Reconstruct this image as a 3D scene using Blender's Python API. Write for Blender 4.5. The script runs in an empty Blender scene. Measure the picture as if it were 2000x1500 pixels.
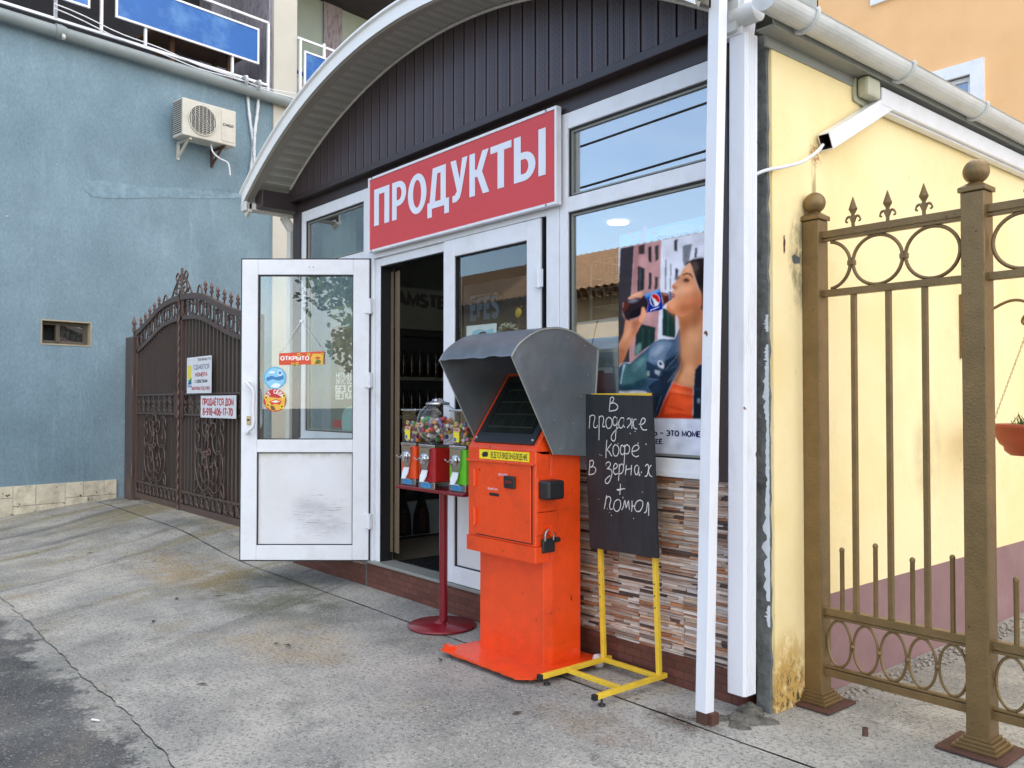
import bpy, math, random
from mathutils import Vector, Matrix, noise
R=math.radians
random.seed(7)
S=bpy.context.scene
# ---------------- camera ----------------
FPX=1665.0; PITCH=math.atan(35/1665); YAW=R(50); CZ=1.45
cam=bpy.data.cameras.new('camera'); co=bpy.data.objects.new('camera',cam); S.collection.objects.link(co)
cam.sensor_width=36; cam.lens=FPX/2000*36; cam.clip_start=.05; cam.clip_end=600
co.location=(0,0,CZ); co.rotation_euler=(R(90)+PITCH,0,YAW); S.camera=co
CM=Matrix.Rotation(YAW,3,'Z')@Matrix.Rotation(R(90)+PITCH,3,'X')
# ---------------- world, sun, exposure ----------------
SUN_EL=R(33); SUN_AZ=R(-62)      # clockwise from +Y: behind the shop, to the left
sundir=Vector((math.sin(SUN_AZ)*math.cos(SUN_EL),math.cos(SUN_AZ)*math.cos(SUN_EL),math.sin(SUN_EL)))
W=bpy.data.worlds.new('World'); S.world=W; W.use_nodes=True
nt=W.node_tree; N=nt.nodes; L=nt.links
bg=N['Background']; bg.inputs[1].default_value=.15
sky=N.new('ShaderNodeTexSky'); sky.sky_type='NISHITA'; sky.sun_disc=False; sky.sun_elevation=SUN_EL; sky.sun_rotation=SUN_AZ
sky.air_density=1.1; sky.dust_density=.3; sky.ozone_density=4
tc=N.new('ShaderNodeTexCoord'); sx=N.new('ShaderNodeSeparateXYZ'); L.new(tc.outputs['Generated'],sx.inputs[0])
mp=N.new('ShaderNodeMapping'); mp.inputs['Scale'].default_value=(1,1,2.6); L.new(tc.outputs['Generated'],mp.inputs[0])
cn=N.new('ShaderNodeTexNoise'); cn.inputs['Scale'].default_value=2.3; cn.inputs['Detail'].default_value=7; cn.inputs['Roughness'].default_value=.58; L.new(mp.outputs[0],cn.inputs['Vector'])
cr=N.new('ShaderNodeMapRange'); cr.inputs[1].default_value=.30; cr.inputs[2].default_value=.62; L.new(cn.outputs['Fac'],cr.inputs[0])
cm=N.new('ShaderNodeMath'); cm.operation='MULTIPLY'; L.new(cr.outputs[0],cm.inputs[0])
# the cloud deck is broken: clear blue to the south-west (towards -X -Y), denser elsewhere
vd=N.new('ShaderNodeVectorMath'); vd.operation='DOT_PRODUCT'; L.new(tc.outputs['Generated'],vd.inputs[0]); vd.inputs[1].default_value=(-.66,-.66,.36)
vr=N.new('ShaderNodeMapRange'); vr.inputs[1].default_value=.35; vr.inputs[2].default_value=.80; vr.inputs[3].default_value=.86; vr.inputs[4].default_value=.11; L.new(vd.outputs['Value'],vr.inputs[0]); L.new(vr.outputs[0],cm.inputs[1])
mx=N.new('ShaderNodeMixRGB'); mx.inputs[2].default_value=(10.3,9.8,9.2,1); L.new(cm.outputs[0],mx.inputs[0]); L.new(sky.outputs[0],mx.inputs[1]); L.new(mx.outputs[0],bg.inputs[0])
sl=bpy.data.lights.new('sun','SUN'); sl.energy=4; sl.angle=R(.5); sl.color=(1,.93,.82)
so=bpy.data.objects.new('sun',sl); S.collection.objects.link(so); so.rotation_euler=sundir.to_track_quat('Z','Y').to_euler(); so.location=(0,0,20)
S.view_settings.view_transform='Standard'; S.view_settings.look='None'; S.view_settings.gamma=1; S.view_settings.exposure=1.42
try:
    S.cycles.max_bounces=10; S.cycles.transparent_max_bounces=24; S.cycles.glossy_bounces=4; S.cycles.diffuse_bounces=4; S.cycles.use_denoising=True; S.cycles.sample_clamp_indirect=6
except Exception: pass
# ---------------- helpers ----------------
def ray(x,y): return CM@Vector(((x-1000)/FPX,-(y-750)/FPX,-1))
def onY(x,y,Y):
    r=ray(x,y); t=Y/r.y; return Vector((r.x*t,Y,CZ+r.z*t))
def onX(x,y,X):
    r=ray(x,y); t=X/r.x; return Vector((X,r.y*t,CZ+r.z*t))
def onZ(x,y,Z=0):
    r=ray(x,y); t=(Z-CZ)/r.z; return Vector((r.x*t,r.y*t,Z))
def onPlane(x,y,O,Nn):
    r=ray(x,y); C=Vector((0,0,CZ)); t=(O-C).dot(Nn)/r.dot(Nn); return C+r*t
def lin(h):
    h=h.lstrip('#'); o=[]
    for i in (0,2,4):
        c=int(h[i:i+2],16)/255; o.append(c/12.92 if c<=.04045 else ((c+.055)/1.055)**2.4)
    return tuple(o)
WM={}
def Wof(o):
    while o is not None and o.name not in WM: o=o.parent
    return WM[o.name] if o else Matrix()
def tag(o,label=None,cat=None,group=None,kind=None):
    if label: o['label']=label
    if cat: o['category']=cat
    if group: o['group']=group
    if kind: o['kind']=kind
    return o
def thing(name,loc,label,cat,rz=0,group=None):
    o=bpy.data.objects.new(name,None); S.collection.objects.link(o); o.empty_display_size=.1
    o.location=loc; o.rotation_euler=(0,0,rz); WM[o.name]=Matrix.Translation(Vector(loc))@Matrix.Rotation(rz,4,'Z')
    return tag(o,label,cat,group)
def copy_tree(o,parent=None):
    c=o.copy(); S.collection.objects.link(c)
    if parent: c.parent=parent
    for ch in [k for k in S.collection.objects if k.parent==o]: copy_tree(ch,c)
    return c
class MB:
    def __init__(s,M=None): s.v=[];s.f=[];s.mi=[];s.c=[];s.sm=[];s.M=M
    def add(s,vs,fs,mi=0,col=None,sm=False):
        b=len(s.v)
        for p in vs:
            p=Vector(p); s.v.append(s.M@p if s.M else p)
        for f in fs: s.f.append([b+i for i in f]); s.mi.append(mi); s.c.append(col); s.sm.append(sm)
        return s
    def poly(s,pts,mi=0,col=None): return s.add(pts,[list(range(len(pts)))],mi,col)
    def box(s,x0,x1,y0,y1,z0,z1,mi=0,col=None):
        x0,x1=min(x0,x1),max(x0,x1); y0,y1=min(y0,y1),max(y0,y1); z0,z1=min(z0,z1),max(z0,z1)
        return s.add([(x0,y0,z0),(x1,y0,z0),(x1,y1,z0),(x0,y1,z0),(x0,y0,z1),(x1,y0,z1),(x1,y1,z1),(x0,y1,z1)],
          [[0,3,2,1],[4,5,6,7],[0,1,5,4],[1,2,6,5],[2,3,7,6],[3,0,4,7]],mi,col)
    def bar(s,a,b,w,h,up=(0,0,1),mi=0,col=None):
        a=Vector(a);b=Vector(b);d=(b-a).normalized();u=Vector(up);r=d.cross(u)
        if r.length<1e-4: r=d.cross(Vector((0,1,0)))
        r.normalize();u=r.cross(d); vs=[]
        for p in (a,b):
            for i,j in ((-1,-1),(1,-1),(1,1),(-1,1)): vs.append(p+r*(i*w/2)+u*(j*h/2))
        return s.add(vs,[[0,3,2,1],[4,5,6,7],[0,1,5,4],[1,2,6,5],[2,3,7,6],[3,0,4,7]],mi,col)
    def prism(s,pts,d,mi=0,col=None,sm=False):
        n=len(pts); P=[Vector(p) for p in pts]; d=Vector(d)
        s.add(P,[list(range(n))[::-1]],mi,col); s.add([p+d for p in P],[list(range(n))],mi,col)
        return s.add(P+[p+d for p in P],[[i,(i+1)%n,(i+1)%n+n,i+n] for i in range(n)],mi,col,sm)
    def tube(s,path,r,n=8,closed=False,mi=0,col=None,sm=True,flat=1.0,caps=True):
        P=[Vector(p) for p in path]; m=len(P); rr=r if isinstance(r,(list,tuple)) else [r]*m
        vs=[];fs=[];up=None
        for i in range(m):
            if closed: t=(P[(i+1)%m]-P[i-1])
            else: t=P[min(i+1,m-1)]-P[max(i-1,0)]
            if t.length<1e-9: t=Vector((0,0,1))
            t.normalize()
            if up is None:
                up=Vector((0,0,1)) if abs(t.z)<.9 else Vector((1,0,0))
            a=t.cross(up)
            if a.length<1e-6: a=t.orthogonal()
            a.normalize(); b=a.cross(t).normalized(); up=b
            for k in range(n):
                w=2*math.pi*k/n; vs.append(P[i]+a*(math.cos(w)*rr[i])+b*(math.sin(w)*rr[i]*flat))
        for i in range(m if closed else m-1):
            j=(i+1)%m
            for k in range(n): fs.append([i*n+k,i*n+(k+1)%n,j*n+(k+1)%n,j*n+k])
        s.add(vs,fs,mi,col,sm)
        if not closed and caps:
            s.add(vs[:n],[list(range(n))[::-1]],mi,col); s.add(vs[-n:],[list(range(n))],mi,col)
        return s
    def ring(s,c,a,b,ra,rb,r,n=28,m=8,mi=0):
        c=Vector(c);a=Vector(a);b=Vector(b)
        return s.tube([c+a*(ra*math.cos(2*math.pi*i/n))+b*(rb*math.sin(2*math.pi*i/n)) for i in range(n)],r,m,True,mi)
    def lathe(s,prof,c,n=24,mi=0,col=None,ax=None,sm=True):
        c=Vector(c); vs=[];fs=[]; q=Vector((0,0,1)).rotation_difference(Vector(ax)) if ax else None
        for (r,z) in prof:
            for k in range(n):
                w=2*math.pi*k/n; p=Vector((r*math.cos(w),r*math.sin(w),z))
                if q: p=q@p
                vs.append(c+p)
        for i in range(len(prof)-1):
            for k in range(n): fs.append([i*n+k,i*n+(k+1)%n,(i+1)*n+(k+1)%n,(i+1)*n+k])
        s.add(vs,fs,mi,col,sm)
        if prof[0][0]>1e-4: s.add(vs[:n],[list(range(n))[::-1]],mi,col)
        if prof[-1][0]>1e-4: s.add(vs[-n:],[list(range(n))],mi,col)
        return s
    def sphere(s,c,r,n=12,m=8,mi=0,col=None,sc=(1,1,1)):
        c=Vector(c); vs=[];fs=[]
        for i in range(m+1):
            a=math.pi*i/m
            for k in range(n):
                w=2*math.pi*k/n; vs.append(c+Vector((r*sc[0]*math.sin(a)*math.cos(w),r*sc[1]*math.sin(a)*math.sin(w),-r*sc[2]*math.cos(a))))
        for i in range(m):
            for k in range(n): fs.append([i*n+k,i*n+(k+1)%n,(i+1)*n+(k+1)%n,(i+1)*n+k])
        return s.add(vs,fs,mi,col,True)
    def build(s,name,mats,parent=None,bevel=0,**tg):
        me=bpy.data.meshes.new(name); Mi=Wof(parent).inverted() if parent else Matrix()
        org=Vector((0,0,0))
        if parent is None and s.v:
            xs=[v.x for v in s.v];ys=[v.y for v in s.v];zs=[v.z for v in s.v]
            if tg.get('kind')!='structure': org=Vector(((min(xs)+max(xs))/2,(min(ys)+max(ys))/2,min(zs)))
        me.from_pydata([tuple((Mi@v)-org) for v in s.v],[],s.f)
        if not isinstance(mats,(list,tuple)): mats=[mats]
        for m in mats: me.materials.append(m)
        for p,mi,sm in zip(me.polygons,s.mi,s.sm): p.material_index=mi; p.use_smooth=sm
        if any(c is not None for c in s.c):
            at=me.color_attributes.new('Col','FLOAT_COLOR','CORNER')
            for p,c in zip(me.polygons,s.c):
                for li in p.loop_indices: at.data[li].color=(*(c or (.5,.5,.5)),1)
        me.validate(); me.update()
        o=bpy.data.objects.new(name,me); S.collection.objects.link(o); o.location=org
        if parent: o.parent=parent
        else: WM[o.name]=Matrix.Translation(org)
        if bevel:
            b=o.modifiers.new('b','BEVEL'); b.width=bevel; b.segments=2; b.limit_method='ANGLE'; b.angle_limit=R(40)
        return tag(o,**tg)
def crom(pts,k=6,closed=False):
    P=[Vector(p) for p in pts]; n=len(P); out=[]
    for i in range(n if closed else n-1):
        g=lambda j:P[j%n] if closed else P[max(0,min(n-1,j))]
        a,b,c,d=g(i-1),g(i),g(i+1),g(i+2)
        for q in range(k):
            t=q/k; out.append(.5*((2*b)+(c-a)*t+(2*a-5*b+4*c-d)*t*t+(3*b-a-3*c+d)*t**3))
    if not closed: out.append(P[-1])
    return out
# ---------------- materials ----------------
def nodes(name):
    m=bpy.data.materials.new(name); m.use_nodes=True; t=m.node_tree; return m,t,t.nodes,t.links,t.nodes['Principled BSDF']
def pbr(name,col,rough=.5,metal=0,var=.08,vs=6,bump=0,bs=60,bd=.004,dirt=None,ds=2,damt=.5,stretch=(1,1,1),spec=.5,attr=False,coat=0,speck=None):
    m,t,N,L,P=nodes(name)
    if isinstance(col,str): col=lin(col)
    P.inputs['Roughness'].default_value=rough; P.inputs['Metallic'].default_value=metal; P.inputs['Specular IOR Level'].default_value=spec
    if coat: P.inputs['Coat Weight'].default_value=coat; P.inputs['Coat Roughness'].default_value=.12
    tc=N.new('ShaderNodeTexCoord'); mp=N.new('ShaderNodeMapping'); mp.inputs['Scale'].default_value=stretch; L.new(tc.outputs['Object'],mp.inputs[0])
    n=N.new('ShaderNodeTexNoise'); n.inputs['Scale'].default_value=vs; n.inputs['Detail'].default_value=6; n.inputs['Roughness'].default_value=.62; L.new(mp.outputs[0],n.inputs['Vector'])
    r=N.new('ShaderNodeMapRange'); r.inputs[1].default_value=.3; r.inputs[2].default_value=.7; r.inputs[3].default_value=1-var; r.inputs[4].default_value=1+var; L.new(n.outputs['Fac'],r.inputs[0])
    v=N.new('ShaderNodeVectorMath'); v.operation='SCALE'
    if attr:
        a=N.new('ShaderNodeAttribute'); a.attribute_name='Col'; L.new(a.outputs['Color'],v.inputs[0])
    else: v.inputs[0].default_value=col
    L.new(r.outputs[0],v.inputs['Scale']); out=v.outputs[0]
    if dirt is not None:
        if isinstance(dirt,str): dirt=lin(dirt)
        n2=N.new('ShaderNodeTexNoise'); n2.inputs['Scale'].default_value=ds; n2.inputs['Detail'].default_value=8; n2.inputs['Roughness'].default_value=.65; L.new(mp.outputs[0],n2.inputs['Vector'])
        r2=N.new('ShaderNodeMapRange'); r2.inputs[1].default_value=.48; r2.inputs[2].default_value=.72; r2.inputs[4].default_value=damt; L.new(n2.outputs['Fac'],r2.inputs[0])
        x=N.new('ShaderNodeMixRGB'); L.new(r2.outputs[0],x.inputs[0]); L.new(out,x.inputs[1]); x.inputs[2].default_value=(*dirt,1); out=x.outputs[0]
    if speck is not None:   # (colour, scale, threshold)
        n3=N.new('ShaderNodeTexNoise'); n3.inputs['Scale'].default_value=speck[1]; n3.inputs['Detail'].default_value=2; L.new(tc.outputs['Object'],n3.inputs['Vector'])
        r3=N.new('ShaderNodeMapRange'); r3.inputs[1].default_value=speck[2]; r3.inputs[2].default_value=speck[2]+.04; L.new(n3.outputs['Fac'],r3.inputs[0])
        x=N.new('ShaderNodeMixRGB'); L.new(r3.outputs[0],x.inputs[0]); L.new(out,x.inputs[1]); x.inputs[2].default_value=(*lin(speck[0]),1); out=x.outputs[0]
    L.new(out,P.inputs['Base Color'])
    if bump:
        b=N.new('ShaderNodeTexNoise'); b.inputs['Scale'].default_value=bs; b.inputs['Detail'].default_value=5; L.new(mp.outputs[0],b.inputs['Vector'])
        B=N.new('ShaderNodeBump'); B.inputs['Strength'].default_value=bump; B.inputs['Distance'].default_value=bd; L.new(b.outputs['Fac'],B.inputs['Height']); L.new(B.outputs[0],P.inputs['Normal'])
    return m
def glass(name,base=.10,tint=(.93,.96,.95)):
    m,t,N,L,P=nodes(name); N.remove(P)
    g=N.new('ShaderNodeNewGeometry'); d=N.new('ShaderNodeVectorMath'); d.operation='DOT_PRODUCT'; L.new(g.outputs['Normal'],d.inputs[0]); L.new(g.outputs['Incoming'],d.inputs[1])
    a=N.new('ShaderNodeMath'); a.operation='ABSOLUTE'; L.new(d.outputs['Value'],a.inputs[0])
    s=N.new('ShaderNodeMath'); s.operation='SUBTRACT'; s.inputs[0].default_value=1; L.new(a.outputs[0],s.inputs[1])
    p=N.new('ShaderNodeMath'); p.operation='POWER'; p.inputs[1].default_value=4; L.new(s.outputs[0],p.inputs[0])
    q=N.new('ShaderNodeMath'); q.operation='MULTIPLY_ADD'; q.inputs[1].default_value=1-base; q.inputs[2].default_value=base; L.new(p.outputs[0],q.inputs[0])
    T=N.new('ShaderNodeBsdfTransparent'); T.inputs[0].default_value=(*tint,1); G=N.new('ShaderNodeBsdfGlossy'); G.inputs['Roughness'].default_value=0.0
    X=N.new('ShaderNodeMixShader'); L.new(q.outputs[0],X.inputs[0]); L.new(T.outputs[0],X.inputs[1]); L.new(G.outputs[0],X.inputs[2]); L.new(X.outputs[0],N['Material Output'].inputs[0])
    return m
def emis(name,col,st):
    m,t,N,L,P=nodes(name); P.inputs['Emission Color'].default_value=(*lin(col),1); P.inputs['Emission Strength'].default_value=st; P.inputs['Base Color'].default_value=(*lin(col),1); return m
M={}
M['pvc']=pbr('white_pvc','E6E8EE',.32,var=.03,vs=3,dirt='B9B4A8',ds=5,damt=.25)
M['pvc_dirty']=pbr('scuffed_panel','E2E3E8',.45,var=.05,vs=7,dirt='8E8C90',ds=2.2,damt=.5,stretch=(1,1,2))
M['gasket']=pbr('black_rubber',(.012,.012,.014),.5)
M['print']=pbr('printed_sheet',(.5,.5,.5),.35,var=.05,vs=14,attr=True)
M['printmatte']=pbr('painted_print',(.5,.5,.5),.7,var=.04,vs=14,attr=True,spec=.12)
M['red_sign']=pbr('red_sign_vinyl','D2464A',.5,var=.04,vs=2)
M['letter']=pbr('white_vinyl_lettering','E4E9F4',.45,var=.02)
M['glass']=glass('window_glass',.34)
M['doorglass']=glass('door_glass',.07)
M['clear']=glass('clear_plastic',.05,(.96,.97,.97))
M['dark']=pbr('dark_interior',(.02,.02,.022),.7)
M['brown']=pbr('brown_metal_trim','352B2C',.38,var=.08,vs=4,bump=.05)
M['soffitw']=pbr('white_vinyl_trim','D8D6CF',.4,var=.04,dirt='8E897C',ds=3,damt=.3)
M['whitemetal']=pbr('white_painted_metal','E3E5EC',.35,var=.04,vs=5,dirt='A89F90',ds=3,damt=.55,stretch=(1,1,.3),speck=('6B3A22',14,.715))
M['gutter']=pbr('white_gutter','CFD2D2',.35,var=.05,dirt='8C8C86',ds=4,damt=.4,stretch=(1,.4,1))
M['greyflash']=pbr('grey_flashing','8B8D88',.45,var=.08)
M['orange']=pbr('orange_gloss_paint','EC4A12',.34,var=.07,vs=9,dirt='BE3E16',ds=3,damt=.7,bump=.5,bs=38,bd=.005,speck=('4A2418',24,.715),coat=.3)
M['hood']=pbr('grey_sheet_metal','6F767C',.33,metal=.4,var=.12,vs=3,dirt='8C9296',ds=2.2,damt=.5,bump=.6,bs=3.6,bd=.04)
M['black']=pbr('black_plastic',(.014,.014,.016),.4,var=.2)
M['blackmetal']=pbr('dark_metal',(.03,.03,.032),.4,metal=.4)
M['screen']=pbr('dark_screen',(.01,.013,.012),.12,var=.3,vs=9)
M['yellowpaint']=pbr('yellow_paint','E9C33A',.42,var=.07,vs=12,dirt='B8902A',ds=9,damt=.4)
M['chalkboard']=pbr('black_chalkboard',(.016,.018,.022),.6,var=.35,vs=7,dirt='2C2F33',ds=4,damt=.8,stretch=(3,3,.7),bump=.2,bs=20)
M['chalk']=pbr('white_chalk','D2D2CF',.9,var=.35,vs=140)
M['maroon']=pbr('dark_red_paint','7A1220',.3,var=.08,vs=6,coat=.3)
M['chrome']=pbr('chrome','C8C8C8',.16,metal=1,var=.05)
M['bronze']=pbr('bronze_hammered_paint','7A6340',.38,metal=.4,var=.16,vs=8,bump=.5,bs=95,bd=.004,dirt='665534',ds=3,damt=.55,speck=('3A2A18',70,.72))
M['rust']=pbr('rusty_steel','54362B',.75,var=.25,vs=9,bump=.4)
M['gate']=pbr('gate_brown_iron','62534E',.42,metal=.35,var=.12,vs=5,dirt='6B5145',ds=2,damt=.35,spec=.5)
M['gatesheet']=pbr('gate_brown_sheet','66605B',.48,metal=.15,var=.1,vs=2,dirt='6A4B34',ds=1.3,damt=.45,stretch=(1,1,.5))
M['gateflower']=pbr('gate_copper_highlight','6E5650',.4,metal=.5,var=.3,vs=20)
M['cement']=pbr('grey_cement','6A6D6C',.9,var=.28,vs=14,bump=.9,bs=30,bd=.012,dirt='3F4240',ds=6,damt=.8)
M['whitepaint']=pbr('flaking_white_paint','D8DEE6',.7,var=.05)
M['purple']=pbr('mauve_painted_plaster','8C6C6C',.75,var=.1,vs=4,bump=.35,bs=40,bd=.004,dirt='A58A86',ds=3,damt=.4)
M['stone']=pbr('ledge_stone_print',(.5,.4,.3),.6,var=.42,vs=16,attr=True,stretch=(.35,1,4.5),bump=.7,bs=30,bd=.008)
M['grout']=pbr('grout',(.12,.1,.09),.9)
M['creamstone']=pbr('cream_stone',(.5,.46,.38),.7,var=.14,vs=10,attr=True,dirt='7C7564',ds=6,damt=.6,speck=('4C473A',16,.66),bump=.3,bs=20)
M['cream']=pbr('cream_plaster','BEBCB2',.75,var=.05,vs=2,bump=.2,bs=60)
M['pipe']=pbr('grey_painted_pipe','838C8E',.5,var=.08,vs=3)
M['ac']=pbr('ac_white_enamel','C8C5BA',.4,var=.05,dirt='A79F8C',ds=5,damt=.3)
M['acdark']=pbr('ac_coil_dark',(.07,.075,.08),.5,metal=.3)
M['foil']=pbr('silver_pipe_insulation','C3C7CC',.4,metal=.3,var=.15,vs=30,bump=.6,bs=50)
M['bluepanel']=pbr('blue_balcony_panel','1F5EA8',.25,var=.12,vs=1.5,dirt='7FB0E0',ds=.9,damt=.7)
M['darkwall']=pbr('dark_recess','2E2D30',.9,var=.2)
M['mauvewall']=pbr('grey_peeling_plaster','8E8A93',.9,var=.15,vs=4,dirt='4C4A50',ds=9,damt=.9,stretch=(2,2,.6))
M['wood']=pbr('brown_wood','6C4B35',.6,var=.2,vs=5)
M['palegreen']=pbr('pale_green_wall','93A39C',.8,var=.05)
M['terracotta']=pbr('terracotta_plastic','9C4426',.5,var=.08,vs=6)
M['leaf']=pbr('leaf_green',(.06,.11,.03),.6,var=.3,vs=6)
M['bark']=pbr('bark',(.12,.09,.06),.9,var=.3,bump=.5)
M['roofmetal']=pbr('roof_sheet','8A8E90',.45,metal=.4)
M['tileroof']=pbr('clay_tile_roof','8A6A4A',.8,var=.3,vs=6)
M['oldwall']=pbr('old_sunlit_plaster','B39F80',.85,var=.15,vs=1.5)
M['yellowhouse']=pbr('pale_yellow_plaster','D9C893',.85,var=.08,vs=1)
M['curtain']=pbr('brown_strip_curtain','6E5E4C',.4,var=.15,stretch=(1,1,.2))
M['floor']=pbr('shop_floor_tile','6E695E',.4,var=.12)
M['lampw']=emis('ceiling_lamp_glow','FFF6E8',7)
M['steel']=pbr('brushed_steel','9A9C9E',.35,metal=.8)
M['wire']=pbr('wire_basket_white','C9C6B6',.4)
M['bottle']=pbr('dark_bottle',(.02,.012,.01),.15,var=.3)
M['tissue']=pbr('crumpled_white_film','D9CFCF',.6,bump=.6,bs=40)
M['cable']=pbr('black_cable',(.02,.02,.02),.6)
M['greyplastic']=pbr('cream_plastic','B9B8A2',.5,var=.08)
# patterned materials
def coords(N,L,kind='Object'):
    tc=N.new('ShaderNodeTexCoord'); return tc.outputs[kind]
def mat_stucco(name,col,dcol,scr=True,patch='A9B0B2'):
    m,t,N,L,P=nodes(name); O=coords(N,L); P.inputs['Roughness'].default_value=.85; P.inputs['Specular IOR Level'].default_value=.25
    def noi(sc,st=(1,1,1),det=6,ro=.6):
        mp=N.new('ShaderNodeMapping'); mp.inputs['Scale'].default_value=st; L.new(O,mp.inputs[0]); n=N.new('ShaderNodeTexNoise'); n.inputs['Scale'].default_value=sc; n.inputs['Detail'].default_value=det; n.inputs['Roughness'].default_value=ro; L.new(mp.outputs[0],n.inputs['Vector']); return n.outputs['Fac']
    def mr(f,a,b,c=0,d=1):
        r=N.new('ShaderNodeMapRange'); 
        for i,x in zip((1,2,3,4),(a,b,c,d)): r.inputs[i].default_value=x
        L.new(f,r.inputs[0]); return r.outputs[0]
    def mix(f,a,b,mode='MIX'):
        x=N.new('ShaderNodeMixRGB'); x.blend_type=mode
        for i,q in zip((0,1,2),(f,a,b)):
            if isinstance(q,(tuple,)): x.inputs[i].default_value=(*q,1)
            elif isinstance(q,(int,float)): x.inputs[i].default_value=q
            else: L.new(q,x.inputs[i])
        return x.outputs[0]
    c=mix(mr(noi(.7),.35,.65),lin(col),lin(dcol))
    c=mix(mr(noi(5,(1,1,.25)),.35,.75,0,.35),c,lin(dcol))
    c=mix(mr(noi(3.2,(1,1,.5),8,.7),.60,.78,0,.25),c,lin(patch))
    c=mix(mr(noi(1.3,(1,1,.3),7,.65),.52,.80,0,.32),c,tuple(.62*v for v in lin(dcol)))
    c=mix(mr(noi(6,(1,1,.12),5,.6),.60,.74,0,.35),c,tuple(1.25*v for v in lin(col)))
    c=mix(mr(noi(45,(1,1,.5),3),.35,.7,.0,.24),c,(.03,.04,.05))
    c=mix(mr(noi(11,(1,1,1),3,.5),.775,.785,0,.6),c,(.75,.78,.8))
    L.new(c,P.inputs['Base Color'])
    B=N.new('ShaderNodeBump'); B.inputs['Strength'].default_value=.6; B.inputs['Distance'].default_value=.01; L.new(noi(55,(1,1,.3),4),B.inputs['Height']); L.new(B.outputs[0],P.inputs['Normal'])
    return m
M['bluewall']=mat_stucco('blue_scratched_stucco','8BA4B2','768E9B',patch='A2B0B5')
M['bluepatch']=pbr('rough_blue_plaster_patch','7F98A6',.9,var=.18,vs=9,bump=.8,bs=20,bd=.01)
def mat_plain(name,col,dcol,stain,amt=.3):
    m=pbr(name,col,.8,var=.05,vs=1.6,dirt=dcol,ds=1.1,damt=amt,bump=.35,bs=35,bd=.003,spec=.25); return m
def shader(name,rough=.8):
    m,t,N,L,P=nodes(name); P.inputs['Roughness'].default_value=rough; P.inputs['Specular IOR Level'].default_value=.25
    class K: pass
    k=K(); k.m,k.N,k.L,k.P=m,N,L,P
    tc=N.new('ShaderNodeTexCoord'); k.O=tc.outputs['Object']; k.G=tc.outputs['Generated']
    def noi(sc,st=(1,1,1),det=6,ro=.6,src=None,dist=0):
        mp=N.new('ShaderNodeMapping'); mp.inputs['Scale'].default_value=st; L.new(src or k.O,mp.inputs[0]); n=N.new('ShaderNodeTexNoise'); n.inputs['Scale'].default_value=sc; n.inputs['Detail'].default_value=det; n.inputs['Roughness'].default_value=ro; n.inputs['Distortion'].default_value=dist; L.new(mp.outputs[0],n.inputs['Vector']); return n.outputs['Fac']
    def mr(f,a,b,c=0,d=1):
        r=N.new('ShaderNodeMapRange'); r.interpolation_type='SMOOTHSTEP'
        for i,x in zip((1,2,3,4),(a,b,c,d)): r.inputs[i].default_value=x
        L.new(f,r.inputs[0]); return r.outputs[0]
    def op(o,a,b):
        x=N.new('ShaderNodeMath'); x.operation=o
        for i,q in enumerate((a,b)):
            if isinstance(q,(int,float)): x.inputs[i].default_value=q
            else: L.new(q,x.inputs[i])
        return x.outputs[0]
    def mix(f,a,b):
        x=N.new('ShaderNodeMixRGB')
        for i,q in zip((0,1,2),(f,a,b)):
            if isinstance(q,str): x.inputs[i].default_value=(*lin(q),1)
            elif isinstance(q,(int,float)): x.inputs[i].default_value=q
            else: L.new(q,x.inputs[i])
        return x.outputs[0]
    def sep(src): s=N.new('ShaderNodeSeparateXYZ'); L.new(src,s.inputs[0]); return s.outputs
    def spot(u,v,cu,cv,ru,rv,e0=1.0,e1=.3):
        a=op('DIVIDE',op('SUBTRACT',u,cu),ru); b=op('DIVIDE',op('SUBTRACT',v,cv),rv); return mr(op('ADD',op('MULTIPLY',a,a),op('MULTIPLY',b,b)),e0,e1)
    def bump(h,st,ds):
        B=N.new('ShaderNodeBump'); B.inputs['Strength'].default_value=st; B.inputs['Distance'].default_value=ds; L.new(h,B.inputs['Height']); L.new(B.outputs[0],P.inputs['Normal'])
    k.noi,k.mr,k.op,k.mix,k.sep,k.spot,k.bump=noi,mr,op,mix,sep,spot,bump
    return k
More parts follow.
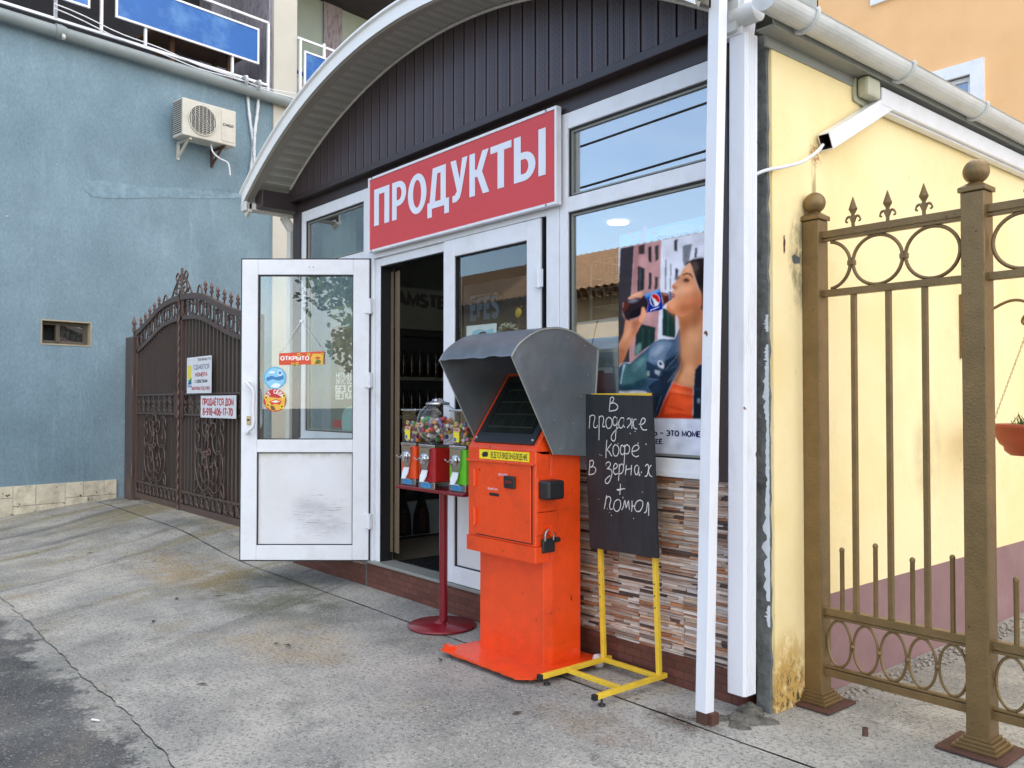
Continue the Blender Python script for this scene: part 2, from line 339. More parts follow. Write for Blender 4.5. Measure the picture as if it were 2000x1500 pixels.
def yellow():
    k=shader('yellow_plaster'); s=k.sep(k.O); y,z=s[1],s[2]; MU=lambda a,b:k.op('MULTIPLY',a,b)
    c=k.mix(k.mr(k.noi(1.1,det=5),.35,.65),'F8E4B2','F2DAA0')
    c=k.mix(k.mr(k.noi(2.6,(1,1,.6),8,.7),.55,.80,0,.35),c,'DFCF9C')
    c=k.mix(k.mr(k.noi(14,det=4),.64,.74,0,.12),c,'C9BA8A')
    # rusty damp patch at the foot of the corner
    n=k.noi(9,(1,1,.7),7,.7); m=MU(k.spot(y,z,.14,.0,.24,.42,1.0,.25),k.mr(n,.38,.55)); c=k.mix(MU(m,.8),c,'B98B35')
    m=MU(k.spot(y,z,.17,-.02,.2,.28,1.0,.2),k.mr(k.noi(26,(1,1,.6),6,.75),.48,.60)); c=k.mix(MU(m,.95),c,'4A3F28')
    # grime where the fence post is fixed, runs below the duct, scuffs
    m=MU(k.spot(y,z,.27,2.14,.12,.30,1,.1),k.mr(k.noi(13,(1,1,.45),6,.7),.36,.62)); c=k.mix(MU(m,.75),c,'5C5646')
    m=MU(k.spot(y,z,.40,2.46,.035,.32,1,.1),k.mr(k.noi(30,(1,1,.12),5,.6),.42,.62)); c=k.mix(MU(m,.7),c,'8A7748')
    m=MU(k.spot(y,z,.41,2.68,.07,.08,1,.1),k.mr(k.noi(40,det=4),.42,.6)); c=k.mix(MU(m,.75),c,'A5652E')
    m=MU(k.spot(y,z,1.62,1.15,.22,.40,1,.1),k.mr(k.noi(4,det=5),.3,.7)); c=k.mix(MU(m,.4),c,'8E8464')
    m=k.mr(k.noi(7,(1,3.2,.5),7,.72,dist=.8),.66,.69); c=k.mix(MU(m,.35),c,'9C8F66')
    k.L.new(c,k.P.inputs['Base Color']); k.bump(k.noi(7,det=7,ro=.65),.35,.02); return k.m
M['yellowwall']=yellow()
def panel():
    k=shader('scuffed_panel',.42); s=k.sep(k.G); x,z=s[0],s[2]; MU=lambda a,b:k.op('MULTIPLY',a,b)
    c=k.mix(k.mr(k.noi(3),.35,.7,0,.5),'E4E5EA','D6D4D2')
    # diagonal scuff band across the lower right
    q=k.op('ADD',z,MU(x,.55)); band=k.mr(k.op('ABSOLUTE',k.op('SUBTRACT',q,.66),0),.34,.02); e=k.spot(x,z,.68,.30,.42,.36,1.0,.0)
    m=MU(MU(band,e),k.mr(k.noi(4,(1,1,2.5),8,.7),.15,.8)); c=k.mix(MU(m,.7),c,'99969C')
    m=MU(e,k.mr(k.noi(9,(1,1,16),4,.6),.60,.66)); c=k.mix(MU(m,.6),c,'6A686E')
    m=MU(k.mr(z,.92,1.0),k.mr(k.noi(20),.4,.6)); c=k.mix(MU(m,.5),c,'C9BE9E')
    k.L.new(c,k.P.inputs['Base Color']); return k.m
M['pvc_dirty']=panel()
M['orangehouse']=mat_plain('orange_plaster','EEBE8A','E8B27A','',.5)
def mat_concrete(name,base,dark,rough_asph=False):
    m,t,N,L,P=nodes(name); O=coords(N,L); P.inputs['Roughness'].default_value=.9; P.inputs['Specular IOR Level'].default_value=.2
    def noi(sc,st=(1,1,1),det=6,ro=.6,rot=0,dist=0):
        mp=N.new('ShaderNodeMapping'); mp.vector_type='TEXTURE' if rot else 'POINT'; mp.inputs['Rotation'].default_value=(0,0,rot); mp.inputs['Scale'].default_value=st; L.new(O,mp.inputs[0]); n=N.new('ShaderNodeTexNoise'); n.inputs['Scale'].default_value=sc; n.inputs['Detail'].default_value=det; n.inputs['Roughness'].default_value=ro; n.inputs['Distortion'].default_value=dist; L.new(mp.outputs[0],n.inputs['Vector']); return n.outputs['Fac']
    def mr(f,a,b,c=0,d=1):
        r=N.new('ShaderNodeMapRange'); r.interpolation_type='SMOOTHSTEP'
        for i,x in zip((1,2,3,4),(a,b,c,d)): r.inputs[i].default_value=x
        L.new(f,r.inputs[0]); return r.outputs[0]
    def mul(a,b):
        x=N.new('ShaderNodeMath'); x.operation='MULTIPLY'
        for i,q in enumerate((a,b)):
            if isinstance(q,(int,float)): x.inputs[i].default_value=q
            else: L.new(q,x.inputs[i])
        return x.outputs[0]
    def mix(f,a,b):
        x=N.new('ShaderNodeMixRGB')
        for i,q in zip((0,1,2),(f,a,b)):
            if isinstance(q,tuple): x.inputs[i].default_value=(*q,1)
            elif isinstance(q,(int,float)): x.inputs[i].default_value=q
            else: L.new(q,x.inputs[i])
        return x.outputs[0]
    c=mix(mr(noi(1.3,det=8,ro=.65),.35,.68),lin(base),lin(dark))
    if not rough_asph:
        # drain streaks running from the gate towards the road
        st=noi(1.0,(4.0,.30,1),5,.55,R(122),.25)
        sxx=N.new('ShaderNodeSeparateXYZ'); L.new(O,sxx.inputs[0])
        left=mr(sxx.outputs[0],-4.4,-6.4); 
        c=mix(mul(mr(st,.5,.66),mul(left,.8)),c,lin('4F504C'))
        st2=noi(.9,(3.0,.5,1),4,.5,R(118),.2)
        c=mix(mul(mr(st2,.52,.66),mul(left,.75)),c,lin('8E8158'))
        c=mix(mr(noi(1.9,det=5),.56,.72,0,.65),c,lin('9C917A'))
        c=mix(mr(noi(2.7,(1,1,1),7,.7),.58,.72,0,.6),c,lin('565A58'))
        def spt(cx,cy,rx,ry,col,amt,sc=6):
            nonlocal c
            s_=N.new('ShaderNodeSeparateXYZ'); L.new(O,s_.inputs[0]); q=[]
            for o_,cc,rr in ((0,cx,rx),(1,cy,ry)):
                a=N.new('ShaderNodeMath'); a.operation='SUBTRACT'; L.new(s_.outputs[o_],a.inputs[0]); a.inputs[1].default_value=cc; b=mul(a.outputs[0],1/rr); q.append(mul(b,b))
            a=N.new('ShaderNodeMath'); a.operation='ADD'; L.new(q[0],a.inputs[0]); L.new(q[1],a.inputs[1])
            c=mix(mul(mul(mr(a.outputs[0],1,.1),mr(noi(sc,det=7,ro=.72),.36,.6)),amt),c,lin(col))
        spt(-6.3,2.75,1.7,.55,'55563A',.75,3); spt(-7.4,2.6,1.2,.5,'A3885A',.6,3); spt(-2.75,2.75,.45,.2,'7A5F40',.5); spt(-2.5,3.1,.25,.14,'4A3524',.8,9); spt(-4.9,2.3,.7,.45,'B5A284',.6,3); spt(-4.4,2.9,.5,.3,'6E6E68',.6,4)
    else:
        c=mix(mr(noi(1.1,det=5),.50,.7,0,.7),c,lin('7C756A'))
        c=mix(mr(noi(2.4,det=8,ro=.75),.55,.68,0,.5),c,lin('7E7C77'))
        s2=N.new('ShaderNodeSeparateXYZ'); L.new(O,s2.inputs[0]); a=N.new('ShaderNodeMath'); a.operation='MULTIPLY_ADD'; L.new(noi(3.0,det=9,ro=.75),a.inputs[0]); a.inputs[1].default_value=1.1; L.new(s2.outputs[1],a.inputs[2])
        cc=mix(mr(noi(1.3,det=8,ro=.65),.35,.68),lin('A9A69C'),lin('888883'))
        c=mix(mr(a.outputs[0],1.55,1.70),c,cc)
    c=mix(mr(noi(5.5,(1,1,1),8,.75,0,1.2),.52,.70,0,.55),c,lin('6A6C69'))
    c=mix(mr(noi(46,det=5,ro=.75),.47,.68,0,.72),c,lin('4A4B46'))
    c=mix(mr(noi(3.1,(1,1,1),9,.78,0,.6),.60,.66,0,.30),c,lin('4E4D48'))
    c=mix(mr(noi(.8,det=6,ro=.7),.53,.64,0,.45),c,lin('75756F'))
    c=mix(mr(noi(90,det=2),.60,.66,0,.35 if rough_asph else .75),c,lin('C4C2B8'))
    c=mix(mr(noi(60,det=2),.655,.68,0,.9),c,lin('2A2B2A'))
    c=mix(mr(noi(8,(1,1.6,1),3,.5,R(20)),.76,.775,0,.7),c,lin('3A3835'))
    L.new(c,P.inputs['Base Color'])
    B=N.new('ShaderNodeBump'); B.inputs['Strength'].default_value=.7 if rough_asph else .5; B.inputs['Distance'].default_value=.008; L.new(noi(75,det=5,ro=.7),B.inputs['Height']); L.new(B.outputs[0],P.inputs['Normal'])
    return m
M['pavement']=mat_concrete('concrete_pavement','B3AFA5','8C8B86')
M['road']=mat_concrete('worn_asphalt','5F5F5F','444546',True)
def mat_perf(name,col,period,ax,hole,dark=.35):
    """vented siding: rows of small slots in the middle of every plank"""
    m,t,N,L,P=nodes(name); O=coords(N,L); P.inputs['Roughness'].default_value=.42
    s=N.new('ShaderNodeSeparateXYZ'); L.new(O,s.inputs[0])
    cb=N.new('ShaderNodeCombineXYZ')
    L.new(s.outputs[ax],cb.inputs[1]); L.new(s.outputs[2 if ax==0 else 0],cb.inputs[0])
    b=N.new('ShaderNodeTexBrick'); b.inputs['Scale'].default_value=1; b.inputs['Brick Width'].default_value=hole*2.2; b.inputs['Row Height'].default_value=hole; b.inputs['Mortar Size'].default_value=hole*.30; b.inputs['Mortar Smooth'].default_value=.1; L.new(cb.outputs[0],b.inputs['Vector'])
    c=N.new('ShaderNodeMixRGB'); 
    inv=N.new('ShaderNodeMath'); inv.operation='SUBTRACT'; inv.inputs[0].default_value=1; L.new(b.outputs['Fac'],inv.inputs[1])
    L.new(inv.outputs[0],c.inputs[0]); cc=lin(col); c.inputs[1].default_value=(*cc,1); c.inputs[2].default_value=(*[q*dark for q in cc],1)
    L.new(c.outputs[0],P.inputs['Base Color']); return m
M['sidingvent']=mat_perf('brown_vented_siding','4A3F43',.12,0,.0155,.3)
M['siding']=pbr('brown_siding','4A3F43',.4,var=.08)
M['soffitvent']=mat_perf('white_vented_soffit','B4B1A6',.1,1,.014,.5)
M['soffit']=pbr('white_soffit','B9B7AE',.45,var=.05)
def mat_brick(name,c1,c2,mo,bw,rh,ms):
    m,t,N,L,P=nodes(name); O=coords(N,L); P.inputs['Roughness'].default_value=.55
    s=N.new('ShaderNodeSeparateXYZ'); L.new(O,s.inputs[0]); cb=N.new('ShaderNodeCombineXYZ'); ad=N.new('ShaderNodeMath'); L.new(s.outputs[0],ad.inputs[0]); L.new(s.outputs[1],ad.inputs[1]); L.new(ad.outputs[0],cb.inputs[0]); L.new(s.outputs[2],cb.inputs[1])
    b=N.new('ShaderNodeTexBrick'); b.inputs['Scale'].default_value=1; b.inputs['Brick Width'].default_value=bw; b.inputs['Row Height'].default_value=rh; b.inputs['Mortar Size'].default_value=ms
    for i,c in zip(('Color1','Color2','Mortar'),(c1,c2,mo)): b.inputs[i].default_value=(*lin(c),1)
    L.new(cb.outputs[0],b.inputs['Vector'])
    n=N.new('ShaderNodeTexNoise'); n.inputs['Scale'].default_value=40; L.new(O,n.inputs['Vector']); r=N.new('ShaderNodeMapRange'); r.inputs[3].default_value=.7; r.inputs[4].default_value=1.3; L.new(n.outputs['Fac'],r.inputs[0])
    v=N.new('ShaderNodeVectorMath'); v.operation='SCALE'; L.new(b.outputs['Color'],v.inputs[0]); L.new(r.outputs[0],v.inputs['Scale']); L.new(v.outputs[0],P.inputs['Base Color'])
    B=N.new('ShaderNodeBump'); B.inputs['Strength'].default_value=.4; B.inputs['Distance'].default_value=.004; B.invert=True; L.new(b.outputs['Fac'],B.inputs['Height']); L.new(B.outputs[0],P.inputs['Normal'])
    return m
M['plinth']=mat_brick('brown_plinth_tile','6A3F35','583329','48291F',.115,.043,.0025)
# ---------------- stroke lettering ----------------
G={ # width ; strokes, '~' = smooth, units: height 10
'А':(6.4,['0,0 3.2,10 6.4,0','1.1,3.2 5.3,3.2']),'Б':(5.4,['5,10 0,10 0,0','~0,0 3.4,0 5.4,1 5.6,3 5.2,4.8 3.4,5.6 0,5.6']),
'В':(5.6,['0,0 0,10','~0,10 3,10 4.7,9.2 5,7.6 4.4,6 3,5.4 0,5.4','~0,5.4 3.4,5.3 5.2,4.4 5.7,2.7 5.1,.9 3.2,0 0,0']),
'Г':(4.8,['0,0 0,10 4.8,10']),'Д':(7,['0,-2 0,0 7,0 7,-2','1.2,0 2,10 5.8,10 5.8,0']),'Е':(5,['5,10 0,10 0,0 5,0','0,5.2 4.4,5.2']),
'Ё':(5,['5,10 0,10 0,0 5,0','0,5.2 4.4,5.2','1,12.4 1.9,12.4','3.3,12.4 4.2,12.4']),'Ж':(9,['4.5,0 4.5,10','0,10 4.2,5.2','0,0 4.2,5.2','9,10 4.8,5.2','9,0 4.8,5.2']),
'З':(5.2,['~.2,8.8 1.4,9.8 3,10 4.8,9.2 5,7.4 4,5.8 2.2,5.3','~2.2,5.3 4.4,4.8 5.4,3 4.8,.9 2.8,0 1,.2 0,1.4']),
'И':(6,['0,10 0,0','.3,.4 5.7,9.6','6,0 6,10']),'К':(5.8,['0,0 0,10','0,5.2 1.6,5.2 5.4,10','1.9,5.4 5.9,0']),'Л':(6,['~0,0 .9,.6 1.5,3 1.8,10','1.8,10 6,10 6,0']),
'М':(7.4,['0,0 .2,10 3.7,1.5 7.2,10 7.4,0']),'Н':(6,['0,0 0,10','6,0 6,10','0,5.2 6,5.2']),
'О':(6.8,['@3.4,5,3.4,5']),'П':(6,['0,0 0,10 6,10 6,0']),'Р':(5.4,['0,0 0,10','~0,10 3.2,10 5.1,9 5.5,7 4.8,5 3.2,4.2 0,4.2']),
'С':(6,['~6,8.4 4.6,9.8 3,10 1,8.8 0,6.5 0,3.5 1,1.2 3,0 4.7,.2 6,1.6']),'Т':(5.8,['0,10 5.8,10','2.9,10 2.9,0']),
'У':(6,['0,10 3.2,3.2','~6,10 3.2,3 2,.6 .6,0']),'Ф':(7.6,['3.8,-.6 3.8,10.6','@3.8,5.3,3.8,3.3']),'Х':(6,['0,0 6,10','0,10 6,0']),'Ч':(5.6,['~0,10 0,6.4 1,4.6 3,4.2 5.6,5','5.6,10 5.6,0']),
'Ш':(8,['0,10 0,0 8,0 8,10','4,10 4,0']),'Ь':(5.2,['0,10 0,0','~0,0 3.2,0 5,1 5.4,3 4.8,4.9 3.2,5.6 0,5.6']),'Ы':(7.4,['0,10 0,0','~0,0 2.8,0 4.4,1 4.8,3 4.3,4.9 2.8,5.6 0,5.6','7.4,0 7.4,10']),
'Э':(5.8,['~0,8.4 1.2,9.8 3,10 5,8.6 5.8,6.2 5.8,3.6 5,1.3 3,0 1.2,.2 0,1.6','2,5.1 5.6,5.1']),'Ю':(8.6,['0,0 0,10','0,5.2 2.4,5.2','@5.6,5,3,5']),'Я':(5.6,['5.6,0 5.6,10','~5.6,10 2.4,10 .6,9 .1,7.2 .8,5.2 2.4,4.5 5.6,4.5','2.8,4.5 0,0']),
'0':(5.4,['@2.7,5,2.7,5']),'1':(3.2,['0,7.6 2.4,10 2.4,0']),'4':(5.8,['4.4,0 4.4,10 0,3 5.8,3']),'6':(5.4,['~4.9,9.6 3,9.6 1,7.6 .1,4.6 .3,2','@2.75,3,2.6,3']),'7':(5,['0,10 5,10 1.6,0']),
'8':(5.4,['@2.7,7.5,2.2,2.5','@2.7,2.6,2.7,2.6']),'9':(5.4,['@2.7,7,2.6,3','~.5,.4 2.4,.4 4.4,2.4 5.3,5.4 5.1,8']),'-':(3.4,['0,4.4 3.4,4.4']),'–':(6,['0,4.6 6,4.6']),'.':(1,['.4,0 .4,.9']),'+':(5,['0,5 5,5','2.5,2.5 2.5,7.5']),
'S':(5.4,['~5.2,8.6 3.6,10 1.6,9.8 .3,8.2 .8,6.2 2.8,5.2 4.8,4 5.2,1.9 3.8,.2 1.6,0 0,1.4']),'L':(4.6,['0,10 0,0 4.6,0']),'F':(4.8,['4.8,10 0,10 0,0','0,5.2 4.2,5.2']),'G':(6.4,['~6,8.4 4.6,9.8 3,10 1,8.8 0,6.5 0,3.5 1,1.2 3,0 4.9,.3 6.2,1.6 6.2,4.6','6.2,4.6 3.6,4.6']),'I':(1,['.5,0 .5,10']),
'p':(4.4,['0,-3 0,6.4','@2.2,3.2,2.2,3.2']),'e':(4.4,['~.2,3.4 4.3,3.4 4,5.4 2.2,6.4 .4,5.2 0,3 .8,.8 2.4,0 4.2,.9']),'s':(3.8,['~3.6,5.6 2,6.4 .4,5.4 .8,3.8 3,2.8 3.5,1.2 2,0 0,.8']),'i':(1,['.5,0 .5,6.2','.5,7.8 .5,8.9']),
'р':(4.8,['0,-3 0,7','@2.4,3.5,2.4,3.5']),'у':(4.8,['0,7 2.6,.5','~4.8,7 2.6,.3 1.4,-2.4 .2,-3']),'к':(4.4,['0,0 0,7','4.2,7 .4,3.6 4.5,0']),'т':(4.6,['0,7 4.6,7','2.3,7 2.3,0']),'о':(4.8,['@2.4,3.5,2.4,3.5']),'в':(4.4,['0,0 0,7','~0,7 3.4,6.6 3.6,4.2 0,3.7','~0,3.7 4,3.2 4,.4 0,0']),'ы':(6.2,['0,7 0,0','~0,0 3.4,.2 4,2 3.4,3.9 0,4','6.2,7 6.2,0']),'й':(5,['0,7 0,0 5,7 5,0','1.4,9.6 2.5,8.8 3.6,9.6']),'л':(4.8,['~0,0 1,.6 1.5,7','1.5,7 4.8,7 4.8,0']),'е':(4.4,['~.2,3.4 4.3,3.4 4,5.4 2.2,6.6 .4,5.2 0,3 .8,.8 2.4,0 4.2,.9'])}
for a,b in zip('AMTECHOKBXP','АМТЕСНОКВХР'): G[a]=G[b]
def strokes(ch):
    w,ss=G[ch]; out=[]
    for s in ss:
        if s[0]=='@':
            cx,cy,rx,ry=map(float,s[1:].split(',')); out.append(([(cx+rx*math.cos(2*math.pi*i/20),cy+ry*math.sin(2*math.pi*i/20),0) for i in range(20)],True)); continue
        sm=s[0]=='~'; p=[tuple(map(float,q.split(',')))+(0,) for q in s.lstrip('~').split()]
        out.append((([tuple(v) for v in crom(p,4)] if sm else p),False))
    return w,out
def ribbon(mb,pts,closed,hw,fr,z,mi=0,col=None):
    """flat ribbon of half width hw (x,y may differ) following pts; fr maps (x,y,z)->world"""
    P=[Vector((p[0],p[1])) for p in pts]; n=len(P); A=[];B=[]
    for i in range(n):
        a=P[i-1] if (closed or i>0) else None; c=P[(i+1)%n] if (closed or i<n-1) else None; b=P[i]
        d1=(b-a).normalized() if a is not None and (b-a).length>1e-6 else None; d2=(c-b).normalized() if c is not None and (c-b).length>1e-6 else None
        d1=d1 or d2 or Vector((1,0)); d2=d2 or d1
        n1=Vector((-d1.y,d1.x)); n2=Vector((-d2.y,d2.x)); m=(n1+n2)
        if m.length<1e-3: m=n1.copy()
        m.normalize(); k=hw/max(.45,m.dot(n1)); A.append(b+m*k); B.append(b-m*k)
    vs=[fr(p.x,p.y,z) for p in A]+[fr(p.x,p.y,z) for p in B]
    mb.add(vs,[[n+i,n+(i+1)%n,(i+1)%n,i] for i in range(n if closed else n-1)],mi,col)
def write(mb,text,O,U,V,Nn,w,h,wt=.9,mi=0,col=None,lift=.0008,slant=0,gap=2.2,center=True):
    """fit text into a box w x h at O (lower left); U,V unit axes, Nn outward normal"""
    O=Vector(O);U=Vector(U);V=Vector(V);Nn=Vector(Nn)
    tot=0;lay=[]
    for ch in text:
        if ch==' ': tot+=4.5; continue
        gw,ss=strokes(ch); lay.append((tot,ss)); tot+=gw+gap
    tot-=gap; sx=w/tot; sy=h/10; k=0
    for x0,ss in lay:
        for pts,cl in ss:
            # weight in glyph units; ends inset by half weight
            fr=lambda x,y,z: O+U*((x+slant*y)*sx)+V*(y*sy)+Nn*z
            q=[(min(max(p[0],0.0)+x0,1e9),p[1]) for p in pts]; k+=1
            ribbon(mb,q,cl,wt,fr,lift+.00006*(k%7),mi,col)
# ---------------- ground ----------------
def sst(a,b,x):
    t=max(0,min(1,(x-a)/(b-a))); return t*t*(3-2*t)
def gh(x,y): return .13*sst(-7.2,-9.6,x)*sst(1.6,3.5,y)
bnd_cache={}
def bnd(x):
    return 1.19+.05*noise.noise(Vector((x*1.3,3,1)))+.022*noise.noise(Vector((x*7,0,5)))+.012*noise.noise(Vector((x*21,0,9)))
def sheet(name,ys,mat,z0=0,amp=0,xs=None,yfun=None):
    mb=MB(); n=len(xs); vs=[]
    for j in range(len(ys)):
        for x in xs:
            y=yfun(x,ys[j],j); vs.append((x,y,gh(x,y)+z0+amp*noise.noise(Vector((x*1.1,y*1.1,0)))))
    fs=[[j*n+i,j*n+i+1,(j+1)*n+i+1,(j+1)*n+i] for j in range(len(ys)-1) for i in range(n-1)]
    mb.add(vs,fs,0,None,True); return mb.build(name,mat,kind='structure')
xs=[-150,-80,-40,-25,-18]+[-16+i*.25 for i in range(17)]+[-12+i*.03 for i in range(1,400)]+[.5,1,2,3,5,9,20,60,150]
sheet('ground',[-150,-60,-20,0,5,20,60,150],M['road'],-.06,0,[-150,-60,-20,-10,0,10,60,150],lambda x,y,j:y)
def yf(x,y,j): return bnd(x)+.006+(y-1.2)*1.0 if j<3 else y
sheet('concrete_pavement',[1.2,1.23,1.3]+[1.4+.12*i for i in range(14)]+[3.1],M['pavement'],0,.006,xs,lambda x,y,j: bnd(x)+.001+.004*noise.noise(Vector((x*12,7,2))) if j==0 else max(y,bnd(x)+.02*j+.01) if j<4 else y)
sheet('concrete_strip',[3.112,3.2,3.35,3.5,3.7,3.9,4.1,5,7,10,40],M['pavement'],0,.006,xs,lambda x,y,j:y+(.0025*math.sin(x*9) if j==0 else 0))
sheet('road',[-60,-20,-8,-3,0,.5,.9,1.2],M['road'],-.004,.006,xs,lambda x,y,j: bnd(x)-.001-.004*max(0,noise.noise(Vector((x*9,1,8)))) if j==7 else y)
mb=MB()
for i in range(900):
    a=random.random()
    if a<.6: x=random.uniform(-2.24,-2.2+.1*random.random()); y=random.uniform(3.9,7.5); x+=abs(random.gauss(0,.045))
    else: x=random.uniform(-12.2,-8.5); y=3.47-abs(random.gauss(0,.035))
    r=random.uniform(.004,.014) if a<.6 else random.uniform(.004,.011)
    mb.sphere((x,y,gh(x,y)+r*.3),r,5,3,0,None,(1,random.uniform(.6,1),random.uniform(.4,.8)))
M['grit']=pbr('pale_grit','9C968A',.9,var=.35,vs=3)
mb.build('gravel',M['grit'],kind='stuff')
# ---------------- shop building ----------------
FY=3.47
shop=thing('shop_building',(-4.85,FY,0),'small grocery kiosk with arched brown gable, white plastic windows and yellow side wall','shop building')
XA,ZB,RA=-4.85,3.35,4.40
def arcz(x,r=RA,zb=None): return math.sqrt(max(r*r-(x-XA)**2,0))-(RA-.68)+(ZB if zb is None else zb)
XL,XR=-7.2,-2.50
# ledge stone cladding : real little strips
pal=[lin(c) for c in ('C4A894','B08E78','D0C3BA','C2B4AA','A07E6C','5A463E','D8CEC8','B27A56','AE9E94','C8A88C','4E3E38','C0AC9E','CBBDB2','B6A498','A26C4C','BCA698','8A7468','CDBEB0','BCA694')]
def clad(x0,x1,z0,z1):
    mb=MB(); mb.box(x0,x1,FY+.004,FY+.06,z0,z1,1); z=z0; row=0
    while z<z1-.004:
        h=min(random.choice((.007,.010,.013,.016,.019)),z1-z); x=x0
        seam=[x0+.02+.30*k+(.15 if int((z-z0)/.3)%2 else 0) for k in range(30)]
        while x<x1-.003:
            w=random.uniform(.06,.30); xe=min(x+w,x1)
            for s_ in seam:
                if x+.01<s_<xe: xe=s_; break
            gap=.0022 if any(abs(xe-s_)<1e-6 for s_ in seam) else 0
            d=random.uniform(.001,.010); c=random.choice(pal); k=random.uniform(.75,1.12); c=tuple(min(.8,q*k) for q in c)
            ta=random.uniform(-.012,.012) if gap==0 else 0; zt=z+h-.0008; mb.add([(x,FY-d,z),(xe-gap-ta,FY-d,z+random.uniform(0,.25)*h),(xe-gap-ta,FY+.003,z),(x,FY+.003,z),(x+ta*.5,FY-d*.7,zt-random.uniform(0,.2)*h),(xe-gap,FY-d*.7,zt),(xe-gap,FY+.003,zt),(x,FY+.003,zt)],[[0,3,2,1],[4,5,6,7],[0,1,5,4],[1,2,6,5],[2,3,7,6],[3,0,4,7]],0,c); x=xe
        z+=h; row+=1
        if abs(((z-z0)%.3)-0)<.008: z+=.0018
    return mb
clad(-3.69,-2.42,.16,1.06).build('stone_cladding',[M['stone'],M['grout']],shop)
clad(-7.12,-5.90,.16,1.10).build('stone_cladding',[M['stone'],M['grout']],shop)
mb=MB(); mb.box(-7.2,-5.885,FY-.012,FY+.1,-.05,.158); mb.box(-5.88,-3.70,FY-.012,FY+.1,-.05,.188); mb.box(-3.695,-2.42,FY-.012,FY+.1,-.05,.158); mb.build('plinth',M['plinth'],shop)
mb=MB(); mb.box(-5.897,-5.883,FY-.022,FY-.0,-.0,.2); mb.bar((-5.88,FY-.014,.193),(-3.70,FY-.014,.193),.02,.01); mb.build('plinth_edge_trim',M['steel'],shop)
# windows
def frame(x0,x1,z0,z1,t,y0,y1,mb=None,mi=0):
    mb=mb or MB()
    mb.box(x0,x0+t,y0,y1,z0,z1,mi); mb.box(x1-t,x1,y0,y1,z0,z1,mi); mb.box(x0+t,x1-t,y0+.0005,y1,z1-t,z1,mi); mb.box(x0+t,x1-t,y0+.0005,y1,z0,z0+t,mi); return mb
def window(x0,x1,z0,z1,bars):
    w=MB(); w.box(x0,x0+.07,FY-.01,FY+.06,z0,z1); w.box(x1-.07,x1,FY-.01,FY+.06,z0,z1)
    w.box(x0+.07,x1-.07,FY-.009,FY+.06,z1-.095,z1); w.box(x0+.07,x1-.07,FY-.009,FY+.06,z0,z0+.095)
    w.box(x0+.07,x1-.07,FY-.009,FY+.06,bars[0],bars[1])
    w.box(x0,x1,FY-.03,FY-.0105,z0-.0,z0+.03)
    f=w.build('window',M['pvc'],shop,.004); f['label']='white plastic window unit with tall pane and transom'
    for a,b in ((z0+.095,bars[0]),(bars[1],z1-.095)):
        frame(x0+.07,x1-.07,a,b,.009,FY+.004,FY+.05).build('gasket',M['gasket'],f)
        frame(x0+.079,x1-.079,a+.009,b-.009,.012,FY+.014,FY+.045).build('glazing_bead',M['greyflash'],f)
        MB().box(x0+.091,x1-.091,FY+.026,FY+.030,a+.021,b-.021).build('glass',M['glass'],f)
    return f
window(-3.686,-2.46,1.064,3.155,(2.565,2.655))
window(-7.07,-5.905,1.10,3.155,(2.57,2.655))
# door frame and leaves
mb=MB(); mb.box(-5.90,-5.815,FY-.012,FY+.06,.2,2.66); mb.box(-3.80,-3.69,FY-.012,FY+.06,.2,2.66); mb.box(-5.815,-3.80,FY-.011,FY+.06,2.575,2.66)
mb.box(-5.90,-3.69,FY-.01,FY+.055,3.06,3.155); mb.box(-5.90,-3.69,FY+.0,FY+.05,2.66,3.06)
mb.box(-5.812,-5.745,FY+.01,FY+.13,.2,2.57); mb.box(-5.742,-4.86,FY+.01,FY+.13,2.51,2.573)
mb.build('door_frame',M['pvc'],shop,.004)
mb=MB(); mb.box(-5.744,-5.736,FY+.012,FY+.12,.2,2.51); mb.box(-5.736,-4.87,FY+.012,FY+.12,2.502,2.512); mb.build('door_seal',M['gasket'],shop)
mb=MB(); mb.box(-5.90,-3.69,FY-.03,FY+.14,.19,.212); mb.build('threshold',M['greyflash'],shop,.003)
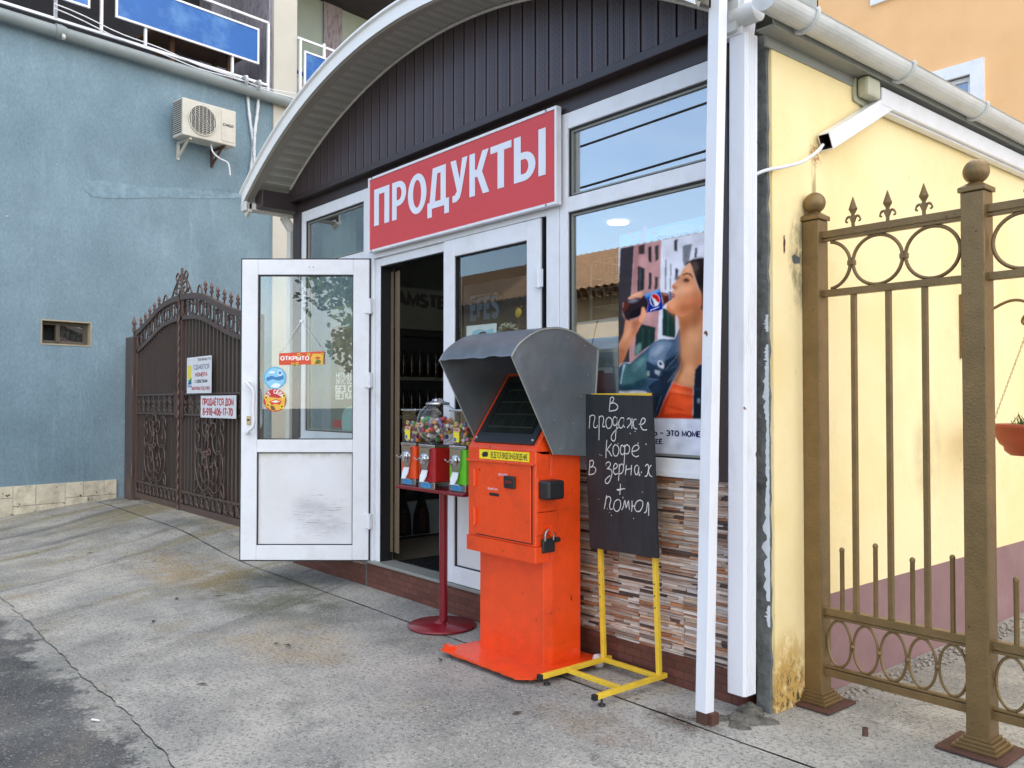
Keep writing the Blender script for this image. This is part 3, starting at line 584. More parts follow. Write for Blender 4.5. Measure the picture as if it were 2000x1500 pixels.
def leaf(Mx,width,sr,label,opened):
    """local: x along the leaf from its hinge, y thickness (outside = -y), z up"""
    mb=MB(Mx); z0,z1=.215,2.57; L_=.125; t=.07
    mb.box(0,L_,0,t,z0,z1); mb.box(width-L_,width,0,t,z0,z1); mb.box(L_,width-L_,.0006,t,z1-.12,z1); mb.box(L_,width-L_,.0006,t,z0,z0+.115); mb.box(L_,width-L_,.0006,t,1.055,1.155)
    d=mb.build('door',M['pvc'],shop,.005,label=label)
    g=MB(Mx)
    for a,b in ((z0+.115,1.055),(1.155,z1-.12)):
        frame(L_,width-L_,a,b,.007,.012,.058,g)
    frame(-.011,width+.011,z0-.011,z1+.011,.0108,.016,.066,g); g.build('gasket',M['gasket'],d)
    MB(Mx).box(L_+.007,width-L_-.007,.028,.034,1.162,z1-.127).build('glass',M['doorglass'],d)
    MB(Mx).box(L_+.007,width-L_-.007,.026,.044,z0+.122,1.048).build('lower_panel',M['pvc_dirty'],d)
    for zz in (.52,1.62,2.2):
        h=MB(Mx); h.box(-.03,.03,-.022,-.0005,zz-.055,zz+.055); h.tube([(-.012,-.026,zz-.06),(-.012,-.026,zz+.06)],.011,10); h.build('hinge',M['pvc'],d,.002)
    if opened:
        for sd in (-1,1):
            h=MB(Mx); yy=-.005 if sd<0 else t+.005; o=sd*.055; x=width-.06
            P=[(x,yy,1.21),(x,yy+o*.8,1.205),(x-.02,yy+o,1.23),(x-.055,yy+o,1.27),(x-.055,yy+o,1.40),(x-.055,yy+o,1.53),(x-.02,yy+o,1.575),(x,yy+o*.8,1.60),(x,yy,1.595)]
            h.tube(crom(P,5),.0135,10); h.build('handle',M['pvc'],d)
        h=MB(Mx); h.box(width-.075,width-.045,-.008,-.0005,1.27,1.34); k=h.build('lock_plate',pbr('brass_lock','B9A574',.35,metal=.6),d,.003)
        MB(Mx).lathe([(.009,0),(.009,.012)],(width-.06,-.006,1.31),12,ax=(0,-1,0)).build('keyhole',M['blackmetal'],k)
        h=MB(Mx)
        for p in ((.44,2.51),(.47,2.51)): h.lathe([(.004,0),(.004,.002)],(p[0],-.0002,p[1]),8,ax=(0,-1,0))
        h.build('screw_holes',M['gasket'],d)
    return d
dirv=Vector((-.643,-.766,0)).normalized(); HP=Vector((-5.84,FY-.035,0))
nrm=Vector((-dirv.y,dirv.x,0)); 
# outer (-y local) side must face the camera once the leaf is open: local y points away from camera
ly=CM@Vector((0,0,-1)); ly.z=0; ly.normalize()
MO=Matrix.Translation(HP)@Matrix(((dirv.x,ly.x,0,0),(dirv.y,ly.y,0,0),(0,0,1,0),(0,0,0,1)))
WID=1.0
leaf(MO,WID,0,'open door leaf with white handle and scuffed lower panel',True)
MR=Matrix.Translation((-3.845,FY-.022,0))@Matrix(((-1,0,0,0),(0,1,0,0),(0,0,1,0),(0,0,0,1)))
leaf(MR,1.01,0,'closed door leaf behind the orange kiosk',False)
# brown trims, gable
mb=MB(); mb.box(-7.2,-7.075,FY-.03,FY+.08,.16,3.155); mb.build('corner_trim',M['brown'],shop,.003); mb=MB(); mb.box(-2.485,-2.424,FY-.10,FY-.031,1.07,3.36); mb.build('corner_trim',M['brown'],shop,.003)
mb=MB(); mb.box(-7.2,-2.42,FY-.012,FY+.08,3.156,3.25); mb.build('lintel_board',M['brown'],shop)
GY=3.395
mb=MB(); mb.box(-7.2,-2.42,GY-.012,FY+.05,3.245,3.295); mb.build('gable_sill_trim',M['brown'],shop,.003)
sv=MB(); sp=MB(); x=XL+.02
while x<-2.42:
    xe=min(x+.12,-2.42)
    def col(a,b,y,mbb,n=3):
        for i in range(n):
            p,q=a+(b-a)*i/n,a+(b-a)*(i+1)/n
            if q-p<.001: continue
            mbb.add([(p,y,3.29),(q,y,3.29),(q,y,max(arcz(q)+.03,3.3)),(p,y,max(arcz(p)+.03,3.3))],[[0,1,2,3]])
    a1=min(x+.028,xe); a2=min(x+.085,xe); a3=min(x+.106,xe)
    col(x,a1,GY,sp,1); col(a1,a2,GY-.001,sv,2); col(a2,a3,GY,sp,1)
    if a3<xe:   # deep groove
        z=max(arcz(a3)+.03,3.3)
        sp.add([(a3,GY,3.29),(a3,GY+.016,3.29),(a3,GY+.016,z),(a3,GY,z)],[[0,1,2,3]]); sp.add([(xe,GY+.016,3.29),(xe,GY,3.29),(xe,GY,z),(xe,GY+.016,z)],[[0,1,2,3]])
        col(a3,xe,GY+.016,sp,1)
    x+=.12
sp.build('gable_siding',M['siding'],shop); sv.build('vented_siding',M['sidingvent'],shop)
mb=MB(); mb.prism([(XL,GY+.02,3.29)]+[(XL+4.78*i/40,GY+.02,arcz(XL+4.78*i/40)+.05) for i in range(41)]+[(-2.42,GY+.02,3.29)],(0,.06,0)); mb.build('gable_backing',M['dark'],shop)
# arched roof edge: soffit, moulding, fascia
N_=72; AX=[-7.36+(5.02)*i/N_ for i in range(N_+1)]
def strip(y0,r0,y1,r1,mat,name,th=.0,sm=True,xr=None):
    mb=MB(); X=[x for x in AX if xr is None or xr[0]<=x<=xr[1]]
    vs=[(x,y0,arcz(x)+r0) for x in X]+[(x,y1,arcz(x)+r1) for x in X]; n=len(X)
    mb.add(vs,[[i,i+1,n+i+1,n+i] for i in range(n-1)],0,None,sm); return mb
# soffit: planks running front to back with V-grooves
so1=MB(); so2=MB(); s_=0; import bisect
pts=[];L0=0;xx=-7.28
Apt=[(-7.30+i*.01) for i in range(492)]
acc=[0]
for i in range(1,len(Apt)): acc.append(acc[-1]+math.hypot(.01,arcz(Apt[i])-arcz(Apt[i-1])))
def at_len(l):
    i=min(max(bisect.bisect(acc,l)-1,0),len(Apt)-2); t=(l-acc[i])/(acc[i+1]-acc[i]); x=Apt[i]+t*.01; return x
l=0
while l<acc[-1]-.11:
    for a,b,da,db,mbb in ((0,.012,0,.018,so1),(.012,.02,.018,0,so1),(.02,.036,0,0,so1),(.036,.088,0,0,so2),(.088,.1,0,0,so1)):
        xa,xb=at_len(l+a),at_len(l+b)
        mbb.add([(xa,3.13,arcz(xa)+da),(xb,3.13,arcz(xb)+db),(xb,GY,arcz(xb)+db),(xa,GY,arcz(xa)+da)],[[3,2,1,0]])
    l+=.1
so1.build('soffit',M['soffit'],shop); so2.build('soffit_vent',M['soffitvent'],shop)
mb=MB(); mb.tube([(x,GY-.004,arcz(x)-.012) for x in AX if -7.22<x<-2.42],.011,8); mb.build('soffit_moulding',M['soffitw'],shop)
a=strip(3.135,-.012,3.06,-.012,0,'');  b=strip(3.06,-.012,3.045,-.04,0,''); c=strip(3.045,-.04,3.03,-.03,0,'')
mb=MB(); 
for q in (a,b,c): mb.add(q.v,q.f,0,None,True)
q=strip(3.135,-.012,3.135,.02,0,''); mb.add(q.v,q.f,0,None,True)
mb.build('fascia_underside',pbr('grey_beige_trim','A39F93',.4,var=.06,vs=4),shop)
mb=MB()
for q in (strip(3.03,-.03,3.022,-.035,0,''),strip(3.022,-.035,3.022,.055,0,''),strip(3.022,.055,3.0,.06,0,''),strip(3.0,.06,3.0,.075,0,''),strip(3.0,.075,3.2,.08,0,'')): mb.add(q.v,q.f,0,None,True)
mb.build('fascia',pbr('bright_white_fascia','F2F2F0',.35,var=.02),shop)
mb=strip(3.2,.08,12.0,.08,0,''); mb.build('roof',M['roofmetal'],shop)
# eave box on the left, side gutter and down pipe
mb=MB(); mb.box(-7.30,-7.14,3.12,FY+.02,3.17,3.325); mb.box(-7.2,-7.14,FY+.05,9,3.17,3.3); mb.build('eave_box',M['brown'],shop,.004)
mb=MB(); mb.box(-7.40,-7.27,3.05,8,3.16,3.22); mb.box(-7.385,-7.285,3.024,3.0495,3.15,3.235); mb.prism([(-7.40,3.05,3.22),(-7.27,3.05,3.22),(-7.27,3.05,3.14),(-7.34,3.05,3.10)],(0,.03,0)); 
mb.bar((-7.36,3.42,3.16),(-7.33,3.5,3.02),.09,.07); mb.bar((-7.33,3.5,3.04),(-7.33,3.5,.16),.09,.07,up=(1,0,0)); mb.build('left_gutter',M['soffitw'],shop,.006)
def downpipe():
    mb=MB(); x0,x1,y0,y1=-2.424,-2.320,3.335,3.42
    P=[(x0,y0),(x1-.012,y0)]
    P=[(x0+.012,y0),(x1-.012,y0),(x1,y0+.012)]
    yy=y0+.012
    while yy<y1-.02: P+=[(x1,yy+.007),(x1-.004,yy+.009),(x1-.004,yy+.012),(x1,yy+.014)]; yy+=.014
    P+=[(x1,y1),(x0,y1),(x0,y0+.012)]
    q=[(-.012*0+px_,py_,.10) for px_,py_ in P]
    mb.prism(q,(.03,0,3.06)); 
    mb.prism([(x0-.006,y0-.008,3.16),(x1+.008,y0-.008,3.16),(x1+.008,y1+.006,3.16),(x0-.006,y1+.006,3.16)],(.02,.0,.16))
    return mb
downpipe().build('downpipe',M['whitemetal'],shop)
# pillar in front
mb=MB(); c=Vector((-2.417,3.165,0)); mb.prism([(c.x-.03,c.y-.03,.055),(c.x+.03,c.y-.03,.055),(c.x+.03,c.y+.03,.05),(c.x-.03,c.y+.03,.05)],(.098,0,3.36)); cpo=mb.build('canopy_post',M['whitemetal'],shop,.003); mb=MB(); mb.box(c.x-.027,c.x+.027,c.y-.027,c.y+.027,-.01,.056); mb.box(c.x+.0,c.x+.05,c.y-.01,c.y+.04,-.01,.05); mb.build('rusty_foot',M['rust'],cpo,.002)
# side wall
mb=MB(); mb.box(-2.352,-2.27,3.512,12,-.1,3.165); mb.box(-2.352,-2.271,3.505,3.512,.02,3.16); mb.build('side_wall',M['yellowwall'],shop)
mb=MB(); 
def rag(seed,x0,x1,z0,z1,n=60,a=.012):
    Lp=[(x0+a*noise.noise(Vector((seed,i*.9,0))),0,z0+(z1-z0)*i/n) for i in range(n+1)]
    Rp=[(x1+a*noise.noise(Vector((seed+9,i*.7,0)))+a*.6*noise.noise(Vector((seed+9,i*2.7,0))),0,z0+(z1-z0)*i/n) for i in range(n+1)]
    return Lp,Rp
Lp,Rp=rag(3,-2.36,-2.287,-.02,3.19); n=len(Lp)
mb.add([(p[0],3.488,p[2]) for p in Lp]+[(p[0],3.488,p[2]) for p in Rp]+[(p[0],3.506,p[2]) for p in Rp],[[i,n+i,n+i+1,i+1] for i in range(n-1)]+[[n+i,2*n+i,2*n+i+1,n+i+1] for i in range(n-1)])
mb.build('bare_cement_edge',M['cement'],shop)
mb=MB()
for k,(z0,z1,w) in enumerate(((.52,1.05,.034),(1.05,1.35,.02),(1.35,1.62,.03),(1.62,1.72,.02),(1.78,1.86,.018),(.40,.5,.02))):
    n=26; Z=[z0+(z1-z0)*i/n for i in range(n+1)]
    Lx=[-2.29-w*(.5+.5*math.sin(math.pi*i/n))*max(.15,(.75+1.0*noise.noise(Vector((k*5,i*.45,0)))+.4*noise.noise(Vector((k*5,i*1.7,0))))) for i in range(n+1)]
    Rx=[-2.2845+.004*noise.noise(Vector((k,i*1.3,4))) for i in range(n+1)]
    mb.add([(x,3.4865,z) for x,z in zip(Lx,Z)]+[(x,3.4865,z) for x,z in zip(Rx,Z)],[[i,n+1+i,n+2+i,i+1] for i in range(n)])
mb.build('flaking_paint',M['whitepaint'],shop)
mb=MB(); mb.box(-2.275,-2.266,3.86,12.01,-.05,.487); mb.build('mauve_skirting_band',M['purple'],shop)
# rust and damp stains on the yellow corner
mb=MB(); M['stain']=pbr('rust_damp_stain','B98F3E',.85,var=.35,vs=18,dirt='4A4330',ds=14,damt=.9)
def blob(mb,x,cy,cz,ry,rz_,seed,mi=0,n=36,off=0):
    P=[]
    for i in range(n):
        a=2*math.pi*i/n; k=1+.45*noise.noise(Vector((math.cos(a)*1.6,math.sin(a)*1.6,seed)))+.25*noise.noise(Vector((math.cos(a)*5,math.sin(a)*5,seed)))
        P.append((x,cy+ry*k*math.cos(a),cz+rz_*k*math.sin(a)))
    mb.poly(P,mi)
mb=MB(); blob(mb,-2.2684,3.60,2.20,.008,.04,2); mb.build('chipped_plaster',M['rust'],shop); mb=MB(); blob(mb,-2.2684,3.70,2.14,.04,.02,8); mb.build('chipped_plaster',M['cement'],shop)
# side eave
mb=MB(); mb.box(-2.27,-2.18,3.38,12,3.165,3.171); mb.box(-2.183,-2.177,3.38,12,3.160,3.235); mb.box(-2.275,-2.262,3.45,12,3.115,3.17); mb.build('side_soffit',M['greyflash'],shop)
mb=MB(); gy=[(math.cos(a),math.sin(a)) for a in [math.pi+math.pi*i/12 for i in range(13)]]
gx,gz,gr=-2.128,3.238,.066
prof=[(gx+gr*c_,gz+gr*s_) for c_,s_ in gy]+[(gx+gr+.006,gz+.004),(gx+gr-.004,gz+.004)]+[(gx+(gr-.004)*c_,gz+(gr-.004)*s_) for c_,s_ in gy[::-1]]
mb.prism([(p[0],3.24,p[1]) for p in prof],(0,8.7,0),sm=False); mb.prism([(gx+gr*c_,3.24,gz+gr*s_) for c_,s_ in gy],(0,-.004,0))
gt=mb.build('side_gutter',M['gutter'],shop)
for yy in (3.55,4.5,5.45,6.4,7.35):
    b_=MB(); pr=[(gx+(gr+.006)*c_,yy,gz+(gr+.006)*s_) for c_,s_ in gy]; b_.tube(pr+[(gx+gr+.0,yy,gz+.012)],.007,6,flat=2.2); b_.build('gutter_bracket',M['gutter'],gt)
mb=MB(); mb.lathe([(.05,0),(.05,.13)],(-2.36,3.34,3.24),16,ax=(1,0,0)); mb.prism([(-2.44,3.30,3.17),(-2.33,3.30,3.17),(-2.30,3.30,3.36),(-2.46,3.30,3.36)],(0,.12,0)); mb.build('gutter_elbow',M['gutter'],shop,.012)
mb=MB(); mb.box(-2.26,-2.19,4.42,12,3.035,3.135); mb.box(-2.262,-2.21,4.42,12,3.02,3.034); mb.build('cable_duct',M['pvc'],shop,.008)
mb=MB(); a=onX(1733,200,-2.225); b=onX(1612,277,-2.225); d=(b-a).normalized(); r=d.cross(Vector((1,0,0))).normalized()
W_=.042; D_=.032; q=[Vector((-2.225,0,0))*0]
def ductpt(p,i,j): return p+Vector((1,0,0))*(i*D_)+r*(j*W_)
O_=[(-1,-1),(1,-1),(1,1),(-1,1)]
vs=[ductpt(a,i,j) for i,j in O_]+[ductpt(b,i,j) for i,j in O_]+[ductpt(b,i*.85,j*.88) for i,j in O_]+[ductpt(b-d*.12,i*.85,j*.88) for i,j in O_]
mb.add(vs,[[0,1,5,4],[1,2,6,5],[2,3,7,6],[3,0,4,7],[0,3,2,1]]); mb.add(vs,[[4,5,9,8],[5,6,10,9],[6,7,11,10],[7,4,8,11]],0); mb.add(vs,[[8,9,13,12],[9,10,14,13],[10,11,15,14],[11,8,12,15],[12,13,14,15]],1)
mb.build('broken_duct_end',[M['pvc'],pbr('dark_brown_inside','2E1712',.8,var=.4,vs=30)],shop)  # inside of the open duct end coloured mottled dark brown
mb=MB(); c=onX(1694,172,-2.22); mb.prism([(-2.266,c.y-.07,c.z-.07),(-2.266,c.y+.1,c.z-.09),(-2.266,c.y+.1,c.z+.05),(-2.266,c.y-.07,c.z+.05)],(.012,0,0)); mb.box(-2.25,-2.185,c.y-.055,c.y+.085,c.z-.055,c.z+.05); mb.build('junction_box',M['greyplastic'],shop,.018)
# interior
mb=MB(); mb.box(-7.1,-2.45,FY+.1,9,.12,.2,0); mb.build('interior_floor',M['floor'],shop)
mb=MB(); mb.box(-7.12,-7.1,FY+.1,9,.2,3.2); mb.box(-2.45,-2.43,FY+.1,9,.2,3.2); mb.box(-7.1,-2.45,8.9,8.95,.2,3.2); mb.box(-7.1,-2.45,FY+.1,9,3.06,3.12); mb.build('interior_wall',pbr('interior_paint','6F7672',.8,var=.06),shop)
for x_,y_ in ((-4.1,5.0),(-5.2,5.6),(-3.4,6.8)):
    MB().lathe([(.09,0),(.09,.012),(.07,.014)],(x_,y_,3.044),20).build('ceiling_lamp',M['lampw'],shop)
mb=MB(); 
for i in range(3): mb.box(-5.735+.045*i,-5.70+.045*i,FY+.10+.01*(i%2),FY+.104+.01*(i%2),.28,2.47)
mb.build('strip_curtain',M['curtain'],shop)
# floor mat
g=thing('door_mat',(-5.3,3.95,.2),'dark slatted mat on the floor inside the open doorway','mat')
mb=MB(); 
for i in range(12): mb.box(-5.68+i*.075,-5.64+i*.075,3.62,4.25,.202,.214)
mb.box(-5.68,-4.82,3.6,3.62,.202,.214); mb.build('slats',M['gasket'],g)
# ---------------- shop sign ----------------
SY=3.405
p0=onY(720,355,SY); p1=onY(1088,213,SY); sx0,sx1=p0.x,p1.x; sz0,sz1=2.612,3.195
g=thing('shop_sign',((sx0+sx1)/2,SY,sz0),'large red shop sign with white Cyrillic capitals above the double door','sign')
MB().box(sx0+.012,sx1-.012,SY+.002,SY+.03,sz0+.012,sz1-.012).build('sign_board',M['red_sign'],g)
frame(sx0,sx1,sz0,sz1,.018,SY-.006,SY+.035).build('frame',M['pvc'],g,.002)
Hh=sz1-sz0; mb=MB()
M['letteredge']=pbr('maroon_letter_edge','9C2430',.5,var=.02)
def arcq(cx,cy,rx,ry,a0,a1,n=10): return [(cx+rx*math.cos(R(a0+(a1-a0)*i/n)),cy+ry*math.sin(R(a0+(a1-a0)*i/n))) for i in range(n+1)]
def bandq(o_,i_): return [[o_[k],o_[k+1],i_[k+1],i_[k]] for k in range(len(o_)-1)]
def soft(w,x0,yt,yb,t,tv): # bowl of a rounded letter between yb and yt starting at x0
    h=(yt-yb)/2; c=(yt+yb)/2; o_=[(x0,yt)]+arcq(w-h*.95,c,h*.95,h,90,-90)+[(x0,yb)]; q=h-tv; i_=[(x0,yt-tv)]+arcq(w-h*.95,c,h*.95-t,q,90,-90)+[(x0,yb+tv)]; return bandq(o_,i_)
BIG={'П':(6,[[(0,0),(0,10),(1.9,10),(1.9,0)],[(4.1,0),(4.1,10),(6,10),(6,0)],[(1.9,8.4),(1.9,10),(4.1,10),(4.1,8.4)]]),
'Р':(5.8,[[(0,0),(0,10),(1.9,10),(1.9,0)]]+soft(5.8,1.9,10,3.5,1.9,1.55)),
'О':(7,bandq(arcq(3.5,5,3.5,5.15,0,360,28),arcq(3.5,5,1.55,3.55,0,360,28))),
'Д':(7.6,[[(0,-2.1),(0,1.6),(1.6,1.6),(1.6,-2.1)],[(6,-2.1),(6,1.6),(7.6,1.6),(7.6,-2.1)],[(1.6,0),(1.6,1.6),(6,1.6),(6,0)],[(.8,1.6),(1.9,10),(3.5,8.4),(2.7,1.6)],[(1.9,10),(6.5,10),(6.5,8.4),(3.5,8.4)],[(4.7,1.6),(4.7,8.4),(6.5,8.4),(6.5,1.6)]]),
'У':(6.6,[[(0,10),(2.1,10),(3.6,5.0),(4.6,10),(6.6,10),(4.3,2.0),(3.6,.6),(2.4,-.1),(.8,-.1),(.8,1.5),(1.7,1.5),(2.55,2.4)]]),
'К':(6.6,[[(0,0),(0,10),(1.9,10),(1.9,0)],[(1.9,4.3),(1.9,6.0),(2.6,6.0),(4.3,5.2),(2.7,4.3)],[(2.6,6.0),(4.4,10),(6.5,10),(4.3,5.2)],[(2.7,4.3),(4.3,5.2),(6.7,0),(4.6,0)]]),
'Т':(6.2,[[(0,8.4),(0,10),(6.2,10),(6.2,8.4)],[(2.15,0),(2.15,8.4),(4.05,8.4),(4.05,0)]]),
'Ы':(8.6,[[(0,0),(0,10),(1.9,10),(1.9,0)]]+soft(5.9,1.9,6.3,0,1.9,1.55)+[[(6.7,0),(6.7,10),(8.6,10),(8.6,0)]])}
mb=MB(); zb=sz0+Hh*.335; hh=Hh*.485/10
for ch,a_,b_ in (('П',731,760.5),('Р',766,793.5),('О',797,833),('Д',835,877),('У',880,913),('К',917,955),('Т',958,999),('Ы',1004,1066)):
    xa=onY(a_,400,SY).x; xb=onY(b_,400,SY).x; w_,pl_=BIG[ch]; sx=(xb-xa)/w_
    for grow,mi,lift in ((0,1,.0026),):
        for pg in pl_:
            cxm=sum(p[0] for p in pg)/len(pg); cym=sum(p[1] for p in pg)/len(pg)
            P=[(p[0]+grow*(1 if p[0]>cxm else -1),p[1]+grow*(1 if p[1]>cym else -1)) for p in pg]
            mb.prism([(xa+p[0]*sx,SY+.0015-lift,zb+p[1]*hh) for p in P],(0,.0012 if mi else .0004,0),mi)
mb.build('lettering',[M['letteredge'],M['letter']],g)
mb=MB()
for x in (sx0+.06,sx1-.09):
    for z in (sz0+.009,sz1-.009): mb.sphere((x,SY-.008,z),.007,8,5)
mb.build('screws',M['steel'],g)
# ---------------- payment kiosk ----------------
k=thing('payment_kiosk',(-3.665,3.2,0),'bright orange self-service payment kiosk with grey sheet-metal hood','payment kiosk')
OR=M['orange']
mb=MB(); x0,x1,y0,y1=-3.95,-3.398,3.07,3.335
mb.prism([(x0,y0,.03),(x1-.0,y0,.03),(x1+.013,y0+.055,.03),(x1+.013,y1,.03),(x0,y1,.03)],(0,0,1.15)); mb.build('pedestal',OR,k,.004)
mb=MB(); ux0,ux1,uy=-3.965,-3.345,2.995
ux1b=-3.376
mb.prism([(ux0,uy,.685),(ux1b,uy,.685),(ux1b,y0+.03,.685),(ux0,y0+.03,.685)],(0,0,.50)); mb.build('housing',OR,k,.006)
mb=MB(); mb.prism([(ux0-.004,uy-.012,.60),(ux1b+.012,uy-.012,.60),(ux1b+.012,y0+.02,.60),(ux0-.004,y0+.02,.60)],(0,0,.083)); mb.build('lower_lip',OR,k,.007)
# sloped screen box
pr=[(ux0,uy,1.185),(ux0,uy+.01,1.20),(ux0,3.30,1.62),(ux0,3.34,1.62),(ux0,3.34,1.17),(ux0,3.05,1.17)]
MB().prism(pr,(ux1b-ux0,0,0)).build('screen_housing',OR,k,.005)
a=Vector((0,3.30-uy-.01,1.62-1.20)); sl_=a.length; a.normalize(); nn=Vector((0,-a.z,a.y)); o=Vector((ux0,uy+.01,1.20))
def sp(x,t,h): return Vector((x,o.y,o.z))+a*t+nn*h
def slab(mb,xa,xb,ta,tb,ha,hb,mi=0): 
    mb.prism([sp(xa,ta,ha),sp(xb,ta,ha),sp(xb,tb,ha),sp(xa,tb,ha)],nn*(hb-ha),mi); return mb
bz=slab(MB(),ux0+.035,ux1b-.035,.02,sl_-.03,.0,.012).build('bezel',M['black'],k,.004)
sc=slab(MB(),ux0+.08,ux1b-.08,.085,sl_-.075,.012,.0145).build('screen',M['screen'],bz)
mb=MB(); M['scrline']=pbr('screen_icons','2C3326',.3)
for i in range(4): slab(mb,ux0+.10,ux1b-.10,.12+i*.085,.128+i*.085,.0148,.0152)
for i in range(5): slab(mb,ux0+.13+i*.085,ux0+.134+i*.085,.13,.38,.0154,.0157)
mb.build('screen_grid',M['scrline'],sc)
mb=MB()
for xx in (ux0+.05,ux1b-.05): mb.sphere(sp(xx,.045,.014),.010,8,5)
mb.build('bezel_screws',M['steel'],bz)
slab(MB(),ux0+.22,ux1b-.22,sl_-.075,sl_-.01,.013,.05).build('top_bracket',OR,k,.006)
# service door on the front
dx0,dx1,dz0,dz1=ux0+.085,ux1b-.03,.70,1.115
d=MB().box(dx0,dx1,uy-.010,uy-.0005,dz0,dz1).build('service_door',OR,k,.003)
frame(dx0-.006,dx1+.006,dz0-.006,dz1+.006,.005,uy-.003,uy-.0003).build('door_gap',M['blackmetal'],d)
mb=MB()
for z in (1.02,.80): mb.box(dx0-.012,dx0+.012,uy-.020,uy-.0105,z-.045,z+.045); mb.tube([(dx0,uy-.02,z-.05),(dx0,uy-.02,z+.05)],.008,8)
mb.build('door_hinges',OR,d,.002)
MB().box(ux0+.005,ux1b-.0,uy-.022,uy-.0006,1.112,1.125).build('drip_ledge',OR,k,.003)
cx=onY(1000,941,uy); MB().box(cx.x-.045,cx.x+.045,uy-.026,uy-.0105,cx.z-.035,cx.z+.033).build('bill_acceptor',M['black'],d,.006)
MB().box(cx.x-.028,cx.x+.028,uy-.0285,uy-.0262,cx.z-.008,cx.z+.008).build('bill_slot',pbr('dull_red_slot','6E1E24',.4),d,.002)
c2=onY(968,965,uy); MB().box(c2.x-.042,c2.x+.042,uy-.0125,uy-.0106,c2.z-.010,c2.z+.007).build('receipt_slot',M['blackmetal'],d,.001)
mb=MB(); c3=onY(979,928,uy); write(mb,'ДЛЯ КУПЮР',(c3.x-.01,uy-.0105,c3.z-.0),(1,0,0),(0,0,1),(0,-1,0),.075,.010,.75); c4=onY(957,954,uy); write(mb,'ВОЗЬМИТЕ ЧЕК',(c4.x-.005,uy-.0105,c4.z-.004),(1,0,0),(0,0,1),(0,-1,0),.085,.010,.75); mb.build('lettering',M['letter'],d)
# yellow camera sticker
q0=onY(937,893,uy); q1=onY(1034,897,uy); st=MB().box(q0.x,q1.x,uy-.0025,uy-.0006,1.128,1.18).build('sticker',pbr('yellow_sticker','F0DE28',.5,var=.02),k)
mb=MB(); write(mb,'ВЕДЕТСЯ ВИДЕОНАБЛЮДЕНИЕ',(q0.x+.105,uy-.0026,1.139),(1,0,0),(0,0,1),(0,-1,0),q1.x-q0.x-.118,.030,.75,0,None,.0005,0,2.6)
bx=q0.x+.022; f=lambda x,z:(bx+x,uy-.0031,1.137+z)
mb.poly([f(0,.012),f(.01,.028),f(.04,.034),f(.052,.026),f(.056,.036),f(.06,.036),f(.058,.014),f(.05,.004),f(.018,.002)]); mb.poly([f(.004,.006),f(.014,.0),f(.022,.0),f(.01,.01)])
mb.build('lettering',M['gasket'],st)
# right side: lock cover, hasp
mb=MB(); xr=-3.355
b0=onX(1075,957,-3.33); MB().box(-3.375,-3.291,b0.y-.05,b0.y+.07,b0.z-.05,b0.z+.052).build('lock_cover',M['black'],k,.014)
MB().box(-3.380,-3.370,3.00,3.14,.86,1.05).build('side_plate',OR,k,.003)
MB().box(-3.380,-3.370,3.0,3.15,.745,.87).build('hasp_plate',OR,k,.003)
mb=MB(); hz=onX(1080,1030,-3.34); mb.prism([(-3.37,hz.y-.02,hz.z+.02),(-3.33,hz.y-.02,hz.z+.02),(-3.33,hz.y-.02,hz.z-.045),(-3.37,hz.y-.02,hz.z-.03)],(0,.012,0)); mb.build('hasp',OR,k,.002)
pl=thing('padlock',(-3.33,hz.y,hz.z-.12),'black padlock hanging from the hasp of the orange kiosk','padlock')
mb=MB(); py=hz.y-.015; pz=hz.z-.09
mb.box(-3.372,-3.352,py-.045,py+.045,pz-.045,pz+.03); mb.lathe([(.014,0),(.014,.03)],(-3.352,py+.04,pz+.02),12,ax=(0,1,0)); mb.build('lock_body',M['blackmetal'],pl,.008)
mb=MB(); mb.tube([(-3.352,py+.03*math.cos(t),pz+.045+.034*math.sin(t)) for t in [math.pi*i/10 for i in range(11)]],.006,8); mb.tube([(-3.352,py-.03,pz+.045),(-3.352,py-.03,pz+.02)],.006); mb.tube([(-3.352,py+.03,pz+.045),(-3.352,py+.03,pz+.02)],.006); mb.build('shackle',M['steel'],pl)
# base plate, uneven edges
mb=MB(); pts=[]
cor=[(-4.02,2.84),(-3.36,2.84),(-3.30,2.90),(-3.27,3.05),(-3.27,3.42),(-4.0,3.42)]
for i,(xa,ya) in enumerate(cor):
    xb,yb=cor[(i+1)%len(cor)]; n_=max(1,int(math.hypot(xb-xa,yb-ya)/.03))
    for j in range(n_):
        t=j/n_; x=xa+(xb-xa)*t; y=ya+(yb-ya)*t; w=.007*noise.noise(Vector((x*30,y*30,0))); pts.append((x+w,y+w*1.3,.028+.006*noise.noise(Vector((x*5,y*5,3)))))
mb.prism(pts,(0,0,.012)); mb.box(-4.03,-3.96,2.865,2.90,.03,.058); mb.build('base_plate',OR,k)
MB().box(-3.98,-3.36,2.92,3.34,.0,.0275).build('underside_block',M['blackmetal'],k)
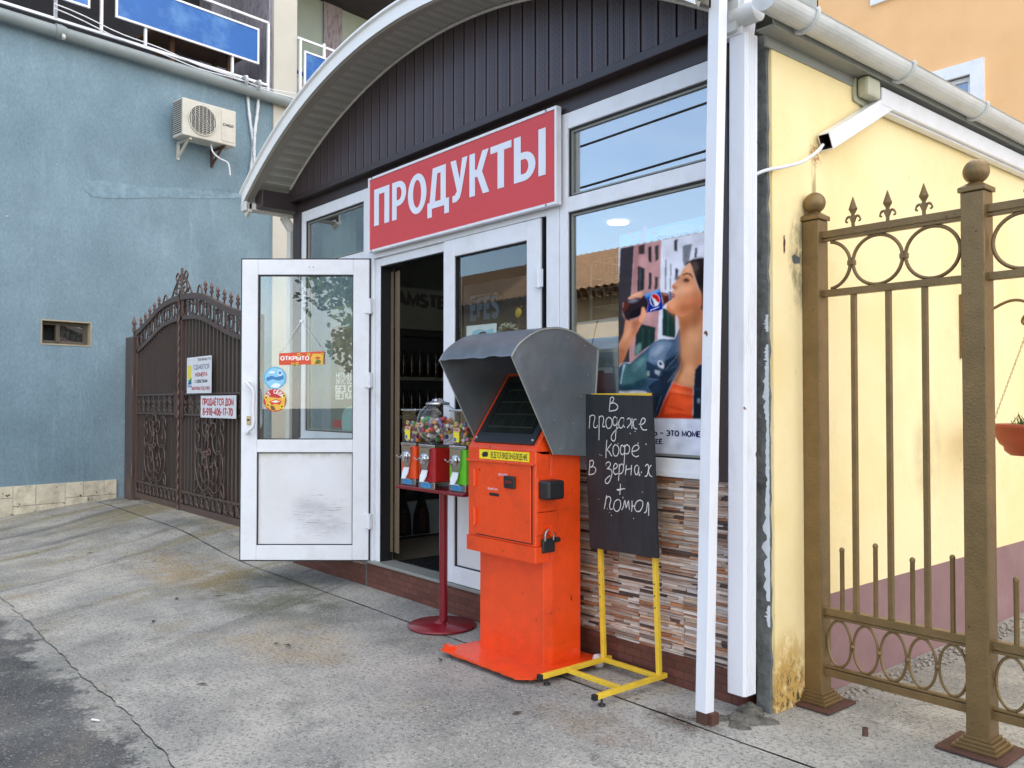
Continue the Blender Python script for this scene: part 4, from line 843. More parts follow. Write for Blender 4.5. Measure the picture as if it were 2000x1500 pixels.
# hood
HPf=[(2.80,1.685),(2.845,1.745),(2.915,1.795),(3.0,1.832),(3.107,1.848),(3.18,1.845),(3.255,1.829),(3.35,1.787),(3.435,1.752)]
hx0,hx1=-3.975,-3.345
hm=M['hood']; hd=MB()
pp=crom([(0,y,z) for y,z in HPf],5); n=len(pp)
nx=14; vs=[]
for off in (0,.004):
    for i,p in enumerate(pp):
        for j in range(nx+1):
            x=hx0+(hx1-hx0)*j/nx; dent=.016*math.exp(-((i-2)/7)**2)*noise.noise(Vector((x*11,0,2))) if 0<j<nx else 0
            vs.append((x,p.y,p.z+off+dent-.0+.02*math.exp(-(i/4)**2)*0))
st_=(nx+1); fs=[]
for i in range(n-1):
    for j in range(nx): fs.append([i*st_+j,i*st_+j+1,(i+1)*st_+j+1,(i+1)*st_+j]); fs.append([n*st_+i*st_+j,n*st_+(i+1)*st_+j,n*st_+(i+1)*st_+j+1,n*st_+i*st_+j+1])
for j in range(nx): fs.append([j,n*st_+j,n*st_+j+1,j+1])
hd.add(vs,fs,0,None,True)
hood=hd.build('hood',hm,k)
for xx,s_ in ((hx0,1),(hx1,-1)):
    mb=MB(); outl=[(p.y,p.z) for p in pp]+[(3.385,1.150),(3.09,1.172)]
    # grid the panel so that it can carry a dent
    mb.prism([(xx,y,z-.0015) for y,z in outl],(-.003*s_,0,0)); mb.build('side_panel',hm,hood)
    mb=MB(); mb.tube([(xx-.003*s_,p.y,p.z-.004) for p in pp],.0065,6); mb.tube([(xx-.002*s_,2.80,1.685),(xx-.002*s_,3.09,1.172)],.0035,6); mb.tube([(xx,3.435,1.75),(xx,3.385,1.15)],.008,6); mb.build('panel_seam',M['greyflash'],hood)
mb=MB()
for yy,zz in ((3.20,1.80),(3.33,1.76),(3.14,1.20),(3.35,1.6),(3.3,1.48),(3.24,1.33),(3.1,1.35)): mb.sphere((hx1+.0035,yy,zz),.0045,8,5)
mb.build('rivets',M['steel'],hood)
# dent pressed in the right cheek
# ---------------- easel with chalk board ----------------
e=thing('chalkboard_stand',(-3.06,3.2,0),'yellow metal floor stand holding a tall black chalkboard about coffee','chalkboard stand')
YP=M['yellowpaint']; lx,rx_=-3.25,-2.862; w_=.024
def cap(mb,x,y,z): mb.box(x-.0135,x+.0135,y-.004,y+.018,z-.0135,z+.0135)
for x in (lx,rx_):
    MB().bar((x,2.905,.052),(x,3.43,.052),w_,w_).build('foot',YP,e,.002)
    cp=MB(); cap(cp,x,2.905,.052); cp.build('end_cap',M['gasket'],e,.002)
    MB().bar((x,3.378,.064),(x-.055,3.378,1.47),w_,w_,up=(0,1,0)).build('upright',YP,e,.002)
    MB().lathe([(.016,0),(.018,.01),(.006,.012),(.006,.04)],(x,2.96,.0),12).build('glide',M['gasket'],e)
    mb=MB()
    for i,z in enumerate((.32,.385,.45) if x==lx else (.33,.39,.45)): mb.lathe([(.0045,0),(.0045,.0015)],(x-.055*(z+.07)/1.41,3.3665,z+.07),8,ax=(0,-1,0))
    mb.build('adjustment_holes',M['gasket'],e)
mb=MB(); mb.bar((lx+.012,3.378,.052),(rx_-.012,3.378,.052),w_*.95,w_*.95); mb.build('rear_crossbar',YP,e,.002)
mb=MB(); mb.bar((lx+.012,3.10,.052),(rx_-.012,3.10,.052),w_*.95,w_*.95); mb.build('front_crossbar',YP,e,.002)
mb=MB(); mb.bar((lx-.075,3.372,1.482),(rx_-.045,3.372,1.482),.026,.028); mb.build('top_rail',YP,e,.002)
# board : its own slightly turned plane y = BY
BY=3.335
c=[onY(x,y,BY) for x,y in ((1140,770),(1273,773),(1285,1091),(1152,1069))]
mb=MB(); mb.prism([c[3],c[2],c[1],c[0]],(0,.012,0)); bd=mb.build('board',M['chalkboard'],e,.002)
mb=MB(); rnd=random.Random(3)
def chalk(pts,sm=True):
    P=[onY(1130+x/4.412,760+y/4.412,BY) for x,y in pts]; P=crom(P,5) if sm else P
    Q=[(p.x+rnd.gauss(0,.0003),p.z+rnd.gauss(0,.0003),0) for p in P]
    ribbon(mb,Q,False,.0026,lambda x,y,z:Vector((x,BY-z,y)),.0006+rnd.random()*.0004)
C=[[(275,75),(272,120),(265,190)],[(272,82),(290,68),(305,85),(290,112),(276,124)],[(276,124),(310,120),(338,145),(330,175),(300,186),(265,190)],
 # prodazhe
 [(98,228),(96,280),(92,340)],[(98,240),(115,225),(135,228),(142,250),(130,300),(135,328),(155,330),(165,310)],[(178,232),(178,300),(176,440)],[(178,250),(192,232),(212,238),(216,270),(210,310),(214,325),(232,318)],
 [(262,240),(240,262),(236,300),(248,335),(272,335),(288,305),(286,262),(262,240)],[(330,250),(312,238),(298,262),(300,300),(316,315),(332,290),(334,250),(334,300),(322,380),(318,430),(304,448),(284,430),(288,395),(315,360),(345,330)],
 [(390,248),(366,250),(348,285),(352,325),(370,335),(386,310),(392,255),(388,310),(400,330)],[(420,262),(436,250),(452,268),(448,300),(432,318),(420,335)],[(462,250),(462,300),(460,342)],[(500,262),(482,262),(472,295),(482,335),(505,345)],[(520,300),(545,305),(570,285),(575,262),(560,250),(540,270),(538,320),(555,350),(590,350)],
 # kofe
 [(245,436),(240,500),(236,596)],[(285,470),(262,500),(245,525),(262,535),(275,560),(290,578)],[(316,478),(300,500),(298,545),(312,575),(335,570),(348,535),(342,495),(316,478)],[(398,480),(398,560),(392,655)],[(396,500),(375,482),(362,510),(364,550),(380,565),(396,550)],[(398,500),(415,480),(438,495),(440,530),(425,556),(400,555)],[(465,535),(500,530),(522,505),(508,482),(480,490),(462,525),(468,565),(495,582),(520,575)],
 # v zernah
 [(98,612),(95,680),(90,740)],[(98,625),(115,612),(130,628),(122,660),(100,675)],[(100,675),(130,668),(150,690),(138,725),(110,735),(90,740)],
 [(235,640),(255,628),(275,640),(268,668),(248,685),(275,690),(290,720),(278,770),(260,805),(240,812),(230,790),(246,765),(275,745)],[(300,690),(325,680),(335,660),(322,640),(305,660),(302,710),(318,735),(340,725)],[(352,645),(350,720),(345,788)],[(352,665),(370,645),(388,660),(386,700),(370,725),(352,730)],[(412,655),(408,700),(404,740)],[(408,695),(430,690),(455,682)],[(458,655),(455,700),(452,742)],[(512,655),(490,665),(484,705),(496,738),(512,720),(520,670),(520,720),(532,742)],[(575,665),(592,648),(604,665),(600,710),(590,745),(572,752)],[(628,655),(610,680),(604,710),(618,745),(636,752)],
 # +
 [(362,815),(360,860),(356,908)],[(330,866),(362,862),(402,858)],[(335,872),(365,868)],
 # pomol
 [(240,925),(232,980),(222,1032)],[(238,945),(255,925),(275,935),(278,960),(268,1000),(275,1035),(295,1030)],[(335,950),(310,975),(304,1025),(325,1052),(350,1040),(364,995),(356,960),(335,950)],[(372,1042),(388,1010),(400,960),(408,1000),(412,1020),(430,965),(436,1010),(440,1040)],[(462,960),(462,1010),(458,1056)],[(462,1015),(480,1005)],[(530,955),(498,975),(484,1020),(500,1052),(530,1050),(552,1010),(552,970),(530,955)],[(568,1068),(585,1050),(592,1000),(600,978),(606,1020),(604,1092)]]
for s_ in C: chalk(s_)
for i in range(24):
    x=rnd.uniform(110,600); y=rnd.uniform(360,1200); chalk([(x,y),(x+rnd.uniform(-2,2),y+rnd.uniform(3,14))],False)
mb.build('chalk_writing',M['chalk'],bd)
# ---------------- candy machines ----------------
g=thing('vending_stand',(-4.55,3.215,0),'dark red pole stand with round base carrying three candy dispensers','display stand')
MR_=M['maroon']
MB().lathe([(.217,0),(.222,.006),(.215,.014),(.06,.022),(.03,.03),(.028,.05)],(-4.535,3.215,.003),48).build('round_base',MR_,g)
MB().lathe([(.027,0),(.027,.86)],(-4.52,3.215,.04),20).build('pole',MR_,g)
MB().box(-4.89,-4.13,3.08,3.31,.875,.895).build('tray',MR_,g,.004)
cols=[lin(c) for c in ('C9483A','DDB84A','4E9A4C','4A6AA0','E8E6E0','D98AA6','DC8A48','7A5688','A8BE62','B03A48','86B4C2','D8D4CA','8A8478','E6E2DC','C8B08C')]
M['candy']=pbr('candy_shell',(.5,.5,.5),.25,var=.05,attr=True)
def dispenser(x,col,colname,round_,label):
    DT=Matrix.Translation((0,-.045 if round_ else 0,-.021))
    t=thing('candy_dispenser',(x,3.21,.915),label,'candy machine',group='coin candy dispensers on the red stand')
    y=3.21; body=pbr(colname+'_enamel',col,.28,var=.05,coat=.4); hw=.088
    mb=MB(DT); mb.prism([(x-hw,y-hw,.965),(x+hw,y-hw,.965),(x+hw,y+hw,.965),(x-hw,y+hw,.965)],(0,0,.215)); mb.build('body',body,t,.012)
    MB(DT).box(x-hw-.002,x+hw+.002,y-hw-.002,y+hw+.002,.916,.964).build('chrome_base',M['chrome'],t,.006)
    mb=MB(DT); mb.box(x-hw-.0015,x+hw+.0015,y-hw-.0015,y+hw+.0015,1.181,1.20); mb.build('collar',M['chrome'],t,.004)
    # coin mechanism
    m1=MB(DT); m1.prism([(x-.055,y-hw-.018,1.18),(x+.055,y-hw-.018,1.18),(x+.05,y-hw-.018,1.09),(x+.03,y-hw-.018,1.04),(x-.03,y-hw-.018,1.04),(x-.05,y-hw-.018,1.09)],(0,.017,0)); m1.lathe([(.036,0),(.034,.014),(.018,.02),(.016,.034)],(x,y-hw-.018,1.11),18,ax=(0,-1,0)); mc=m1.build('coin_mechanism',M['chrome'],t,.003)
    h=MB(DT); h.tube(crom([(x-.045,y-hw-.062,1.118),(x-.02,y-hw-.058,1.104),(x,y-hw-.056,1.11),(x+.02,y-hw-.058,1.116),(x+.045,y-hw-.062,1.102)],4),[.005]*4+[.011]*9+[.005]*4,8,flat=.5); h.build('turn_handle',M['chrome'],mc)
    mb=MB(DT); P=[(x-.028,1.045),(x+.028,1.045),(x+.034,1.0),(x+.02,.965),(x-.02,.965),(x-.034,1.0)]; mb.prism([(p,y-hw-.012-(1.045-q)*.35,q) for p,q in P],(0,.006,0)); mb.build('chute_flap',M['pvc'],t,.003)
    if col!='D8481E':
        MB(DT).box(x-.06,x+.05,y-hw-.0045,y-hw-.0025,.926,.955).build('sticker',pbr(colname+'_label','3C8BC4',.5,var=.25,vs=60),t)
    bl=MB(DT); rn=random.Random(int(-x*100)); balls=[]
    if round_:
        cz=1.335; prof=[(.05,1.205-cz)]+[(.138*math.cos(a),.138*math.sin(a)) for a in [R(-66)+R(132)*i/16 for i in range(17)]]
        MB(DT).lathe(prof,(x,y,cz),32).build('clear_globe',M['clear'],t)
        MB(DT).lathe([(.075,1.453),(.078,1.462),(.07,1.468),(.04,1.476),(.035,1.49),(.012,1.494),(.0,1.495)],(x,y,0),28).build('lid',M['chrome'],t)
        tries=0
        while len(balls)<95 and tries<9000:
            tries+=1; p=Vector((rn.uniform(-.12,.12),rn.uniform(-.12,.12),rn.uniform(-.12,.03)))
            if p.length<.115 and p.length>.055 and all((p-q).length>.025 for q in balls): balls.append(p)
        for p in balls: bl.sphere(Vector((x,y,cz))+p,rn.uniform(.013,.016),10,7,0,rn.choice(cols))
    else:
        c=MB(DT); hw2=.083; w2=.003
        for q in ((x-hw2,x-hw2+w2,y-hw2,y+hw2),(x+hw2-w2,x+hw2,y-hw2,y+hw2),(x-hw2+w2,x+hw2-w2,y-hw2,y-hw2+w2),(x-hw2+w2,x+hw2-w2,y+hw2-w2,y+hw2)): c.box(q[0],q[1],q[2],q[3],1.201,1.41)
        c.build('clear_bin',M['clear'],t)
        MB(DT).box(x-.09,x+.09,y-.09,y+.09,1.411,1.425).build('lid',M['chrome'],t,.005)
        tries=0; top=1.33
        while len(balls)<95 and tries<9000:
            tries+=1; p=Vector((rn.uniform(-.068,.068),rn.uniform(-.068,.068),rn.uniform(1.215,top)))
            if max(abs(p.x),abs(p.y))>.04 and all((p-q).length>.0245 for q in balls): balls.append(p)
        for p in balls: bl.sphere(Vector((x+p.x,y+p.y,p.z)),rn.uniform(.012,.0145),10,7,0,rn.choice(cols))
    bl.build('candies',M['candy'],t,kind='stuff')
    # front sticker
    yy=y-(.083 if not round_ else .135); sb=MB(DT); z=1.235; w=.05
    C1,C2,C3,C4=lin('E9D83A'),lin('E9B9A0'),lin('3F6FB0'),lin('5A1E1A')
    if not round_:
        sb.box(x-.045,x+.015,yy-.0022,yy-.0006,1.222,1.285,0,C1); sb.box(x-.045,x+.02,yy-.0025,yy-.0007,1.288,1.308,0,C2)
        sb.box(x-.04,x-.015,yy-.003,yy-.0023,1.226,1.250,0,C3); write(sb,'ИГРУШКА',(x-.038,yy-.0027,1.293),(1,0,0),(0,0,1),(0,-1,0),.05,.010,.9,0,C4)
        sb.lathe([(.014,0),(.014,.002)],(x-.015,yy-.0008,1.335),18,0,lin('C9B871'),ax=(0,-1,0)); write(sb,'10',(x-.02,yy-.0032,1.329),(1,0,0),(0,0,1),(0,-1,0),.010,.012,.9,0,C4)
    else:
        sb.box(x-.045,x+.02,yy-.001,yy+.0008,1.318,1.338,0,C2); write(sb,'ИГРУШКА',(x-.038,yy-.0012,1.323),(1,0,0),(0,0,1),(0,-1,0),.05,.010,.9,0,C4)
    sb.build('price_sticker',M['print'],t)
dispenser(-4.795,'E8521C','orange',False,'candy dispenser with orange body, square bin, nearest the open door')
dispenser(-4.515,'A3141E','red',True,'candy dispenser with dark red body and round clear globe')
dispenser(-4.245,'62C22A','green',False,'candy dispenser with lime green body beside the orange kiosk')
# ---------------- blue neighbour building ----------------
BO=Vector((-12.52,3.51,0)); th=R(8); BU=Vector((-math.sin(th),math.cos(th),0)); BN=Vector((math.cos(th),math.sin(th),0))
BM=Matrix.Translation(BO)@Matrix(((BU.x,BN.x,0,0),(BU.y,BN.y,0,0),(0,0,1,0),(0,0,0,1)))
def BP(x,y,n=0):
    P=onPlane(x,y,BO+BN*n,BN); return ((P-BO).dot(BU),P.z)
M['cement2']=pbr('rough_reveal_plaster','A59C86',.9,var=.15,vs=9)
b=thing('blue_building',tuple(BO),'tall blue plastered house with stone base and white railed balcony','building')
uE=BP(531,400)[0]; uP=BP(577,300)[0]; uT=uE+.0
wz0,wz1=BP(130,675)[1],BP(130,626)[1]; wu0,wu1=BP(79,650)[0],BP(179,650)[0]
ZT=6.16
mb=MB(BM); mb.box(-4.2,wu0,-.3,0,-.1,ZT); mb.box(wu1,uE,-.3,0,-.1,ZT); mb.box(wu0,wu1,-.3,0,-.1,wz0); mb.box(wu0,wu1,-.3,0,wz1,ZT); mb.build('wall',M['bluewall'],b)
mb=MB(BM); mb.box(-4.2,uP+6,-9,-.301,-.1,6.1); mb.box(-4.2,uP+6,-9,-1.6,6.1,11); mb.box(-4.2,uP+6,-1.6,0,9.0,11); mb.box(-4.2,-4.0,-1.6,-.01,6.1,9); mb.build('rear_mass',M['darkwall'],b)
mb=MB(BM); mb.box(uE+.002,uP,-.9,.03,-.1,11.3); mb.build('corner_pilaster',M['cream'],b)
mb=MB(BM); mb.box(uP,uP+6,-.3,-.05,-.1,6.16); mb.box(uP,uP+6,-1.5,-1.4,6.1,9); mb.build('return_wall',M['palegreen'],b)
wf=frame(wu0,wu1,wz0,wz1,.018,-.10,.006,MB(BM)).build('window',M['cement2'],b)
mb=MB(BM); frame(wu0+.018,wu1-.018,wz0+.018,wz1-.018,.045,-.14,-.09,mb); um=wu0+(wu1-wu0)*.33; mb.box(um,um+.05,-.12,-.07,wz0+.05,wz1-.05); mb.build('sash',pbr('dull_grey_brown_sash','5C5348',.6),wf)
MB(BM).box(um,wu1-.06,-.125,-.12,wz0+.06,wz1-.06).build('pane',M['glass'],wf)
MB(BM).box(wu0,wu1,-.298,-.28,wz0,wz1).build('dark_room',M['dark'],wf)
# stone base
mb=MB(BM); rn=random.Random(5); u=-4.2; zt=.385; uS=BP(226,950)[0]
while u<uS-.01:
    for z0,z1 in ((-.05,.02),(.02,.21),(.215,zt)):
        pass
    w=rn.choice((.28,.36,.5,.62)); ue=min(u+w,uS)
    split=rn.choice((.13,.19,.24)); zc=[-.1,split,zt]
    for a_,b_ in ((-.1,split-.003),(split+.003,zt)):
        if rn.random()<.35 and ue-u>.3:
            m_=u+(ue-u)*rn.uniform(.35,.65)
            for p,q in ((u,m_-.003),(m_+.003,ue-.005)):
                kk=rn.uniform(.85,1.1); mb.box(p,q,.0,.03+rn.uniform(0,.004),a_,b_,0,tuple(kk*v for v in lin('D4CBB6')))
        else:
            kk=rn.uniform(.85,1.1); mb.box(u,ue-.005,.0,.03+rn.uniform(0,.004),a_,b_,0,tuple(kk*v for v in lin('D4CBB6')))
    u=ue
mb.box(-4.2,uS-.004,.001,.026,-.1,zt-.004,1); mb.build('stone_base',[M['creamstone'],M['grout']],b)
# rough plaster patch
mb=MB(BM); q=[BP(x,y,.008) for x,y in ((163,362),(180,354),(215,353),(250,359),(290,365),(340,367),(400,371),(440,375),(482,379),(470,386),(400,388),(330,386),(250,387),(190,385),(170,376))]
q=[(v.x,v.y) for v in crom([(a_,b_,0) for a_,b_ in q],4,True)]
mb.prism([(a_,.0015,b_+.012*noise.noise(Vector((a_*14,b_*9,1)))) for a_,b_ in q],(0,.004,0))
u0=min(a_ for a_,_ in q)+.12; u1=max(a_ for a_,_ in q)-.25; n=int((u1-u0)/.032)
for i in range(n):
    u=u0+(u1-u0)*i/n; zc=q and BP(163+(482-163)*i/n,372+8*i/n)[1]
    h=.11*(1-.5*i/n)*rn.uniform(.5,1)
    if rn.random()<.8: mb.bar((u,.007,zc-h),(u+rn.uniform(-.01,.01),.007,zc+h),.012,.004,up=(0,1,0))
mb.build('plaster_patch',M['bluepatch'],b)
# drain pipe along the slab
p=[BP(x,y,.12) for x,y in ((0,31),(579,182))]; zc=(p[0][1]+p[1][1])/2-.075; r=.082
mb=MB(BM); mb.tube([(-4.2,.12,zc+.01),(-3,.12,zc),(uP+.15,.12,zc-.02),(uP+.6,.12,zc-.03)],r,16)
for xx in (118,): u=BP(xx,60,.12)[0]; mb.lathe([(r+.012,-.07),(r+.014,0),(r+.003,.06)],(u,.12,zc),16,ax=(1,0,0))
mb.tube(crom([(uP+.12,.12,zc),(uP+.16,.12,zc+.16),(uP+.2,.12,zc+.22),(uP+.38,.12,zc+.22)],4),.07,12)
dp=mb.build('drain_pipe',M['pipe'],b)
mb=MB(BM); a_=BP(126,66,.23); mb.tube([(a_[0],.12,zc),(a_[0],.22,zc-.08),(a_[0]-.02,.25,zc-.12)],.022,8); mb.build('pipe_stub',M['cream'],dp)
mb=MB(BM); mb.box(-4.2,uE-.002,-1.6,-.002,ZT+.001,ZT+.14); mb.build('balcony_slab',M['bluewall'],b)
# balcony railing
z1=6.47; z2=7.47
ur=BP(524,100,.05)[0]
mb=MB(BM); t=.035
mb.bar((-4.2,.05,z1),(ur,.05,z1),t,t); mb.bar((-4.2,.05,z2),(ur,.05,z2),t,t)
posts=[BP(x,30,.05)[0] for x in (108,198,524)]
for i,u in enumerate(posts): mb.bar((u,.05,ZT+.1 if i==2 else z1),(u,.05,z2),t,t)
for x in (-20,108,284,454): u=BP(x,60,.05)[0]; mb.bar((u,.05,z1),(u,.05,6.75),t,t)
mb.build('railing',M['pvc'],b)
def bpanel(u0,u1,z0,z1,n):
    p=MB(BM).box(u0,u1,n,n+.008,z0,z1).build('rail_panel',M['bluepanel'],b); frame(u0-.02,u1+.02,z0-.02,z1+.02,.028,n-.01,n+.02,MB(BM)).build('panel_frame',M['pvc'],p)
L_=BP(228,30,.08)[0]; Rr=BP(503,70,.08)[0]; bpanel(L_,Rr,6.76,7.28,.08)
L2=BP(172,15,.08)[0]; bpanel(L2-2.1,L2,6.76,7.28,.08); bpanel(L2-4.6,L2-2.5,6.76,7.28,.08)
mb=MB(BM); us=BP(448,60,-.8)[0]; mb.box(us-.1,uE,-1.6,-1.2,6.28,9); mb.box(uE-.06,uE,-1.4,-.02,6.28,9); mb.build('balcony_side_wall',M['mauvewall'],b)
# second balcony
u0=uP; mb=MB(BM); mb.bar((u0,.05,z2-.06),(u0+4,.05,z2-.06),t,t)
mb.bar((u0+.05,.05,ZT),(u0+.05,.05,z2-.06),t,t); um=BP(633,70,.05)[0]; mb.bar((um,.05,7.15),(um,.05,z2),.04,t); mb.build('railing',M['pvc'],b)
a_=BP(596,80,.08)[0]; bpanel(a_,a_+2.1,6.62,7.20,.08)
du=BP(672,40,-1.38)[0]
mb=MB(BM); mb.box(BP(632,20,-1.38)[0],du-.05,-1.40,-1.37,6.2,9); mb.build('balcony_dark_opening',M['mauvewall'],b)
mb=MB(BM); frame(du,du+1.0,6.2,8.35,.12,-1.39,-1.33,mb); mb.box(du+.12,du+.88,-1.385,-1.34,6.2,7.2); mb.box(du+.47,du+.53,-1.385,-1.34,7.2,8.25); bd2=mb.build('balcony_door',M['pvc'],b)
mb=MB(BM); mb.box(du+.12,du+.88,-1.395,-1.375,7.2,8.25); mb.build('door_pane',M['dark'],bd2)
# cables drooping along the balcony
for i,(z0,zz,dz) in enumerate(((6.62,6.34,-.05),(6.56,6.42,-.12))):
    pts=[]; ua=BP(105,25,.16)[0]; ub=BP(575,165,.16)[0]
    for j in range(21):
        t_=j/20; pts.append((ua+(ub-ua)*t_,.16+.03*math.sin(j),z0+(zz-z0)*t_+dz*4*t_*(1-t_)))
    c=MB(BM).tube(pts,.008,6).build('cable',M['pvc'],None); tag(c,('thin white cable sagging below the blue balcony panel','second white cable sagging lower along the balcony edge')[i],'cable')
# air conditioner
an=.42; A=BP(357,189,an); B_=BP(461,213,an); D=BP(357,262,an); zA=(A[1]+B_[1])/2; zD=D[1]-.0
ac=thing('air_conditioner',tuple(BM@Vector(((A[0]+B_[0])/2,.2,D[1]-.2))),'white outdoor air conditioner unit on brackets on blue wall','air conditioner')
ua,ub=A[0],B_[0]; zt_=A[1]; zb_=zt_-(A[1]-D[1])
mb=MB(BM); mb.box(ua,ub,an-.30,an,zb_,zt_); mb.build('casing',M['ac'],ac,.012)
mb=MB(BM)
for i in range(16): mb.box(ua-.004,ua-.0005,an-.28,an-.03,zb_+.04+i*.03,zb_+.055+i*.03)
mb.build('side_fins',M['acdark'],ac)
fc=Vector((ua+(ub-ua)*.36,an+.002,(zt_+zb_)/2)); rr=(zt_-zb_)*.40
mb=MB(BM); mb.lathe([(rr,0),(rr,.006)],tuple(fc),36,ax=(0,1,0)); fan=mb.build('fan_opening',M['acdark'],ac)
mb=MB(BM)
for i in range(1,9): q=rr*i/9; mb.ring((fc.x,an+.014,fc.z),(1,0,0),(0,0,1),q,q,.0028,28,5)
for i in range(-3,4): 
    dx=rr*i/3.6; h=math.sqrt(rr*rr-dx*dx); mb.bar((fc.x+dx,an+.018,fc.z-h),(fc.x+dx,an+.018,fc.z+h),.006,.005,up=(0,1,0))
mb.ring((fc.x,an+.01,fc.z),(1,0,0),(0,0,1),rr,rr,.010,36,6); mb.build('fan_guard',M['ac'],fan)
mb=MB(BM); ul=ua+(ub-ua)*.72; mb.box(ul,ub-.02,an+.0005,an+.006,zb_+.05,zt_-.04); sp_=mb.build('service_panel',M['ac'],ac,.003)
mb=MB(); write(mb,'CHIGO',BM@Vector((ul+.02,an+.0065,zt_-.26)),BU,(0,0,1),BN,.16,.035,1.5,0,None,.001,.15,3); mb.build('lettering',M['acdark'],sp_)
mb=MB(BM)
mb.bar((ua+.14,.0,zb_-.02),(ua+.14,an-.03,zb_-.02),.035,.03); mb.bar((ua+.14,.0,zb_-.24),(ua+.14,.30,zb_-.03),.03,.02); mb.bar((ua+.14,.015,zb_-.26),(ua+.14,.015,zb_-.0),.035,.03,up=(0,1,0)); mb.build('bracket',M['ac'],ac)
mb=MB(BM); mb.bar((ub-.16,.0,zb_-.02),(ub-.16,an-.03,zb_-.02),.035,.03); mb.bar((ub-.16,.0,zb_-.24),(ub-.16,.30,zb_-.03),.03,.02); mb.bar((ub-.16,.015,zb_-.26),(ub-.16,.015,zb_),.035,.03,up=(0,1,0)); mb.build('bracket',M['rust'],ac)
mb=MB(BM); mb.tube(crom([(ul-.1,.3,zb_),(ul-.08,.32,zb_-.12),(ul+.02,.34,zb_-.2),(ul+.16,.33,zb_-.24),(ub-.02,.30,zb_-.40)],5),.012,8); mb.build('drain_hose',M['pvc'],ac)
# insulated pipes
for i,(pts,lab) in enumerate((([(482,150),(481,165),(483,180),(486,215),(491,255),(494,285),(491,322),(486,350)],'silver wrapped pipe running down the blue wall, left of two'),([(506,160),(504,172),(503,190),(500,225),(496,255),(494,290),(495,322),(499,352)],'silver wrapped pipe running down the blue wall, right of two'))):
    P=[]; 
    for j,(x,y) in enumerate(pts):
        n=.05 if j>1 else (.26 if j==0 else .2)
        if j==0: P.append((BP(x,y,.25)[0],.02,BP(x,y,.25)[1]))
        q=BP(x,y,n); P.append((q[0],n+.03*i,q[1]))
    P=crom(P,4); o=MB(BM).tube(P,[.026+.005*math.sin(k*2.3) for k in range(len(P))],8).build('insulated_pipe',M['foil'],None); tag(o,lab,'pipe',group='wrapped air conditioner pipes')
# table and chair on the balconies
o=thing('balcony_table',tuple(BM@Vector((BP(380,90,-.5)[0],-.5,6.28))),'brown wooden table behind the balcony railing under the blue panel','table')
tu0=BP(300,90,-.3)[0]; tu1=BP(478,110,-.3)[0]; MB(BM).box(tu0,tu1,-.9,-.25,6.92,6.97).build('tabletop',M['wood'],o,.02)
for u in (tu0+.3,tu1-.25):
    for n in (-.8,-.35): MB(BM).bar((u,n,6.28),(u,n,6.92),.06,.06,up=(0,1,0)).build('leg',M['wood'],o)
cu=BP(590,120,-.35)[0]; o=thing('plastic_chair',tuple(BM@Vector((cu,-.4,6.2))),'dark blue plastic chair on the balcony beside the cream corner','chair')
bl=pbr('dark_blue_plastic','1D2E78',.35)
MB(BM).box(cu-.1,cu+.42,-.65,-.15,6.60,6.64).build('seat',bl,o,.02)
mb=MB(BM); mb.tube(crom([(cu-.12,-.6,6.6),(cu-.14,-.62,6.9),(cu+.0,-.66,7.12),(cu+.16,-.68,7.18),(cu+.32,-.66,7.12),(cu+.44,-.62,6.9),(cu+.42,-.6,6.6)],5),.035,8); 
mb.build('backrest_frame',bl,o); MB(BM).box(cu-.06,cu+.38,-.66,-.64,6.72,7.05).build('backrest',M['cream'],o)
for u in (cu-.06,cu+.38):
    for n in (-.6,-.2): MB(BM).bar((u,n,6.18),(u,n,6.62),.05,.05,up=(0,1,0)).build('leg',bl,o)
# ---------------- iron gate ----------------
GYp=3.52
gt=thing('iron_gate',(-10.28,GYp,.12),'dark brown double-leaf wrought iron gate with arched scroll top','gate')
top=[onY(x,y,GYp) for x,y in ((261,653),(278,639.5),(299,617),(317,597),(335,584.5),(357,576))]
xm=top[-1].x; TL=[(p.x,p.z) for p in top]; TR=[(2*xm-x,z) for x,z in TL[::-1]]+[(2*xm-TL[0][0]+.3,TL[0][1]-.04)]
Gz0=.17
def ztop(x):
    pts=TL if x<=xm else TR
    pts=pts+[]; 
    for i in range(len(pts)-1):
        if pts[i][0]<=x<=pts[i+1][0]+1e-6:
            t=(x-pts[i][0])/(pts[i+1][0]-pts[i][0]); break
    else: return pts[0][1] if x<pts[0][0] else pts[-1][1]
    g=lambda j: pts[max(0,min(len(pts)-1,j))][1]
    a,b_,c,d=g(i-1),g(i),g(i+1),g(i+2)
    return .5*((2*b_)+(c-a)*t+(2*a-5*b_+4*c-d)*t*t+(3*b_-a-3*c+d)*t**3)
def cscroll(mb,cx,cz,w,h,y,r=.007,flip=1):
    P=[]
    for i in range(9): a=R(150-45*i) if True else 0; rr_=.10+.012*i; P.append((-.26+rr_*math.cos(a+R(180)),.22+rr_*math.sin(a+R(180))))
    P=P[::-1][:7][::-1]
    Lh=[(-.2,.2),(-.3,.12),(-.36,.24),(-.26,.38),(-.10,.28),(-.13,.02)]
    pts=[(-.18,.22),(-.27,.14),(-.34,.26),(-.24,.40),(-.42,.34),(-.48,.1),(-.40,-.22),(-.2,-.42),(0,-.48),(.2,-.42),(.40,-.22),(.48,.1),(.42,.34),(.24,.40),(.34,.26),(.27,.14),(.18,.22)]
    mb.tube(crom([(cx+p*w,y,cz+q*h*flip) for p,q in pts],3),r,6)
